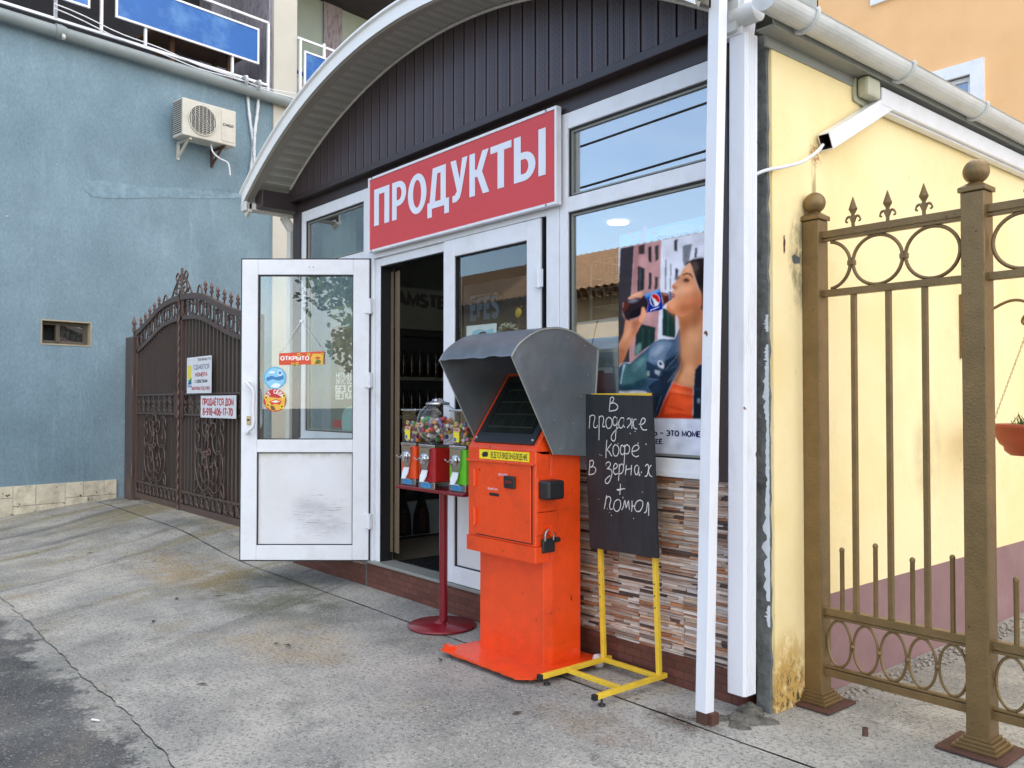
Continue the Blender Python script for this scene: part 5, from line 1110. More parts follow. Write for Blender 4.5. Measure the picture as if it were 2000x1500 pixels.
def spear(x,z,h,name='spearhead',parent=None,mat=None,y=GYp,sc=1):
    mb=MB(); mb.lathe([(.008*sc,0),(.008*sc,h*.25),(.016*sc,h*.28),(.010*sc,h*.34),(.007*sc,h*.5),(.019*sc,h*.62),(.011*sc,h*.8),(.0,h)],(x,y,z),8)
    for s_ in (-1,1): mb.tube(crom([(x,y,z+h*.34),(x+s_*.022*sc,y,z+h*.45),(x+s_*.035*sc,y,z+h*.38),(x+s_*.03*sc,y,z+h*.28)],3),.0055*sc,6)
    return mb.build(name,mat or M['gateflower'],parent)
GA,FLW=M['gate'],M['gateflower']
px0=onY(247,800,GYp-.05).x; px1=onY(261,800,GYp-.05).x
MB().box(px0,px1-.02,GYp-.07,GYp+.07,.05,2.33).build('post',GA,gt,.004)
spear((px0+px1)/2-.01,2.33,.30,'post_finial',gt,FLW,GYp,1.8)
xrr=2*xm-px1+.25; MB().box(xrr+.01,xrr+.2,GYp-.07,GYp+.07,.05,2.33).build('post',GA,gt,.004); spear(xrr+.1,2.33,.30,'post_finial',gt,FLW,GYp,1.8)
for side in (0,1):
    xa,xb=(px1,xm-.012) if side==0 else (xm+.012,xrr)
    f=MB(); y0,y1=GYp-.03,GYp+.02; n=40
    def arc_bar(dz,h,yy0,yy1):
        vs=[]
        for i in range(n+1):
            x=xa+(xb-xa)*i/n; z=ztop(x)-dz
            vs+=[(x,yy0,z-h),(x,yy1,z-h),(x,yy1,z),(x,yy0,z)]
        fs=[]
        for i in range(n):
            for k_ in range(4): fs.append([i*4+k_,i*4+(k_+1)%4,(i+1)*4+(k_+1)%4,(i+1)*4+k_])
        f.add(vs,fs)
    arc_bar(0,.07,y0-.01,y1); arc_bar(.255,.05,y0,y1)
    f.box(xa,xa+.05,y0,y1,Gz0,ztop(xa)-.03); f.box(xb-.05,xb,y0,y1,Gz0,ztop(xb)-.03)
    for z,h in ((1.53,.022),(1.29,.022),(.385,.022),(Gz0,.075)): f.box(xa+.05,xb-.05,y0+.002,y1-.01,z,z+h)
    lf=f.build('gate_leaf_frame',GA,gt,.003)
    sh=MB(); x=xa+.05; nr=17; w=(xb-xa-.1)/nr
    for i in range(nr):   # ribbed sheet
        a0,a1=x,x+w*.62; 
        for (p,q,yy) in ((a0,a1,GYp+.012),(a1,x+w,GYp+.028)):
            sh.add([(p,yy,Gz0+.02),(q,yy,Gz0+.02),(q,yy,ztop(q)-.03),(p,yy,ztop(p)-.03)],[[0,1,2,3]])
        sh.add([(a1,GYp+.012,Gz0+.02),(a1,GYp+.028,Gz0+.02),(a1,GYp+.028,ztop(a1)-.27),(a1,GYp+.012,ztop(a1)-.27)],[[0,1,2,3]]); sh.add([(x+w,GYp+.012,Gz0+.02),(x+w,GYp+.028,Gz0+.02),(x+w,GYp+.028,ztop(x+w)-.27),(x+w,GYp+.012,ztop(x+w)-.27)],[[0,1,2,3]])
        x+=w
    sh.build('ribbed_sheet',M['gatesheet'],lf)
    bars=MB()
    for i in range(1,nr): X=xa+.05+w*i; bars.bar((X,GYp-.012,.40),(X,GYp-.012,1.30),.012,.012,up=(0,1,0)); bars.bar((X,GYp-.012,1.55),(X,GYp-.012,ztop(X)-.28),.012,.012,up=(0,1,0))
    bars.build('vertical_bars',GA,lf)
    nsc=11; sc_=MB()
    for i in range(nsc):
        X=xa+.05+(xb-xa-.1)*(i+.5)/nsc; ww=(xb-xa-.1)/nsc*.98; cscroll(sc_,X,ztop(X)-.16,ww,.19,GYp-.02,.008)
    sc_.build('upper_scroll_band',GA,lf); sc_=MB()
    for i in range(nsc): X=xa+.05+(xb-xa-.1)*(i+.5)/nsc; cscroll(sc_,X,.315,(xb-xa-.1)/nsc*.98,.14,GYp-.02,.008,-1)
    sc_.build('lower_scroll_band',GA,lf); sc_=MB()
    for i in range(7):
        X=xa+.13+(xb-xa-.26)*(i+.5)/7
        for fl in (1,-1): cscroll(sc_,X,1.42+.06*fl,.22,.13,GYp-.02,.008,-fl)
    sc_.build('middle_scroll_band',GA,lf)
    # rope moulding at the seam and top fleurs
    xe=xb if side==0 else xa; rp=MB()
    rp.tube([(xe+.006*math.cos(i*1.1),GYp-.045+.006*math.sin(i*1.1),Gz0+i*.022) for i in range(int((2.70-Gz0)/.022))],.009,5); rp.build('rope_moulding',FLW,lf)
    # central ornament
    om=MB(); oc=(xa+xb)/2; fl=MB()
    def sc2(pts,r=.010): om.tube(crom([(oc+p*s_,GYp-.04,q) for p,q in pts],4),r,6)
    for s_ in (-1,1):
        sc2([(.0,.52),(.14,.46),(.30,.52),(.40,.68),(.38,.85),(.26,.92),(.18,.82),(.24,.72),(.32,.76)]); sc2([(.02,.60),(.16,.56),(.25,.66),(.2,.76),(.12,.72),(.14,.65)])
        sc2([(.36,.85),(.42,.98),(.38,1.10),(.30,1.08),(.30,1.0),(.35,1.0)]); sc2([(.05,1.17),(.10,1.22),(.18,1.20),(.18,1.10),(.10,1.06),(.06,1.12),(.11,1.14)]); sc2([(.10,1.06),(.12,.95),(.22,.88),(.36,.92)])
        sc2([(.34,.50),(.44,.42),(.42,.55),(.36,.58)]); sc2([(.30,1.27),(.40,1.24),(.42,1.16),(.36,1.12),(.32,1.17),(.37,1.2)])
        sc2([(0,.47),(.1,.42),(.16,.44)])
    s_=1; om.tube(crom([(oc,GYp-.045,.46),(oc+.03,GYp-.05,.62),(oc-.02,GYp-.055,.8),(oc+.02,GYp-.055,1.0),(oc-.01,GYp-.05,1.2)],5),.012,6); om.tube(crom([(oc-.08,GYp-.045,1.22),(oc-.05,GYp-.045,1.28),(oc,GYp-.045,1.285),(oc+.05,GYp-.045,1.28),(oc+.08,GYp-.045,1.2)],4),.01,6)
    om.build('scroll_ornament',GA,lf)
    rn=random.Random(11+side)
    for cxx,czz,nn_,rad in ((-.05,.87,8,.06),(.05,.90,8,.055),(0,1.05,5,.04),(.02,1.16,6,.045),(.15,.76,5,.05),(-.02,.72,4,.04)):
        for i in range(nn_):
            a=2*math.pi*i/nn_; fl.sphere((oc+cxx+rad*.55*math.cos(a),GYp-.06+rn.uniform(-.01,.01),czz+rad*.55*math.sin(a)),rad*.42,7,5,0,None,(1,.5,.7))
    fl.build('flower_cluster',FLW,lf)
    for i in range(5 if side==0 else 7):
        X=(xa+.12+i*.185) if side==0 else (xb-.12-i*.185)
        spear(X,ztop(X),.17,'spearhead',lf,FLW,GYp,1.3)
    for z in (.55,1.72): MB().tube([(xa-.02 if side==0 else xb+.02,GYp-.06,z-.1),(xa-.02 if side==0 else xb+.02,GYp-.06,z+.1)],.018,8).build('hinge',FLW,lf)
    cp=MB(); sg=-1 if side==0 else 1
    for pts in ([(0.02,2.72),(.02,3.05)],[(0.03,2.98),(.22,2.85),(.42,2.66),(.50,2.66)],[(.03,2.85),(.14,2.88),(.18,2.78),(.1,2.74),(.06,2.8),(.11,2.82)],[(.2,2.75),(.28,2.80),(.32,2.72),(.25,2.68)],[(.5,2.64),(.56,2.78),(.66,2.72),(.64,2.58),(.58,2.6)],[(.06,2.9),(.12,3.0),(.2,2.96),(.16,2.90)]):
        cp.tube(crom([(xm+sg*p,GYp-.01,q) for p,q in pts],4),.011,6)
    cp.build('top_scrollwork',GA,lf)
MB().lathe([(.016,0),(.012,.15),(.02,.2),(0,.36)],(xm,GYp-.01,2.68),8).build('top_spire',FLW,gt)
MB().box(xm-.17,xm+.15,GYp-.036,GYp-.031,1.26,1.58).build('lock_plate',pbr('brown_lock_plate','5A4038',.5,metal=.3,var=.2),gt,.01)
# paper signs on the gate
def psign(name,cs,label,y=GYp-.055):
    P=[onY(x,yy,y) for x,yy in cs]; x0=(P[0].x+P[3].x)/2; x1=(P[1].x+P[2].x)/2; z1=(P[0].z+P[1].z)/2; z0=(P[2].z+P[3].z)/2
    g=thing(name,((x0+x1)/2,y,z0),label,'paper sign'); MB().box(x0,x1,y,y+.003,z0,z1).build('sheet',M['pvc'],g); return g,x0,x1,z0,z1,y
g,x0,x1,z0,z1,y=psign('rental_notice',((365,698),(413,695),(413,767),(365,769)),'white portrait notice about rooms to let, upper sign on gate')
w_=x1-x0; h_=z1-z0; mb=MB(); RD,BK,BLc=lin('B5232B'),lin('2A2F3A'),lin('2B5FA8'); U=(1,0,0);V=(0,0,1);Nn=(0,-1,0)
write(mb,'ТЕЛ.8-918-406-17-70',(x0+w_*.46,y,z0+h_*.885),U,V,Nn,w_*.5,h_*.06,1,0,BK); write(mb,'СДАЮТСЯ',(x0+w_*.30,y,z0+h_*.66),U,V,Nn,w_*.6,h_*.115,.8,0,lin('42587A'))
write(mb,'НОМЕРА',(x0+w_*.36,y,z0+h_*.46),U,V,Nn,w_*.48,h_*.10,1,0,RD); write(mb,'С УДОБСТВАМИ',(x0+w_*.34,y,z0+h_*.29),U,V,Nn,w_*.5,h_*.075,1.1,0,BK); write(mb,'КВАРТИРЫ ПОД КЛЮЧ',(x0+w_*.22,y,z0+h_*.09),U,V,Nn,w_*.72,h_*.085,1,0,RD)
mb.box(x0+w_*.04,x0+w_*.2,y-.001,y-.0003,z0+h_*.40,z0+h_*.77,0,lin('EBDD4A')); mb.poly([(x0+w_*.04,y-.0012,z0+h_*.34),(x0+w_*.2,y-.0012,z0+h_*.30),(x0+w_*.2,y-.0012,z0+h_*.45),(x0+w_*.12,y-.0012,z0+h_*.38)],0,lin('2E9B54')); mb.poly([(x0+w_*.04,y-.0014,z0+h_*.25),(x0+w_*.2,y-.0014,z0+h_*.25),(x0+w_*.2,y-.0014,z0+h_*.31),(x0+w_*.10,y-.0014,z0+h_*.34)],0,BLc); write(mb,'СОЧИ',(x0+w_*.04,y,z0+h_*.17),U,V,Nn,w_*.16,h_*.05,1.2,0,BLc)
mb.build('print',M['print'],g)
g,x0,x1,z0,z1,y=psign('house_sale_notice',((392,774),(461,771),(461,816),(392,817)),'white notice with red phone number selling a house',GYp-.062)
w_=x1-x0; h_=z1-z0; mb=MB(); write(mb,'ПРОДАЁТСЯ ДОМ',(x0+w_*.06,y,z0+h_*.58),U,V,Nn,w_*.87,h_*.27,1.15,0,RD); write(mb,'8-918-406-17-70',(x0+w_*.07,y,z0+h_*.13),U,V,Nn,w_*.84,h_*.29,1.2,0,RD); mb.build('print',M['print'],g)
# ---------------- bronze fence ----------------
fe=thing('bronze_fence',(-1.5,3.8,0),'bronze painted metal fence with ball-topped posts, rings and spearheads','fence')
BZ=M['bronze']; FYc=3.795
for xc,lab in ((-2.224,0),(-1.480,1),(-.72,2)):
    w=.0445 if lab==0 else .0475
    p=MB().box(xc-w,xc+w,FYc-w,FYc+w,.0,2.33).build('post',BZ,fe,.005)
    mb=MB(); mb.box(xc-w-.008,xc+w+.008,FYc-w-.008,FYc+w+.008,2.331,2.352); e_=w+.006; mb.add([(xc-e_,FYc-e_,2.352),(xc+e_,FYc-e_,2.352),(xc+e_,FYc+e_,2.352),(xc-e_,FYc+e_,2.352),(xc-.02,FYc-.02,2.375),(xc+.02,FYc-.02,2.375),(xc+.02,FYc+.02,2.375),(xc-.02,FYc+.02,2.375)],[[0,1,5,4],[1,2,6,5],[2,3,7,6],[3,0,4,7],[4,5,6,7]]); mb.build('post_cap',BZ,p,.003)
    MB().sphere((xc,FYc,2.42),.052,28,18).build('ball_finial',BZ,p)
    MB().box(xc-.14,xc+.13,FYc-.13,FYc+.12,.004,.016).build('base_plate',M['rust'],p,.003)
    mb=MB()
    for i in range(4): e_=w+.042-.011*i; mb.box(xc-e_,xc+e_,FYc-e_,FYc+e_,.017+i*.013,.030+i*.013)
    mb.build('stepped_collar',BZ,p,.002)
for xa,xb,full in ((-2.178,-1.529,True),(-1.431,-.768,False)):
    for z0,z1,hw,nm in ((2.238,2.272,.018,'top_rail'),(2.222,2.2345,.013,'top_rail_strip'),(1.955,1.988,.018,'middle_rail'),(.432,.468,.018,'lower_rail'),(.417,.429,.013,'lower_rail_strip'),(.145,.180,.018,'bottom_rail'),(.183,.194,.013,'bottom_rail_strip')):
        MB().box(xa-.004,xb+.004,FYc-hw,FYc+hw,z0,z1).build(nm,BZ,fe,.0025)
    xs_=[-2.16,-1.912,-1.664] if full else [-1.30,-1.05,-.87]
    for X in xs_:
        if X==-2.16: # half hidden ring, clipped at the post
            mb=MB(); mb.tube([(X+.117*math.cos(a),FYc,2.105+.114*math.sin(a)) for a in [R(-80)+R(160)*i/18 for i in range(19)]],.0085,8,flat=1); mb.build('large_ring',BZ,fe)
        else: MB().ring((X,FYc,2.105),(1,0,0),(0,0,1),.117,.114,.0085,40,8).build('large_ring',BZ,fe)
    for X in ([-2.036,-1.788] if full else [-1.175]): MB().box(X-.017,X+.017,FYc-.013,FYc+.013,2.093,2.117).build('ring_clamp',BZ,fe,.003)
    n_=5; st=(xb-xa)/n_
    for i in range(n_):
        X=xa+st*(i+.5); MB().ring((X,FYc,.305),(1,0,0),(0,0,1),st/2-.006,.108,.0065,32,8).build('small_ring',BZ,fe)
        if i<n_-1: MB().sphere((xa+st*(i+1),FYc,.305),.013,12,8).build('ring_ball',BZ,fe)
    for X in ([-2.027,-1.861,-1.698] if full else [-1.26,-1.09,-.92]):
        MB().box(X-.0115,X+.0115,FYc-.0115,FYc+.0115,.468,1.955).build('baluster',BZ,fe,.0015)
    for X,zt__ in ([(-2.096,.76),(-1.933,.80),(-1.764,.76),(-1.593,.795)] if full else [(-1.345,.74),(-1.17,.79),(-1.0,.76)]):
        MB().lathe([(.0105,.468),(.0105,zt__-.02),(.0125,zt__-.014),(.011,zt__-.004),(.005,zt__+.002),(0,zt__+.003)],(X,FYc,0),12).build('short_baluster',BZ,fe)
    for X in ([-2.027,-1.861,-1.698] if full else [-1.26,-1.09]):
        mb=MB(); z=2.272
        def flat(pts,th=.008): mb.prism([(X+p,FYc-th/2,z+q) for p,q in pts],(0,th,0))
        flat([(-.007,0),(.007,0),(.006,.03),(.011,.052),(.006,.06),(.020,.085),(.012,.105),(.0,.142),(-.012,.105),(-.020,.085),(-.006,.06),(-.011,.052),(-.006,.03)],.010)
        mb.add([(X-.020,FYc-.006,z+.085),(X,FYc-.013,z+.085),(X+.020,FYc-.006,z+.085),(X,FYc-.005,z+.14),(X,FYc-.006,z+.062)],[[0,1,3],[1,2,3],[0,4,1],[1,4,2]])
        for s_ in (-1,1): mb.tube(crom([(X+s_*.004,FYc,z+.024),(X+s_*.016,FYc,z+.05),(X+s_*.03,FYc,z+.046),(X+s_*.036,FYc,z+.03),(X+s_*.027,FYc,z+.026)],4),[.006]*9+[.0045]*8,8)
        mb.build('spearhead',BZ,fe)
# hanging flower basket
hp=thing('hanging_planter',(-1.9,5.55,1.3),'terracotta hanging flower bowl on three chains beside yellow wall','planter')
HYp=5.55; HX=-1.885
mb=MB(); mb.box(-2.266,-2.25,HYp-.012,HYp+.012,1.72,2.12); mb.tube(crom([(-2.25,HYp,1.9),(-2.12,HYp,1.99),(-1.98,HYp,2.055),(-1.88,HYp,2.03),(-1.845,HYp,1.95),(-1.875,HYp,1.90),(-1.915,HYp,1.92),(-1.905,HYp,1.955),(-1.885,HYp,1.95)],5),.009,8); mb.build('wall_bracket',M['bronze'],hp)
for a in (R(200),R(330),R(80)):
    mb=MB(); p0_=Vector((HX,HYp,1.885)); p1_=Vector((HX+.19*math.cos(a),HYp+.19*math.sin(a),1.315)); n_=44; d=(p1_-p0_)
    s1=d.cross(Vector((0,0,1))).normalized(); s2=d.cross(s1).normalized()
    for i in range(n_):
        c=p0_+d*((i+.5)/n_); sd=s1 if i%2 else s2; mb.ring(c,d.normalized(),sd,.0085,.0045,.0014,8,4)
    mb.build('chain',M['bronze'],hp)
MB().lathe([(.02,1.13),(.10,1.135),(.13,1.16),(.135,1.185),(.155,1.20),(.175,1.24),(.19,1.29),(.2,1.295),(.2,1.318),(.19,1.32),(.183,1.30),(.0,1.29)],(HX,HYp,0),36).build('bowl',M['terracotta'],hp)
mb=MB(); rn=random.Random(2)
for i in range(70):
    a=rn.uniform(0,6.28); r=rn.uniform(0,.12); b0=Vector((HX+r*math.cos(a),HYp+r*math.sin(a),1.29)); h=rn.uniform(.03,.11); t_=Vector((rn.uniform(-.05,.05),rn.uniform(-.05,.05),h)); w=Vector((rn.uniform(-1,1),rn.uniform(-1,1),0)).normalized()*.004
    mb.add([b0-w,b0+w,b0+t_*.6+w*1.3,b0+t_],[[0,1,2,3]])
mb.build('plants',M['leaf'],hp)
o=MB(); P=[onX(1607,283,-2.225)]+[onPlane(x,y,Vector((-2.27,3.5,0)),Vector((1,-.15,0))) for x,y in ((1590,298),(1560,318),(1520,331))]; P[0].x=-2.225
pe=Vector((-2.35,3.39,onY(1463,343,3.34).z)); P2=[P[0],Vector((-2.21,3.80,P[0].z-.05)),Vector((-2.215,3.68,P[0].z-.12)),Vector((-2.235,3.55,P[0].z-.165)),Vector((-2.285,3.46,P[0].z-.19)),pe]
tag(MB().tube(crom(P2,6),.0085,8).build('wall_cable',M['pvc']),'thick white cable from the broken duct to the downpipe','cable')
p_=onZ(1690,1437,0); tag(MB().lathe([(.0,.012),(.010,.012),(.010,.035),(.0125,.035),(.0125,0)],(p_.x,p_.y,0),14).build('pipe_stub',M['rust']),'short rusty pipe stub standing in the concrete by the fence','pipe stub')
# rubble at the foot of the post
rb=MB(); rn=random.Random(8)
def lump(mb,c,r,seed,sc=(1,1,1),n=30,m=18):
    b0=len(mb.v); mb.sphere(c,r,n,m,0,None,sc)
    for i in range(b0,len(mb.v)):
        v=mb.v[i]; d=(v-Vector(c)); k=1+.5*noise.noise(v*9+Vector((seed,0,0)))+.3*abs(noise.noise(v*24+Vector((seed,0,0))))+.16*noise.noise(v*60+Vector((seed,0,0))); mb.v[i]=Vector(c)+d*k
    for i in range(len(mb.sm)): mb.sm[i]=False
for i,(x,y,z,r,s_) in enumerate(((-2.32,3.33,-.01,.07,(1.15,.8,.5)),(-2.35,3.41,.0,.06,(1,.9,.7)),(-2.25,3.39,-.015,.055,(1,1,.5)),(-2.40,3.26,-.012,.04,(1,1,.6)),(-2.29,3.25,-.02,.05,(1.2,.8,.5)))): lump(rb,(x,y,z),r,i*7,s_)
tag(rb.build('rubble',pbr('broken_concrete','6A675E',.95,var=.35,vs=16,bump=1,bs=30,bd=.012,dirt='2E2A26',ds=12,damt=.9)),'broken concrete lump at foot of white canopy post','rubble')
tt=onZ(1163,1292,.03); mb=MB(); lump(mb,(tt.x,tt.y+.02,.03),.036,3,(.85,.8,1),14,10); mb.sm=[True]*len(mb.sm); tag(mb.build('crumpled_plastic_bag',M['tissue']),'small crumpled pinkish white bag on ground behind the chalkboard stand','litter')
p_=onZ(186,1407,.004); tag(MB().tube([(p_.x-.018,p_.y-.01,.006),(p_.x+.018,p_.y+.012,.006)],.004,8).build('cigarette_butt',M['pvc']),'white cigarette butt lying on the dark asphalt','litter')
# debris: leaves and twigs
for i,(x,y) in enumerate(((345,1170),(175,1085),(300,1215),(395,1338),(540,1258),(562,1262),(1010,1395),(860,1290),(425,1165))):
    p=onZ(x,y,.004); a=i*1.3; mb=MB(); L_=.035; mb.add([(p.x-L_*math.cos(a),p.y-L_*math.sin(a),.009),(p.x+.012*math.sin(a),p.y-.012*math.cos(a),.012),(p.x+L_*math.cos(a),p.y+L_*math.sin(a),.009),(p.x-.012*math.sin(a),p.y+.012*math.cos(a),.016)],[[0,1,2,3]])
    for v in mb.v: v.z+=gh(v.x,v.y)
    tag(mb.build('dry_leaf',pbr('dry_leaf','453E33',.8)) if i==0 else mb.build('dry_leaf',bpy.data.materials['dry_leaf']),'small dark dry leaf lying on the grey concrete','leaf',group='dry leaves on the pavement')
# ---------------- things on the open door ----------------
def DP(x,y,off=.022): 
    O=HP+ly*off; P=onPlane(x,y,O,ly); return P
DU=Vector((-dirv.x,-dirv.y,0)); DV=Vector((0,0,1)); DN=-ly      # right, up, towards the viewer
def disc(mb,c,r,col,lift,n=28,sx=1): mb.poly([c+DU*(r*sx*math.cos(2*math.pi*i/n))+DV*(r*math.sin(2*math.pi*i/n))+DN*lift for i in range(n)],0,col)
def dpoly(mb,c,pts,col,lift): mb.poly([c+DU*p+DV*q+DN*lift for p,q in pts],0,col)
def arctext(mb,text,c,r,a0,a1,h,col,wt=1.1):
    n=len(text)
    for i,ch in enumerate(text):
        if ch==' ': continue
        a=a0+(a1-a0)*i/(n-1); rad=DU*math.cos(a)+DV*math.sin(a); tan=DU*math.sin(a)-DV*math.cos(a)
        write(mb,ch,c+rad*r-tan*h*.32,tan,rad,DN,h*.62,h,wt,0,col,.0012)
c=DP(537,738); rr=(DP(559,738)-c).length
g=thing('round_sticker',tuple(c),'round pale blue sticker on the open door glass, upper of two','sticker',group='round stickers on the open door')
mb=MB(); disc(mb,c,rr,lin('58AFDB'),.0); disc(mb,c,rr*.88,lin('8CCBEA'),.0004)
dpoly(mb,c,[(p*rr,q*rr) for p,q in ((-.8,.0),(-.3,.2),(.1,.05),(.75,.25),(.8,-.1),(.3,-.25),(-.2,-.12),(-.7,-.3))],lin('2E7DB8'),.0008)
dpoly(mb,c,[(p*rr,q*rr) for p,q in ((-.4,-.8),(-.1,-.5),(.2,-.45),(.5,-.6),(.35,-.85),(0,-.9))],lin('E8F3F8'),.0008)
disc(mb,c+DU*rr*.45+DV*rr*.45,rr*.3,lin('D5EAF5'),.0009,16,.7); disc(mb,c+DU*rr*.45+DV*rr*.45,rr*.15,lin('3C8CC8'),.0012,16); 
dpoly(mb,c,[(p*rr,q*rr) for p,q in ((-.6,.45),(-.3,.62),(.0,.55),(-.05,.42),(-.35,.4))],lin('EAF5FA'),.0009)
mb.build('print',M['print'],g)
c=DP(537,782); 
g=thing('round_sticker',tuple(c),'round red push sticker with sunflowers on the open door glass, lower of two','sticker',group='round stickers on the open door')
mb=MB(); disc(mb,c,rr*1.02,lin('C4232B'),.0)
dpoly(mb,c,[(p*rr,q*rr) for p,q in ((-.9,.1),(-.4,.3),(.3,.2),(.92,.3),(.85,-.45),(.4,-.85),(-.2,-.95),(-.7,-.6))],lin('E8B83A'),.0004)
dpoly(mb,c,[(p*rr,q*rr) for p,q in ((-.5,-.1),(.1,.12),(.6,-.05),(.45,-.4),(.0,-.3),(-.3,-.45))],lin('D8402C'),.0008); dpoly(mb,c,[(p*rr,q*rr) for p,q in ((-.35,-.12),(.1,.02),(.45,-.1),(.1,-.2))],lin('F4EEDC'),.0011)
dpoly(mb,c,[(p*rr,q*rr) for p,q in ((-.45,-.45),(-.1,-.5),(.1,-.9),(-.3,-.85))],lin('7A4A2A'),.0009)
for p,q in ((-.78,.25),(.8,.42),(-.62,-.42),(.62,-.55)): disc(mb,c+DU*p*rr+DV*q*rr,rr*.2,lin('F3CC2A'),.0013,12); disc(mb,c+DU*p*rr+DV*q*rr,rr*.09,lin('4A2A18'),.0016,10)
arctext(mb,'ОТ СЕБЯ',c,rr*.62,R(150),R(30),rr*.30,lin('F6F2EA'))
mb.build('print',M['print'],g)
a=DP(545,690,.012); b_=DP(633,686,.012); c_=DP(633,711,.012); d_=DP(545,713,.012)
g=thing('open_sign',tuple((a+c_)/2),'orange-red hanging sign with white word on the open door glass','sign')
w_=(b_-a).length; h_=(a-d_).length; MB().prism([d_,c_,b_,a],ly*.004).build('sign_plate',pbr('orange_red_plate','DB4A28',.4,var=.08,vs=20),g)
mb=MB(); o_=d_+DN*.0005
def dp2(pts,col,l): mb.poly([o_+DU*(p*w_)+DV*(q*h_)+DN*l for p,q in pts],0,col)
dp2([(.72,.03),(.97,.05),(.98,.95),(.75,.97),(.70,.6)],lin('E9B93C'),.0005); dp2([(.78,.6),(.86,.72),(.93,.6),(.86,.5)],lin('C8352A'),.0009); dp2([(.80,.2),(.84,.5),(.92,.42),(.93,.15)],lin('5E7A30'),.0009); dp2([(.78,.1),(.86,.35),(.9,.1)],lin('7A4A2A'),.0011)
write(mb,'ОТКРЫТО',o_+DU*w_*.04+DV*h_*.42,DU,DV,DN,w_*.62,h_*.32,1.1,0,lin('F7F3EE'),.0006)
for p,q in ((.4,.12),(.44,.9),(.66,.9),(.95,.9),(.3,.06)): disc(mb,o_+DU*p*w_+DV*q*h_,h_*.13,lin('F2C92E'),.001,12); disc(mb,o_+DU*p*w_+DV*q*h_,h_*.06,lin('3E2616'),.0014,8)
mb.build('print',M['print'],g)
tp=DP(588,627,.010); mb=MB()
for q in (a+DU*.004,b_-DU*.004): mb.tube([q,tp],.0018,5)
mb.build('hanging_string',M['letter'],g); mb=MB(); mb.prism([tp+DU*x*.011+DV*y*.011 for x,y in ((-1,-1),(1,-1),(1,1),(-1,1))],ly*.008); mb.build('hook',M['pvc'],g)
# ---------------- posters ----------------
import numpy as np
def raster_poster(g,PY,x0,x1,z1,z0,layers,bg,nx,nz,post=None):
    """print an image of soft-edged colour layers onto one flat sheet, one face per dot"""
    X=np.linspace(x0,x1,nx+1); Z=np.linspace(z0,z1,nz+1); xc=(X[:-1]+X[1:])/2; zc=(Z[:-1]+Z[1:])/2; XX,ZZ=np.meshgrid(xc,zc); img=np.zeros((nz,nx,3)); img[:]=bg
    def blur(m,r):
        if r<.4: return m
        k=np.exp(-.5*(np.arange(-int(3*r)-1,int(3*r)+2)/r)**2); k/=k.sum(); p=len(k)//2
        q=np.pad(m,((p,p),(0,0)),'edge'); m=sum(k[i]*q[i:i+m.shape[0]] for i in range(len(k))); q=np.pad(m,((0,0),(p,p)),'edge'); return sum(k[i]*q[:,i:i+m.shape[1]] for i in range(len(k)))
    for L_ in layers:
        col,Q,r=L_[:3]; op=L_[3] if len(L_)>3 else 1
        m=np.zeros((nz,nx),bool); n=len(Q)
        for k in range(n):
            ax,az=Q[k]; bx,bz=Q[(k+1)%n]
            if abs(bz-az)<1e-9: continue
            m^=((az>ZZ)!=(bz>ZZ))&(XX<(bx-ax)*(ZZ-az)/(bz-az)+ax)
        a=blur(m.astype(float),r)[...,None]*op; img=img*(1-a)+np.array(col)*a
    if post: img=post(img,XX,ZZ)
    me=bpy.data.meshes.new('print'); V=[(x,PY,z) for z in Z for x in X]; F=[(j*(nx+1)+i,j*(nx+1)+i+1,(j+1)*(nx+1)+i+1,(j+1)*(nx+1)+i) for j in range(nz) for i in range(nx)]
    Mi=Wof(g).inverted(); me.from_pydata([tuple(Mi@Vector(v)) for v in V],[],F); me.materials.append(M['printmatte'])
    at=me.color_attributes.new('Col','FLOAT_COLOR','CORNER'); c=np.ones((nz*nx,4,4),np.float32); c[...,:3]=np.clip(img,0,1).reshape(-1,1,3); at.data.foreach_set('color',c.ravel())
    o=bpy.data.objects.new('print',me); S.collection.objects.link(o); o.parent=g; return o
def poster(name,label,PY,cs,art,bgc,texts=()):
    P=[onY(x,y,PY) for x,y in cs]; g=thing(name,tuple((P[0]+P[2])/2),label,'poster')
    MB().prism([P[3],P[2],P[1],P[0]],(0,.0006,0),0,bgc).build('sheet',M['print'],g)
    mb=MB()
    for i,(col,pts,sm) in enumerate(art):
        Q=[onY(x,y,PY) for x,y in pts]
        if sm: Q=crom(Q,4,True)
        mb.poly([(q.x,PY-.0003-.00007*i,q.z) for q in Q],0,lin(col))
    for t,(x,y),(x2,y2),(x3,y3),wt,col in texts:   # baseline start, baseline end, top of first letter
        A=onY(x,y,PY);B=onY(x2,y2,PY);H=onY(x3,y3,PY).z-A.z; mm=Vector((A.x,PY-.004,A.z)); uu=Vector((B.x-A.x,0,B.z-A.z)); L_=uu.length; uu.normalize()
        write(mb,t,mm,uu,(0,0,1),(0,-1,0),L_,H,wt,0,lin(col),.0003)
    mb.build('print',M['printmatte'],g); return g
def cp(*pts): return [(1200+x/4.545,500+y/4.545) for x,y in pts]
WX=905
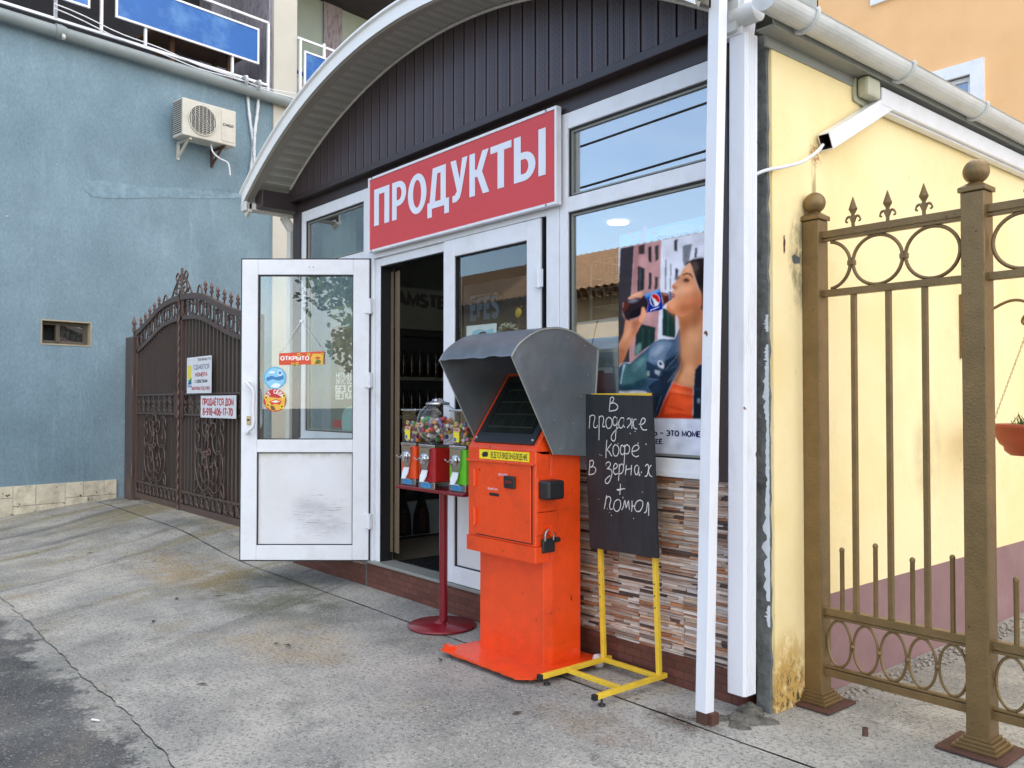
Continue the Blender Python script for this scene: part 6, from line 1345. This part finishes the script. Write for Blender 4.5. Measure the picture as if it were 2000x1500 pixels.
A_=[('4A454A',cp((55,-110),(178,-140),(150,380),(135,945),(37,950),(37,240)),0),
('C7A09F',cp((178,-140),(418,-195),(402,430),(385,740),(300,800),(180,950),(135,945),(150,380)),0),
('E7E6EE',cp((418,-195),(WX,-300),(WX,1440),(385,1440),(385,740),(402,430)),0),
('B98F8E',cp((178,-140),(230,-150),(190,330),(165,640),(135,945),(150,380)),0),
('3C3D40',cp((205,85),(270,110),(262,300),(205,320)),0),('5A5C60',cp((222,98),(236,102),(232,308),(218,312)),0),('3C3D40',cp((305,145),(330,150),(328,290),(303,300)),0),('4A4A4C',cp((360,180),(388,190),(382,290),(357,300)),0),
('55484A',cp((215,-90),(270,-110),(266,-20),(215,-15)),0),('3C3D40',cp((300,-80),(330,-90),(330,60),(303,50)),0),('4A4A4C',cp((360,-90),(392,-100),(392,30),(362,50)),0),
('2C403F',cp((190,690),(240,605),(365,632),(358,770),(290,812),(180,890)),0),('7E9A92',cp((190,800),(240,770),(232,840),(182,885)),1),('3A544F',cp((245,640),(262,640),(255,800),(240,815)),0),('3A544F',cp((305,645),(320,648),(312,790),(298,800)),0),
('29443F',cp((428,460),(545,500),(540,730),(425,705)),0),('3D5C55',cp((470,490),(486,495),(480,715),(466,712)),0),
('70747A',cp((452,30),(462,30),(458,300),(448,300)),0),('70747A',cp((498,70),(506,70),(500,300),(492,300)),0),('4A4D54',cp((540,105),(568,120),(560,190),(538,215)),0),('3E4147',cp((530,-140),(560,-150),(556,-40),(530,-50)),0),('8C9096',cp((605,-90),(690,-110),(660,60),(610,80)),0),('4A4D54',cp((715,-70),(735,-75),(730,20),(712,15)),0),
# jacket
('4C6378',cp((37,990),(75,950),(140,958),(200,900),(280,830),(330,780),(400,742),(540,735),(580,640),(640,800),(640,1100),(520,1110),(440,1290),(385,1440),(330,1440),(320,1240),(275,1200),(180,1190),(60,1195),(37,1192)),0),
('5E8084',cp((75,965),(140,965),(215,905),(285,860),(300,940),(285,1100),(215,1150),(150,1170),(70,1180)),1),('BFD6DC',cp((80,965),(100,960),(72,1060),(60,1140),(52,1130),(66,1040)),0),('7F9FA0',cp((150,985),(250,905),(270,930),(180,1030)),1),('35505C',cp((40,1150),(150,1130),(270,1080),(280,1150),(180,1190),(40,1195)),1),
('8393A6',cp((330,795),(405,748),(520,772),(470,860),(440,930),(380,960),(300,925)),1),('A9B4C2',cp((345,830),(400,790),(450,800),(400,870),(340,890)),1),
('5F7389',cp((540,738),(582,648),(588,720),(585,830),(520,860),(450,930),(470,860)),0),
('2A3848',cp((455,930),(585,862),(602,930),(580,1010),(520,1110),(440,1290),(385,1437),(340,1437),(325,1200),(300,1160),(420,1060),(440,1000)),0),
('34465A',cp((285,935),(400,1000),(440,990),(400,1080),(350,1095),(285,1075)),0),('E4E6EC',cp((385,935),(420,930),(440,970),(428,1005),(390,985)),1),('24303E',cp((395,945),(415,942),(425,965),(405,972)),1),('B9BEC6',cp((360,1010),(410,1020),(395,1065),(360,1040)),0),
('9AA6A4',cp((282,1045),(296,1018),(312,1030),(310,1060),(294,1070)),1),('8391A2',cp((596,880),(606,935),(584,1015),(523,1113),(445,1292),(388,1437),(382,1437),(438,1285),(515,1105),(576,1008),(596,930)),0),
('3D5064',cp((300,940),(436,1005),(432,1016),(298,950)),0),('45586C',cp((470,1010),(560,960),(556,975),(474,1024)),0),('3B4E63',cp((345,1200),(352,1200),(372,1400),(364,1400)),0),
# neck, chest
('C48C6B',cp((545,500),(600,470),(768,400),(WX,420),(WX,1020),(760,960),(720,1010),(700,1175),(520,1130),(585,1010),(602,930),(590,800),(582,640),(575,560)),0),
('D7A27F',cp((620,560),(768,560),(768,800),(640,1000),(600,960),(596,800)),1),('B67C5C',cp((560,540),(700,520),(768,450),(768,600),(660,640),(600,700),(585,620)),1),('DDAB8A',cp((560,1060),(640,960),(700,960),(705,1160),(620,1150)),1),('A8714F',cp((520,1120),(585,1020),(604,930),(612,940),(600,1030),(560,1110),(530,1130)),0),
# orange top
('DC6B4B',cp((518,1122),(600,1150),(700,1172),(695,1446),(385,1438),(440,1290)),0),('C2543A',cp((385,1438),(440,1295),(495,1200),(503,1212),(445,1370),(432,1440)),0),('E98566',cp((520,1180),(690,1215),(690,1235),(510,1200)),1),('C75A3D',cp((470,1325),(570,1350),(640,1380),(560,1365),(468,1335)),1),('C75A3D',cp((500,1215),(690,1245),(690,1252),(498,1223)),1),('C2543A',cp((400,1415),(560,1395),(690,1420),(690,1445),(390,1438)),1),
('242D3B',cp((755,960),(WX,955),(WX,1450),(696,1446),(702,1180),(716,1010)),0),('3A485A',cp((705,1175),(WX,1170),(WX,1185),(705,1190)),0),('8A96A2',cp((738,1270),(752,1262),(765,1280),(752,1310),(738,1300)),1),
# hair and face
('2E2426',cp((610,92),(650,50),(700,27),(770,22),(WX,25),(WX,520),(765,470),(762,330),(720,210),(690,120),(668,62),(640,85)),0),
('E2A988',cp((668,62),(640,88),(612,112),(600,142),(580,175),(560,205),(546,226),(526,246),(508,262),(511,282),(526,298),(512,318),(516,335),(545,355),(514,362),(508,378),(506,394),(480,404),(464,424),(460,450),(468,475),(500,502),(545,517),(600,540),(680,500),(768,430),(766,330),(745,285),(722,215),(696,130)),0),
('D39372',cp((580,400),(680,330),(762,320),(768,430),(690,500),(600,540),(560,515),(500,500),(540,470)),1),('EDBD9E',cp((640,95),(668,70),(690,130),(660,145),(620,140)),1),('EDBB9C',cp((530,290),(560,270),(580,320),(556,350),(530,330)),1),('C97F5E',cp((590,200),(610,190),(680,215),(650,240),(600,235)),1),('C4785A',cp((470,440),(500,480),(560,512),(545,517),(500,502),(466,474)),0),
('3A3032',cp((760,20),(800,20),(800,60),(740,110),(700,60)),1),('54484A',cp((700,45),(740,60),(745,130),(715,80)),1),
('2C1E20',cp((606,166),(640,147),(678,156),(702,196),(690,190),(664,168),(640,161),(610,174)),0),('3A2628',cp((612,214),(636,198),(668,216),(650,232),(622,230)),1),('2A1A1E',cp((618,206),(640,200),(664,212),(640,216)),0),('3E2A2C',cp((556,196),(574,176),(580,184),(562,210),(545,224)),0),
('B7694E',cp((514,266),(532,262),(546,280),(536,296),(524,288)),1),('C07A5E',cp((548,262),(560,280),(552,300),(540,296)),1),('B25A50',cp((511,322),(530,338),(547,355),(528,358),(510,346)),0),('A34C48',cp((508,352),(540,357),(524,372),(510,368)),1),
('E58F74',cp((748,392),(768,380),(768,445),(752,430)),1),
# arm, hand and bottle
('D49A7B',cp((98,560),(150,580),(200,560),(268,520),(240,590),(190,690),(160,760),(112,850),(82,920),(37,978),(37,780),(80,690)),0),('B77F63',cp((37,815),(70,820),(105,850),(82,925),(37,975)),0),('E5B193',cp((120,600),(160,600),(130,700),(80,760),(60,780),(95,690)),1),('BC7F68',cp((160,590),(230,560),(190,680),(160,700),(175,640)),1),
('382A31',cp((62,500),(72,420),(130,388),(200,380),(270,340),(305,420),(280,500),(200,545),(120,566),(95,560)),0),('6B3A32',cp((80,420),(110,400),(135,420),(110,470),(80,500),(72,470)),1),('A3897F',cp((66,470),(76,500),(92,540),(100,560),(90,560),(68,520)),0),('C49A86',cp((74,420),(84,405),(80,450),(70,470)),0),('55424C',cp((140,400),(230,360),(250,380),(160,420)),1),('1E1A22',cp((150,500),(260,440),(280,480),(200,535),(140,545)),1),
('24419B',cp((264,342),(400,292),(412,330),(432,440),(428,472),(400,482),(285,503),(305,420)),0),('6EA4D8',cp((264,342),(400,292),(408,318),(300,372),(280,372)),0),('3C66BC',cp((285,375),(408,322),(412,345),(300,395)),0),
('7C4740',cp((410,322),(468,330),(500,345),(502,388),(466,410),(432,455),(428,400)),0),('B28C80',cp((425,328),(470,336),(478,350),(440,345)),1),('5A2E2A',cp((440,370),(480,360),(490,390),(450,420)),1),('595C78',cp((482,312),(508,318),(512,388),(492,392),(486,350)),0),('9A9CB4',cp((480,312),(490,312),(494,385),(486,385)),0),
('F0F0F4',cp(*[(359+44*math.cos(a),391+57*math.sin(a)) for a in [R(18*i) for i in range(20)]]),1),
('D23336',cp((330,350),(350,338),(378,345),(398,375),(400,405),(385,412),(362,385),(340,368)),1),('232F7C',cp((322,375),(326,360),(340,390),(352,425),(362,445),(340,438),(325,410)),1),
('E6B294',cp((118,380),(150,350),(200,326),(242,315),(256,340),(235,372),(185,362),(140,384)),1),('F0C3A8',cp((160,350),(205,330),(240,322),(240,338),(190,350)),1),('C98C74',cp((150,384),(180,366),(190,372),(160,386)),0),
('E5AE91',cp((250,452),(270,462),(278,500),(272,545),(245,590),(215,570),(236,510),(240,470)),1),
# bottom strip
('DADDE8',cp((37,1440),(WX,1440),(WX,1790),(37,1790)),0)]
def zline(x,y,xs_,PY):    # photo y of the horizontal line through (x,y) at other photo x
    z=onY(x,y,PY).z; r=[]
    for xx in xs_:
        lo,hi=0,1500
        for _ in range(40):
            m=(lo+hi)/2
            if onY(xx,m,PY).z>z: lo=m
            else: hi=m
        r.append(lo)
    return r
PY=FY+.018
yb=zline(1320,818,(1208,1399),PY); A_[-1]=('DADDE8',[(1208.5,yb[0]),(1399,yb[1]),(1399,893),(1208.5,886)],0)
yt=zline(1290,470,(1212,1399),PY)
A_=[(c,[(min(max(x,1208.5),1399),max(y,yt[0]+(yt[1]-yt[0])*(min(max(x,1208.5),1399)-1212)/187)) for x,y in p],s_) for c,p,s_ in A_]
SOFT={'D39372':9,'EDBD9E':5,'EDBB9C':6,'C97F5E':8,'D7A27F':10,'B67C5C':10,'DDAB8A':9,'A8714F':4,'E5B193':5,'BC7F68':5,'5E8084':4,'7F9FA0':4,'35505C':4,'8393A6':4,'A9B4C2':5,'B77F63':5,'7E9A92':3,'6B3A32':2.5,'55424C':2.5,'B28C80':2,'5A2E2A':2,'E98566':4,'C75A3D':2,'54484A':2,'3A3032':3,'C4785A':4,'B98F8E':3,'C07A5E':2.5,'C98C74':2,'F0C3A8':2.5,'2B5FA8':1}
lay=[]
for c,p,s_ in A_:
    Q=[onY(x,y,PY) for x,y in p]
    if s_: Q=crom(Q,4,True)
    lay.append((lin(c),[(q.x,q.z) for q in Q],SOFT.get(c,0)*.6 or (.9 if c in ('F0F0F4','D23336','232F7C','2C1E20','24419B') else 1.2)))
def more(c,pts,r,op=1,sm=True):
    Q=[onY(x,y,PY) for x,y in cp(*pts)]; Q=crom(Q,4,True) if sm else Q; lay.append((lin(c),[(q.x,q.z) for q in Q],r,op))
# softer modelling of face, neck, denim seams and hair
more('F3CBB0',((560,250),(620,235),(640,290),(590,330),(550,320)),9,.7); more('B06A4C',((600,440),(700,400),(768,380),(768,470),(640,520),(560,510)),8,.55); more('8F5840',((600,540),(640,620),(620,760),(598,860),(588,700)),6,.45)
more('F0C6A8',((690,640),(740,700),(730,850),(680,800)),12,.5); more('7A4632',((590,880),(604,930),(590,1010),(560,1060),(585,960)),4,.5); more('EDC0A0',((655,80),(685,110),(700,180),(650,150)),7,.6)
more('3A2A2C',((700,28),(770,24),(770,110),(735,70)),4,.6); more('8A7C7C',((705,48),(725,62),(732,120),(722,140),(714,90)),3,.8); more('19120F',((745,120),(768,140),(768,300),(752,250)),5,.6)
for k,(a_,b_) in enumerate(((('300','905'),('300','1075')),)): pass
for q in (((345,860),(380,810),(384,813),(350,864)),((560,890),(450,1020),(446,1016),(556,886)),((590,960),(500,1110),(497,1107),(586,957)),((300,1085),(400,1100),(400,1105),(300,1091)),((420,1240),(360,1420),(356,1418),(415,1238)),((470,1120),(540,1020),(544,1023),(474,1124))): more('93A3B4',q,1,.6,False)
for q in (((110,1000),(200,960),(230,990),(150,1060)),((180,1080),(260,1040),(265,1080),(200,1130))): more('2F4A55',q,6,.5)
for q in (((350,1130),(400,1110),(380,1200),(350,1220)),((520,950),(570,920),(560,990),(500,1040))): more('3C5066',q,6,.6)
more('C9D4DE',((120,400),(180,385),(210,395),(150,415)),2,.45); more('F5E9E4',((262,345),(395,296),(397,302),(266,352)),1.5,.5)
def postp(img,XX,ZZ):
    h,w=img.shape[:2]; rs=np.random.RandomState(4); n1=rs.normal(0,1,(h,w))
    lum=img.mean(2,keepdims=True); denim=((img[...,2]>img[...,0]*1.15)&(lum[...,0]<.35))[...,None]
    img=img*(1+denim*.13*n1[...,None]+.02*n1[...,None]); 
    low=rs.normal(0,1,(h//12+2,w//12+2)); low=np.kron(low,np.ones((12,12)))[:h,:w]
    for _ in range(2): low=(low+np.roll(low,5,0)+np.roll(low,-5,0)+np.roll(low,5,1)+np.roll(low,-5,1))/5
    img=img*(1+.10*low[...,None]); g_=img.mean(2,keepdims=True); img=np.clip(g_+(img-g_)*1.15,0,1); return np.clip(img,0,1)**1.22*1.06
Pq=[onY(1208,yt[0],PY),onY(1400,894,PY)]; g=thing('drink_poster',tuple(Pq[1]),'large window poster of a woman in denim jacket drinking cola','poster')
MB().box(Pq[0].x,Pq[1].x,PY+.0008,PY+.0016,Pq[1].z,Pq[0].z).build('sheet',M['pvc'],g)
raster_poster(g,PY,Pq[0].x,Pq[1].x,Pq[0].z,Pq[1].z,lay,lin('D8D5DC'),200,420,postp)
mb=MB()
for t,(x,y),(x2,y2),(x3,y3),wt,col in [('НЬ – ЭТО МОМЕ',(1270,849.5),(1368,853.3),(1270,840),1.25,'1E2350'),('ЕЁ.',(1281.5,866),(1296.5,866.5),(1281.5,858),1.25,'1E2350'),('pepsi',(1271.5,606.6),(1287,600.6),(1271.5,603.8),.9,'F2F2F6')]:
    A=onY(x,y,PY);B=onY(x2,y2,PY);H=abs(onY(x3,y3,PY).z-A.z); uu=Vector((B.x-A.x,0,B.z-A.z)); L_=uu.length; uu.normalize()
    write(mb,t,Vector((A.x,PY-.0004,A.z)),uu,(0,0,1),(0,-1,0),L_,H,wt,0,lin(col),.0003)
mb.build('lettering',M['printmatte'],g)
PH=FY+.05
poster('cyan_header_poster','pale cyan header strip above the drink poster inside the window','%s'and PH,[(1210,460),(1404,414),(1404,480),(1207,520)],
 [('E79AC0',[(1255,443),(1265,442),(1257,476),(1248,478)],0),('F08AA8',[(1226,455),(1231,453),(1232,457),(1227,460)],1),('F08AA8',[(1234,462),(1239,460),(1240,465),(1235,467)],1),('F08AA8',[(1275,453),(1280,451),(1281,456),(1276,458)],1),
  ('BFEAF2',[(1282,467),(1290,450),(1315,440),(1345,437),(1372,440),(1404,436),(1404,456),(1372,458),(1340,462)],1)],lin('7FD8E6'),[('Фруктовый',(1284,470),(1365,457),(1284,461),.9,'3C9CC4')])
poster('beach_poster','pale seaside poster with brown trunk in the left of the big window',FY+.05,[(1112,632),(1207,619),(1207,868),(1112,862)],
 [('EFEDE6',[(1112,660),(1207,652),(1207,700),(1112,700)],0),('B9C6CC',[(1112,690),(1207,687),(1207,715),(1112,714)],0),('8FA9BC',[(1112,714),(1207,715),(1207,760),(1112,758)],0),('7493AC',[(1112,758),(1207,760),(1207,868),(1112,862)],0),('6A5A44',[(1165,627),(1168.5,626),(1163,650),(1158,672),(1155,672),(1160,650)],0)],lin('E9EAEC'))
poster('left_window_poster','grey-green drink poster with white words in the left window','%s'and FY+.02,[(646,600),(712,590),(712,858),(646,850)],
 [('5F6F64',[(646,700),(712,695),(712,858),(646,850)],0),('8D8474',[(650,640),(700,650),(712,720),(680,740),(652,700)],1),('A23A3C',[(650,820),(668,820),(668,836),(650,835)],0),('8FB0AC',[(672,800),(712,795),(712,858),(672,850)],1)],lin('8A9488'),
 [('НЕПОВТ',(658,739),(688,738),(658,729),1,'D8DAD4'),('ВКУС ОС',(658,750),(688,749.5),(658,741),1,'D8DAD4'),('БЕЗ С',(657,765),(687,765),(657,754),1.3,'E4E6E0'),('БЕЗ КА',(657,779),(687,779),(657,768),1.3,'E4E6E0')])
# pleated sheet coloured as the blue house's pale green reflection in the left window
cu=MB(); cc=[(-7.0+i*.02,FY+.16+.018*math.sin(i*.9)) for i in range(30)]
cu.add([(x,y,1.2) for x,y in cc]+[(x,y,3.04) for x,y in cc],[[i,i+1,30+i+1,30+i] for i in range(29)],0,None,True)
tag(cu.build('curtain',M['palegreen']),'pale green pleated sheet added as the blue wall reflection in the left shop window','curtain')
# ---------------- shop contents ----------------
f=thing('drinks_fridge',(-6.8,4.5,.2),'tall dark drinks fridge with lettered header inside open doorway','fridge')
fx=-6.62; y0,y1=4.12,4.86
MB().box(-7.08,fx,y0,y1,.2,2.5).build('cabinet',pbr('fridge_body','2E3236',.4),f,.01)
hd_=MB().box(fx+.001,fx+.02,y0,y1,2.12,2.5).build('header',pbr('fridge_header','6E736A',.4),f)
mb=MB(); write(mb,'AMSTEL',(fx+.0205,y0+.06,2.34),(0,1,0),(0,0,1),(1,0,0),y1-y0-.12,.10,1.7); mb.build('lettering',M['black'],hd_)
mb=MB(); frame(y0,y1,.55,2.1,.045,fx+.001,fx+.03,None)
dm=Matrix(((0,1,0,0),(1,0,0,0),(0,0,1,0),(0,0,0,1)))
dr=frame(y0,y1,.55,2.1,.045,fx+.001,fx+.035,MB(dm)).build('door',M['black'],f); MB().box(fx+.012,fx+.016,y0+.046,y1-.046,.6,2.05).build('glass',glass('fridge_glass',.06),dr)
MB().box(fx+.001,fx+.02,y0+.01,y1-.01,.22,.54).build('kick_panel',pbr('fridge_kick','7E888E',.4),f)
for z in (.95,1.3,1.65): MB().box(fx+.003,fx+.011,y0+.05,y1-.05,z,z+.03).build('shelf_edge',M['wire'],f)
bi=0
for z in (.98,1.33,1.68):
    for i in range(7):
        yy=y0+.10+i*.09; hgt=.24
        o=MB().lathe([(.03,0),(.032,.01),(.032,.12),(.013,.175),(.012,.225),(.014,.23),(.014,hgt)],(fx+.055,yy,z+.0),12,0).build('bottle',M['bottle'],None)
        tag(o,'dark beer bottle standing in a row on a fridge shelf','bottle',group='bottles in the drinks fridge')
M['bag']=pbr('black_bag','0E0E10',.5)
for i,yy in enumerate((4.22,4.42)):
    g=thing('bottle_pack',(-6.56,yy,.25),('dark printed carrier shape by the fridge base, nearer the curtain','dark printed carrier shape by the fridge base, further into the shop')[i],'bag')
    mb=MB(); mb.prism([(-6.58,yy-.085,.24),(-6.58,yy+.085,.24),(-6.58,yy+.075,.42),(-6.58,yy+.03,.55),(-6.58,yy+.022,.66),(-6.58,yy-.022,.66),(-6.58,yy-.03,.55),(-6.58,yy-.075,.42)],(.03,0,0)); bg_=mb.build('body',M['bag'],g,.006)
    mb=MB(); write(mb,'ОХОТА',(-6.549,yy+.03,.27),(0,0,1),(0,-1,0),(1,0,0),.20,.05,.9); mb.build('lettering',M['rust'],bg_)
g=thing('wire_basket_rack',(-3.5,3.9,.2),'white wire basket rack inside big window behind the glass','rack')
for z in (1.86,2.10):
    zz=onY(1150,585 if z<2 else 530,3.80).z; mb=MB(); zt_=zz+.06; zb_=zz-.05
    for q in (zt_,zb_): mb.tube([(-3.75,3.80,q),(-3.12,3.80,q),(-3.12,4.2,q),(-3.75,4.2,q)],.0035,6,True)
    for i in range(19): x=-3.75+i*.035; mb.tube([(x,3.80,zt_),(x,3.80,zb_),(x,4.2,zb_),(x,4.2,zt_)],.002,5)
    for i in range(8): y=3.82+i*.05; mb.tube([(-3.75,y,zb_-.002),(-3.12,y,zb_-.002)],.002,5)
    mb.build('wire_basket',M['wire'],g)
for x,y in ((-3.76,4.2),(-3.11,4.2),(-3.76,3.8),(-3.11,3.8)): MB().tube([(x,y,.2),(x,y,2.3)],.008,8).build('post',M['wire'],g)
g=thing('display_panel',(-4.4,3.7,1.5),'dark brown display panel with faint lettering behind the closed door glass','display panel')
a=onY(906,548,3.70); b_=onY(1060,580,3.70)
MB().box(a.x,b_.x,3.70,3.73,.3,a.z-.04).build('panel',pbr('dark_brown_panel','3B342E',.7,var=.2),g); mb=MB(); e0=onY(921,622,3.7); write(mb,'EFES',(e0.x,3.699,e0.z),(1,0,0),(0,0,1),(0,-1,0),.30,.14,1.5); 
mb.build('lettering',pbr('dull_blue_lettering','5A6672',.6),g)
mb=MB(); cc_=onY(950,585,3.7); mb.tube([(cc_.x+.2*math.cos(t),3.695,cc_.z-.02+.05*math.sin(t)) for t in [R(20+i*14) for i in range(11)]],.012,6,flat=.3); mb.build('emblem_arc',pbr('dull_gold','7A6638',.5),g)
g=poster('white_notice','white notice with pale blue cloud on the closed door glass','%s'and FY+.02,[(911,637),(970,631),(970,700),(911,700)],[('9CCBDD',[(922,650),(935,643),(950,645),(962,642),(964,652),(950,658),(930,659)],1),('2A3038',[(933,654),(940,648),(948,648),(950,652),(942,651),(936,656)],1)],lin('DDE5E6'))
g=thing('gold_badge',tuple(onY(1014,612,FY+.03)),'small round gold badge decoration hanging behind closed door glass','decoration'); c=onY(1014,611,FY+.05)
MB().lathe([(.030,0),(.033,.006),(.024,.012),(.0,.012)],tuple(c),24,ax=(0,-1,0)).build('disc',pbr('gold_plastic','C9A23A',.4,metal=.3),g); mb=MB(); mb.sphere((c.x-.02,c.y,c.z+.035),.010,8,6); mb.sphere((c.x+.02,c.y,c.z+.035),.010,8,6); mb.tube([(c.x,c.y,c.z-.03),(c.x,c.y,c.z-.12)],.004,6); mb.build('stem',M['bronze'],g)
g=thing('grey_garland',tuple(onY(1000,660,FY+.06)),'small grey twisted garland behind the closed door glass','decoration'); mb=MB(); rn=random.Random(4)
for i in range(16):
    a=R(10+i*10.5); c=onY(992,665,FY+.06)+Vector((.12*math.cos(a),0,.10*math.sin(a))); mb.ring(c,Vector((rn.uniform(-1,1),.3,rn.uniform(-1,1))).normalized(),Vector((0,1,rn.uniform(-.5,.5))).normalized(),.018,.018,.005,12,5)
mb.build('garland',M['greyplastic'],g)
# ---------------- orange house far behind ----------------
OY=14.0
o=thing('orange_house',(-4,OY,0),'orange plastered house with white quoins and white-framed windows behind the roof','house')
ex=onY(1598,60,OY).x
wx0=onY(1812,150,OY).x; wx1=onY(1924,150,OY).x; wzt=onY(1924,113,OY).z; wzb=wzt-1.7
vx0=onY(1703,10,OY).x; vx1=vx0+1.2; vzb=onY(1703,13,OY).z
mb=MB()
def wallwith(holes,x0,x1,z0,z1):
    xs_=sorted({x0,x1,*[h[0] for h in holes],*[h[1] for h in holes]}); zs_=sorted({z0,z1,*[h[2] for h in holes],*[h[3] for h in holes]})
    for i in range(len(xs_)-1):
        for j in range(len(zs_)-1):
            xm_,zm_=(xs_[i]+xs_[i+1])/2,(zs_[j]+zs_[j+1])/2
            if any(h[0]<xm_<h[1] and h[2]<zm_<h[3] for h in holes): continue
            mb.box(xs_[i],xs_[i+1],OY,OY+.3,zs_[j],zs_[j+1])
HL=[(wx0+.2,wx1-.2,wzb+.2,wzt-.2),(vx0+.2,vx1-.2,vzb+.2,vzb+1.6)]
wallwith(HL,ex,6,0,11.5); mb.build('wall',M['orangehouse'],o)
mb=MB(); mb.box(ex,6,OY+.3,OY+9,0,11.5); mb.build('rear_mass',M['orangehouse'],o)
mb=MB(); z=0; i=0
while z<11.5: w=.42 if i%2 else .30; mb.box(ex-.10,ex+.0-.0+(-.0) if False else ex-.002,OY-.04,OY+w,z,z+.46); mb.box(ex-w,ex-.002,OY-.03,OY+.2,z,z+.46); z+=.5; i+=1
mb.build('quoins',M['cream'],o)
for k,(a_,b2,c2_,d2) in enumerate(HL):
    fr_=MB(); 
    fr_.box(a_-.2,a_,OY-.06,OY+.1,c2_-.2,d2+.2); fr_.box(b2,b2+.2,OY-.06,OY+.1,c2_-.2,d2+.2); fr_.box(a_,b2,OY-.06,OY+.1,d2,d2+.2); fr_.box(a_,b2,OY-.06,OY+.1,c2_-.2,c2_)
    fr_.prism([(a_-.28,OY-.07,d2+.05),(a_-.2,OY-.07,d2+.0),(a_-.1,OY-.07,d2+.14),(a_-.2,OY-.07,d2+.26)],(0,.05,0))
    w=fr_.build('window',M['pvc'],o); frame(a_,b2,c2_,d2,.07,OY+.05,OY+.12).build('sash',M['pvc'],w); MB().box(a_+.07,b2-.07,OY+.08,OY+.085,c2_+.07,d2-.07).build('pane',glass('house_pane',.35,(.5,.6,.7)),w)
    mb=MB(); n_=24; X=[a_+(b2-a_)*i/n_ for i in range(n_+1)]; mb.add([(x,OY+.2+.02*math.sin(i*1.7),c2_) for i,x in enumerate(X)]+[(x,OY+.2+.02*math.sin(i*1.7),d2) for i,x in enumerate(X)],[[i,i+1,n_+2+i,n_+1+i] for i in range(n_)],0,None,True); mb.build('curtain',pbr('blue_grey_curtain','8FA6C0',.8) if k==0 else bpy.data.materials['blue_grey_curtain'],w)
# ---------------- across the street (seen only mirrored in the glass) ----------------
o=thing('old_house',(-17,-12,0),'low old house with wavy tiled roof across the street, mirrored in window','house')
MB().box(-26,-10.5,-16,-9,0,4.3).build('wall',M['oldwall'],o)
mb=MB(); n_=60
for i in range(n_):
    x=-26.4+i*.27
    mb.tube([(x,-8.5,4.25),(x,-12.5,6.1)],.16,8,caps=False)
mb.build('roof',M['tileroof'],o)
for x in (-24,-21,-18,-15,-12.5): 
    w=frame(x-.55,x+.55,1.4,3,.09,-9.0,-8.94).build('window',M['cream'],o); MB().box(x-.46,x+.46,-8.99,-8.975,1.49,2.91).build('pane',M['dark'],w)
o=thing('cream_house',(-34,-6,0),'tall pale yellow house across the street, mirrored in the left transom window','house')
MB().box(-44,-27.5,-13,-4,0,10).build('wall',M['yellowhouse'],o)
for z in (2,5,7.8):
    for y in (-6,-8.5,-11): MB().box(-27.5,-27.44,y-.5,y+.5,z,z+1.4).build('window',M['dark'],o)
    for x in (-30,-33,-36): MB().box(x-.5,x+.5,-4,-3.94,z,z+1.4).build('window',M['dark'],o)
MB().box(-44.4,-27.1,-13.4,-3.6,10,10.3).build('roof',M['roofmetal'],o)
pole=thing('utility_pole',(-11,-2.6,0),'grey concrete utility pole carrying street cables, mirrored in shop glass','utility pole')
MB().lathe([(.14,0),(.09,7.4)],(-11.5,-3.2,0),14).build('shaft',M['cement'],pole); MB().box(-11.55,-11.45,-3.9,-2.5,6.6,6.7).build('crossarm',M['rust'],pole)
for i,(y,z,s_) in enumerate(((-3.7,6.7,.55),(-3.3,6.75,.75),(-3.1,6.45,.6),(-2.7,6.0,.8),(-2.6,5.4,.9))):
    P=[(-40+i*.1+ (52)*t/24,y+.3*(t/24),z+.3-4*s_*(t/24)*(1-t/24)) for t in range(25)]
    tag(MB().tube(P,.018,6).build('overhead_cable',M['cable']),'black overhead street cable mirrored in the shop glass','cable',group='overhead street cables')
def tree(x,y,h,seed,label):
    rn=random.Random(seed); t=thing('tree',(x,y,0),label,'tree',group='trees across the street'); tk=MB(); lf=MB()
    tk.tube([(x,y,0),(x+.1,y,h*.25),(x-.05,y+.1,h*.5),(x,y,h*.7)],[.2,.16,.11,.05],10)
    C=[]
    for i in range(9):
        a=rn.uniform(0,6.28); r=rn.uniform(.5,1.0)*h*.28; c=Vector((x+r*math.cos(a),y+r*math.sin(a),h*rn.uniform(.45,.95))); C.append((c,rn.uniform(.12,.2)*h)); tk.tube([(x,y,h*rn.uniform(.3,.5)),c*.5+Vector((x,y,h*.55))*.5,c],[.08,.05,.02],6)
    tk.build('trunk',M['bark'],t)
    for c,r in C:
        for i in range(420):
            d=Vector((rn.gauss(0,1),rn.gauss(0,1),rn.gauss(0,.8))).normalized()*r*rn.uniform(.4,1.05); p=c+d; u=Vector((rn.gauss(0,1),rn.gauss(0,1),rn.gauss(0,1))).normalized()*.09; v=u.orthogonal().normalized()*.05
            lf.add([p-u,p-v,p+u,p+v],[[0,1,2,3]])
    lf.build('crown',M['leaf'],t)
tree(5.5,-9,7,1,'broad leafy tree across the street, middle of three'); tree(9.5,-5,8,2,'tallest broad leafy tree across the street'); tree(13,-10,8.5,3,'broad leafy tree across the street, farthest back')
tree(3.2,-6.5,5,5,'small leafy tree across the street')
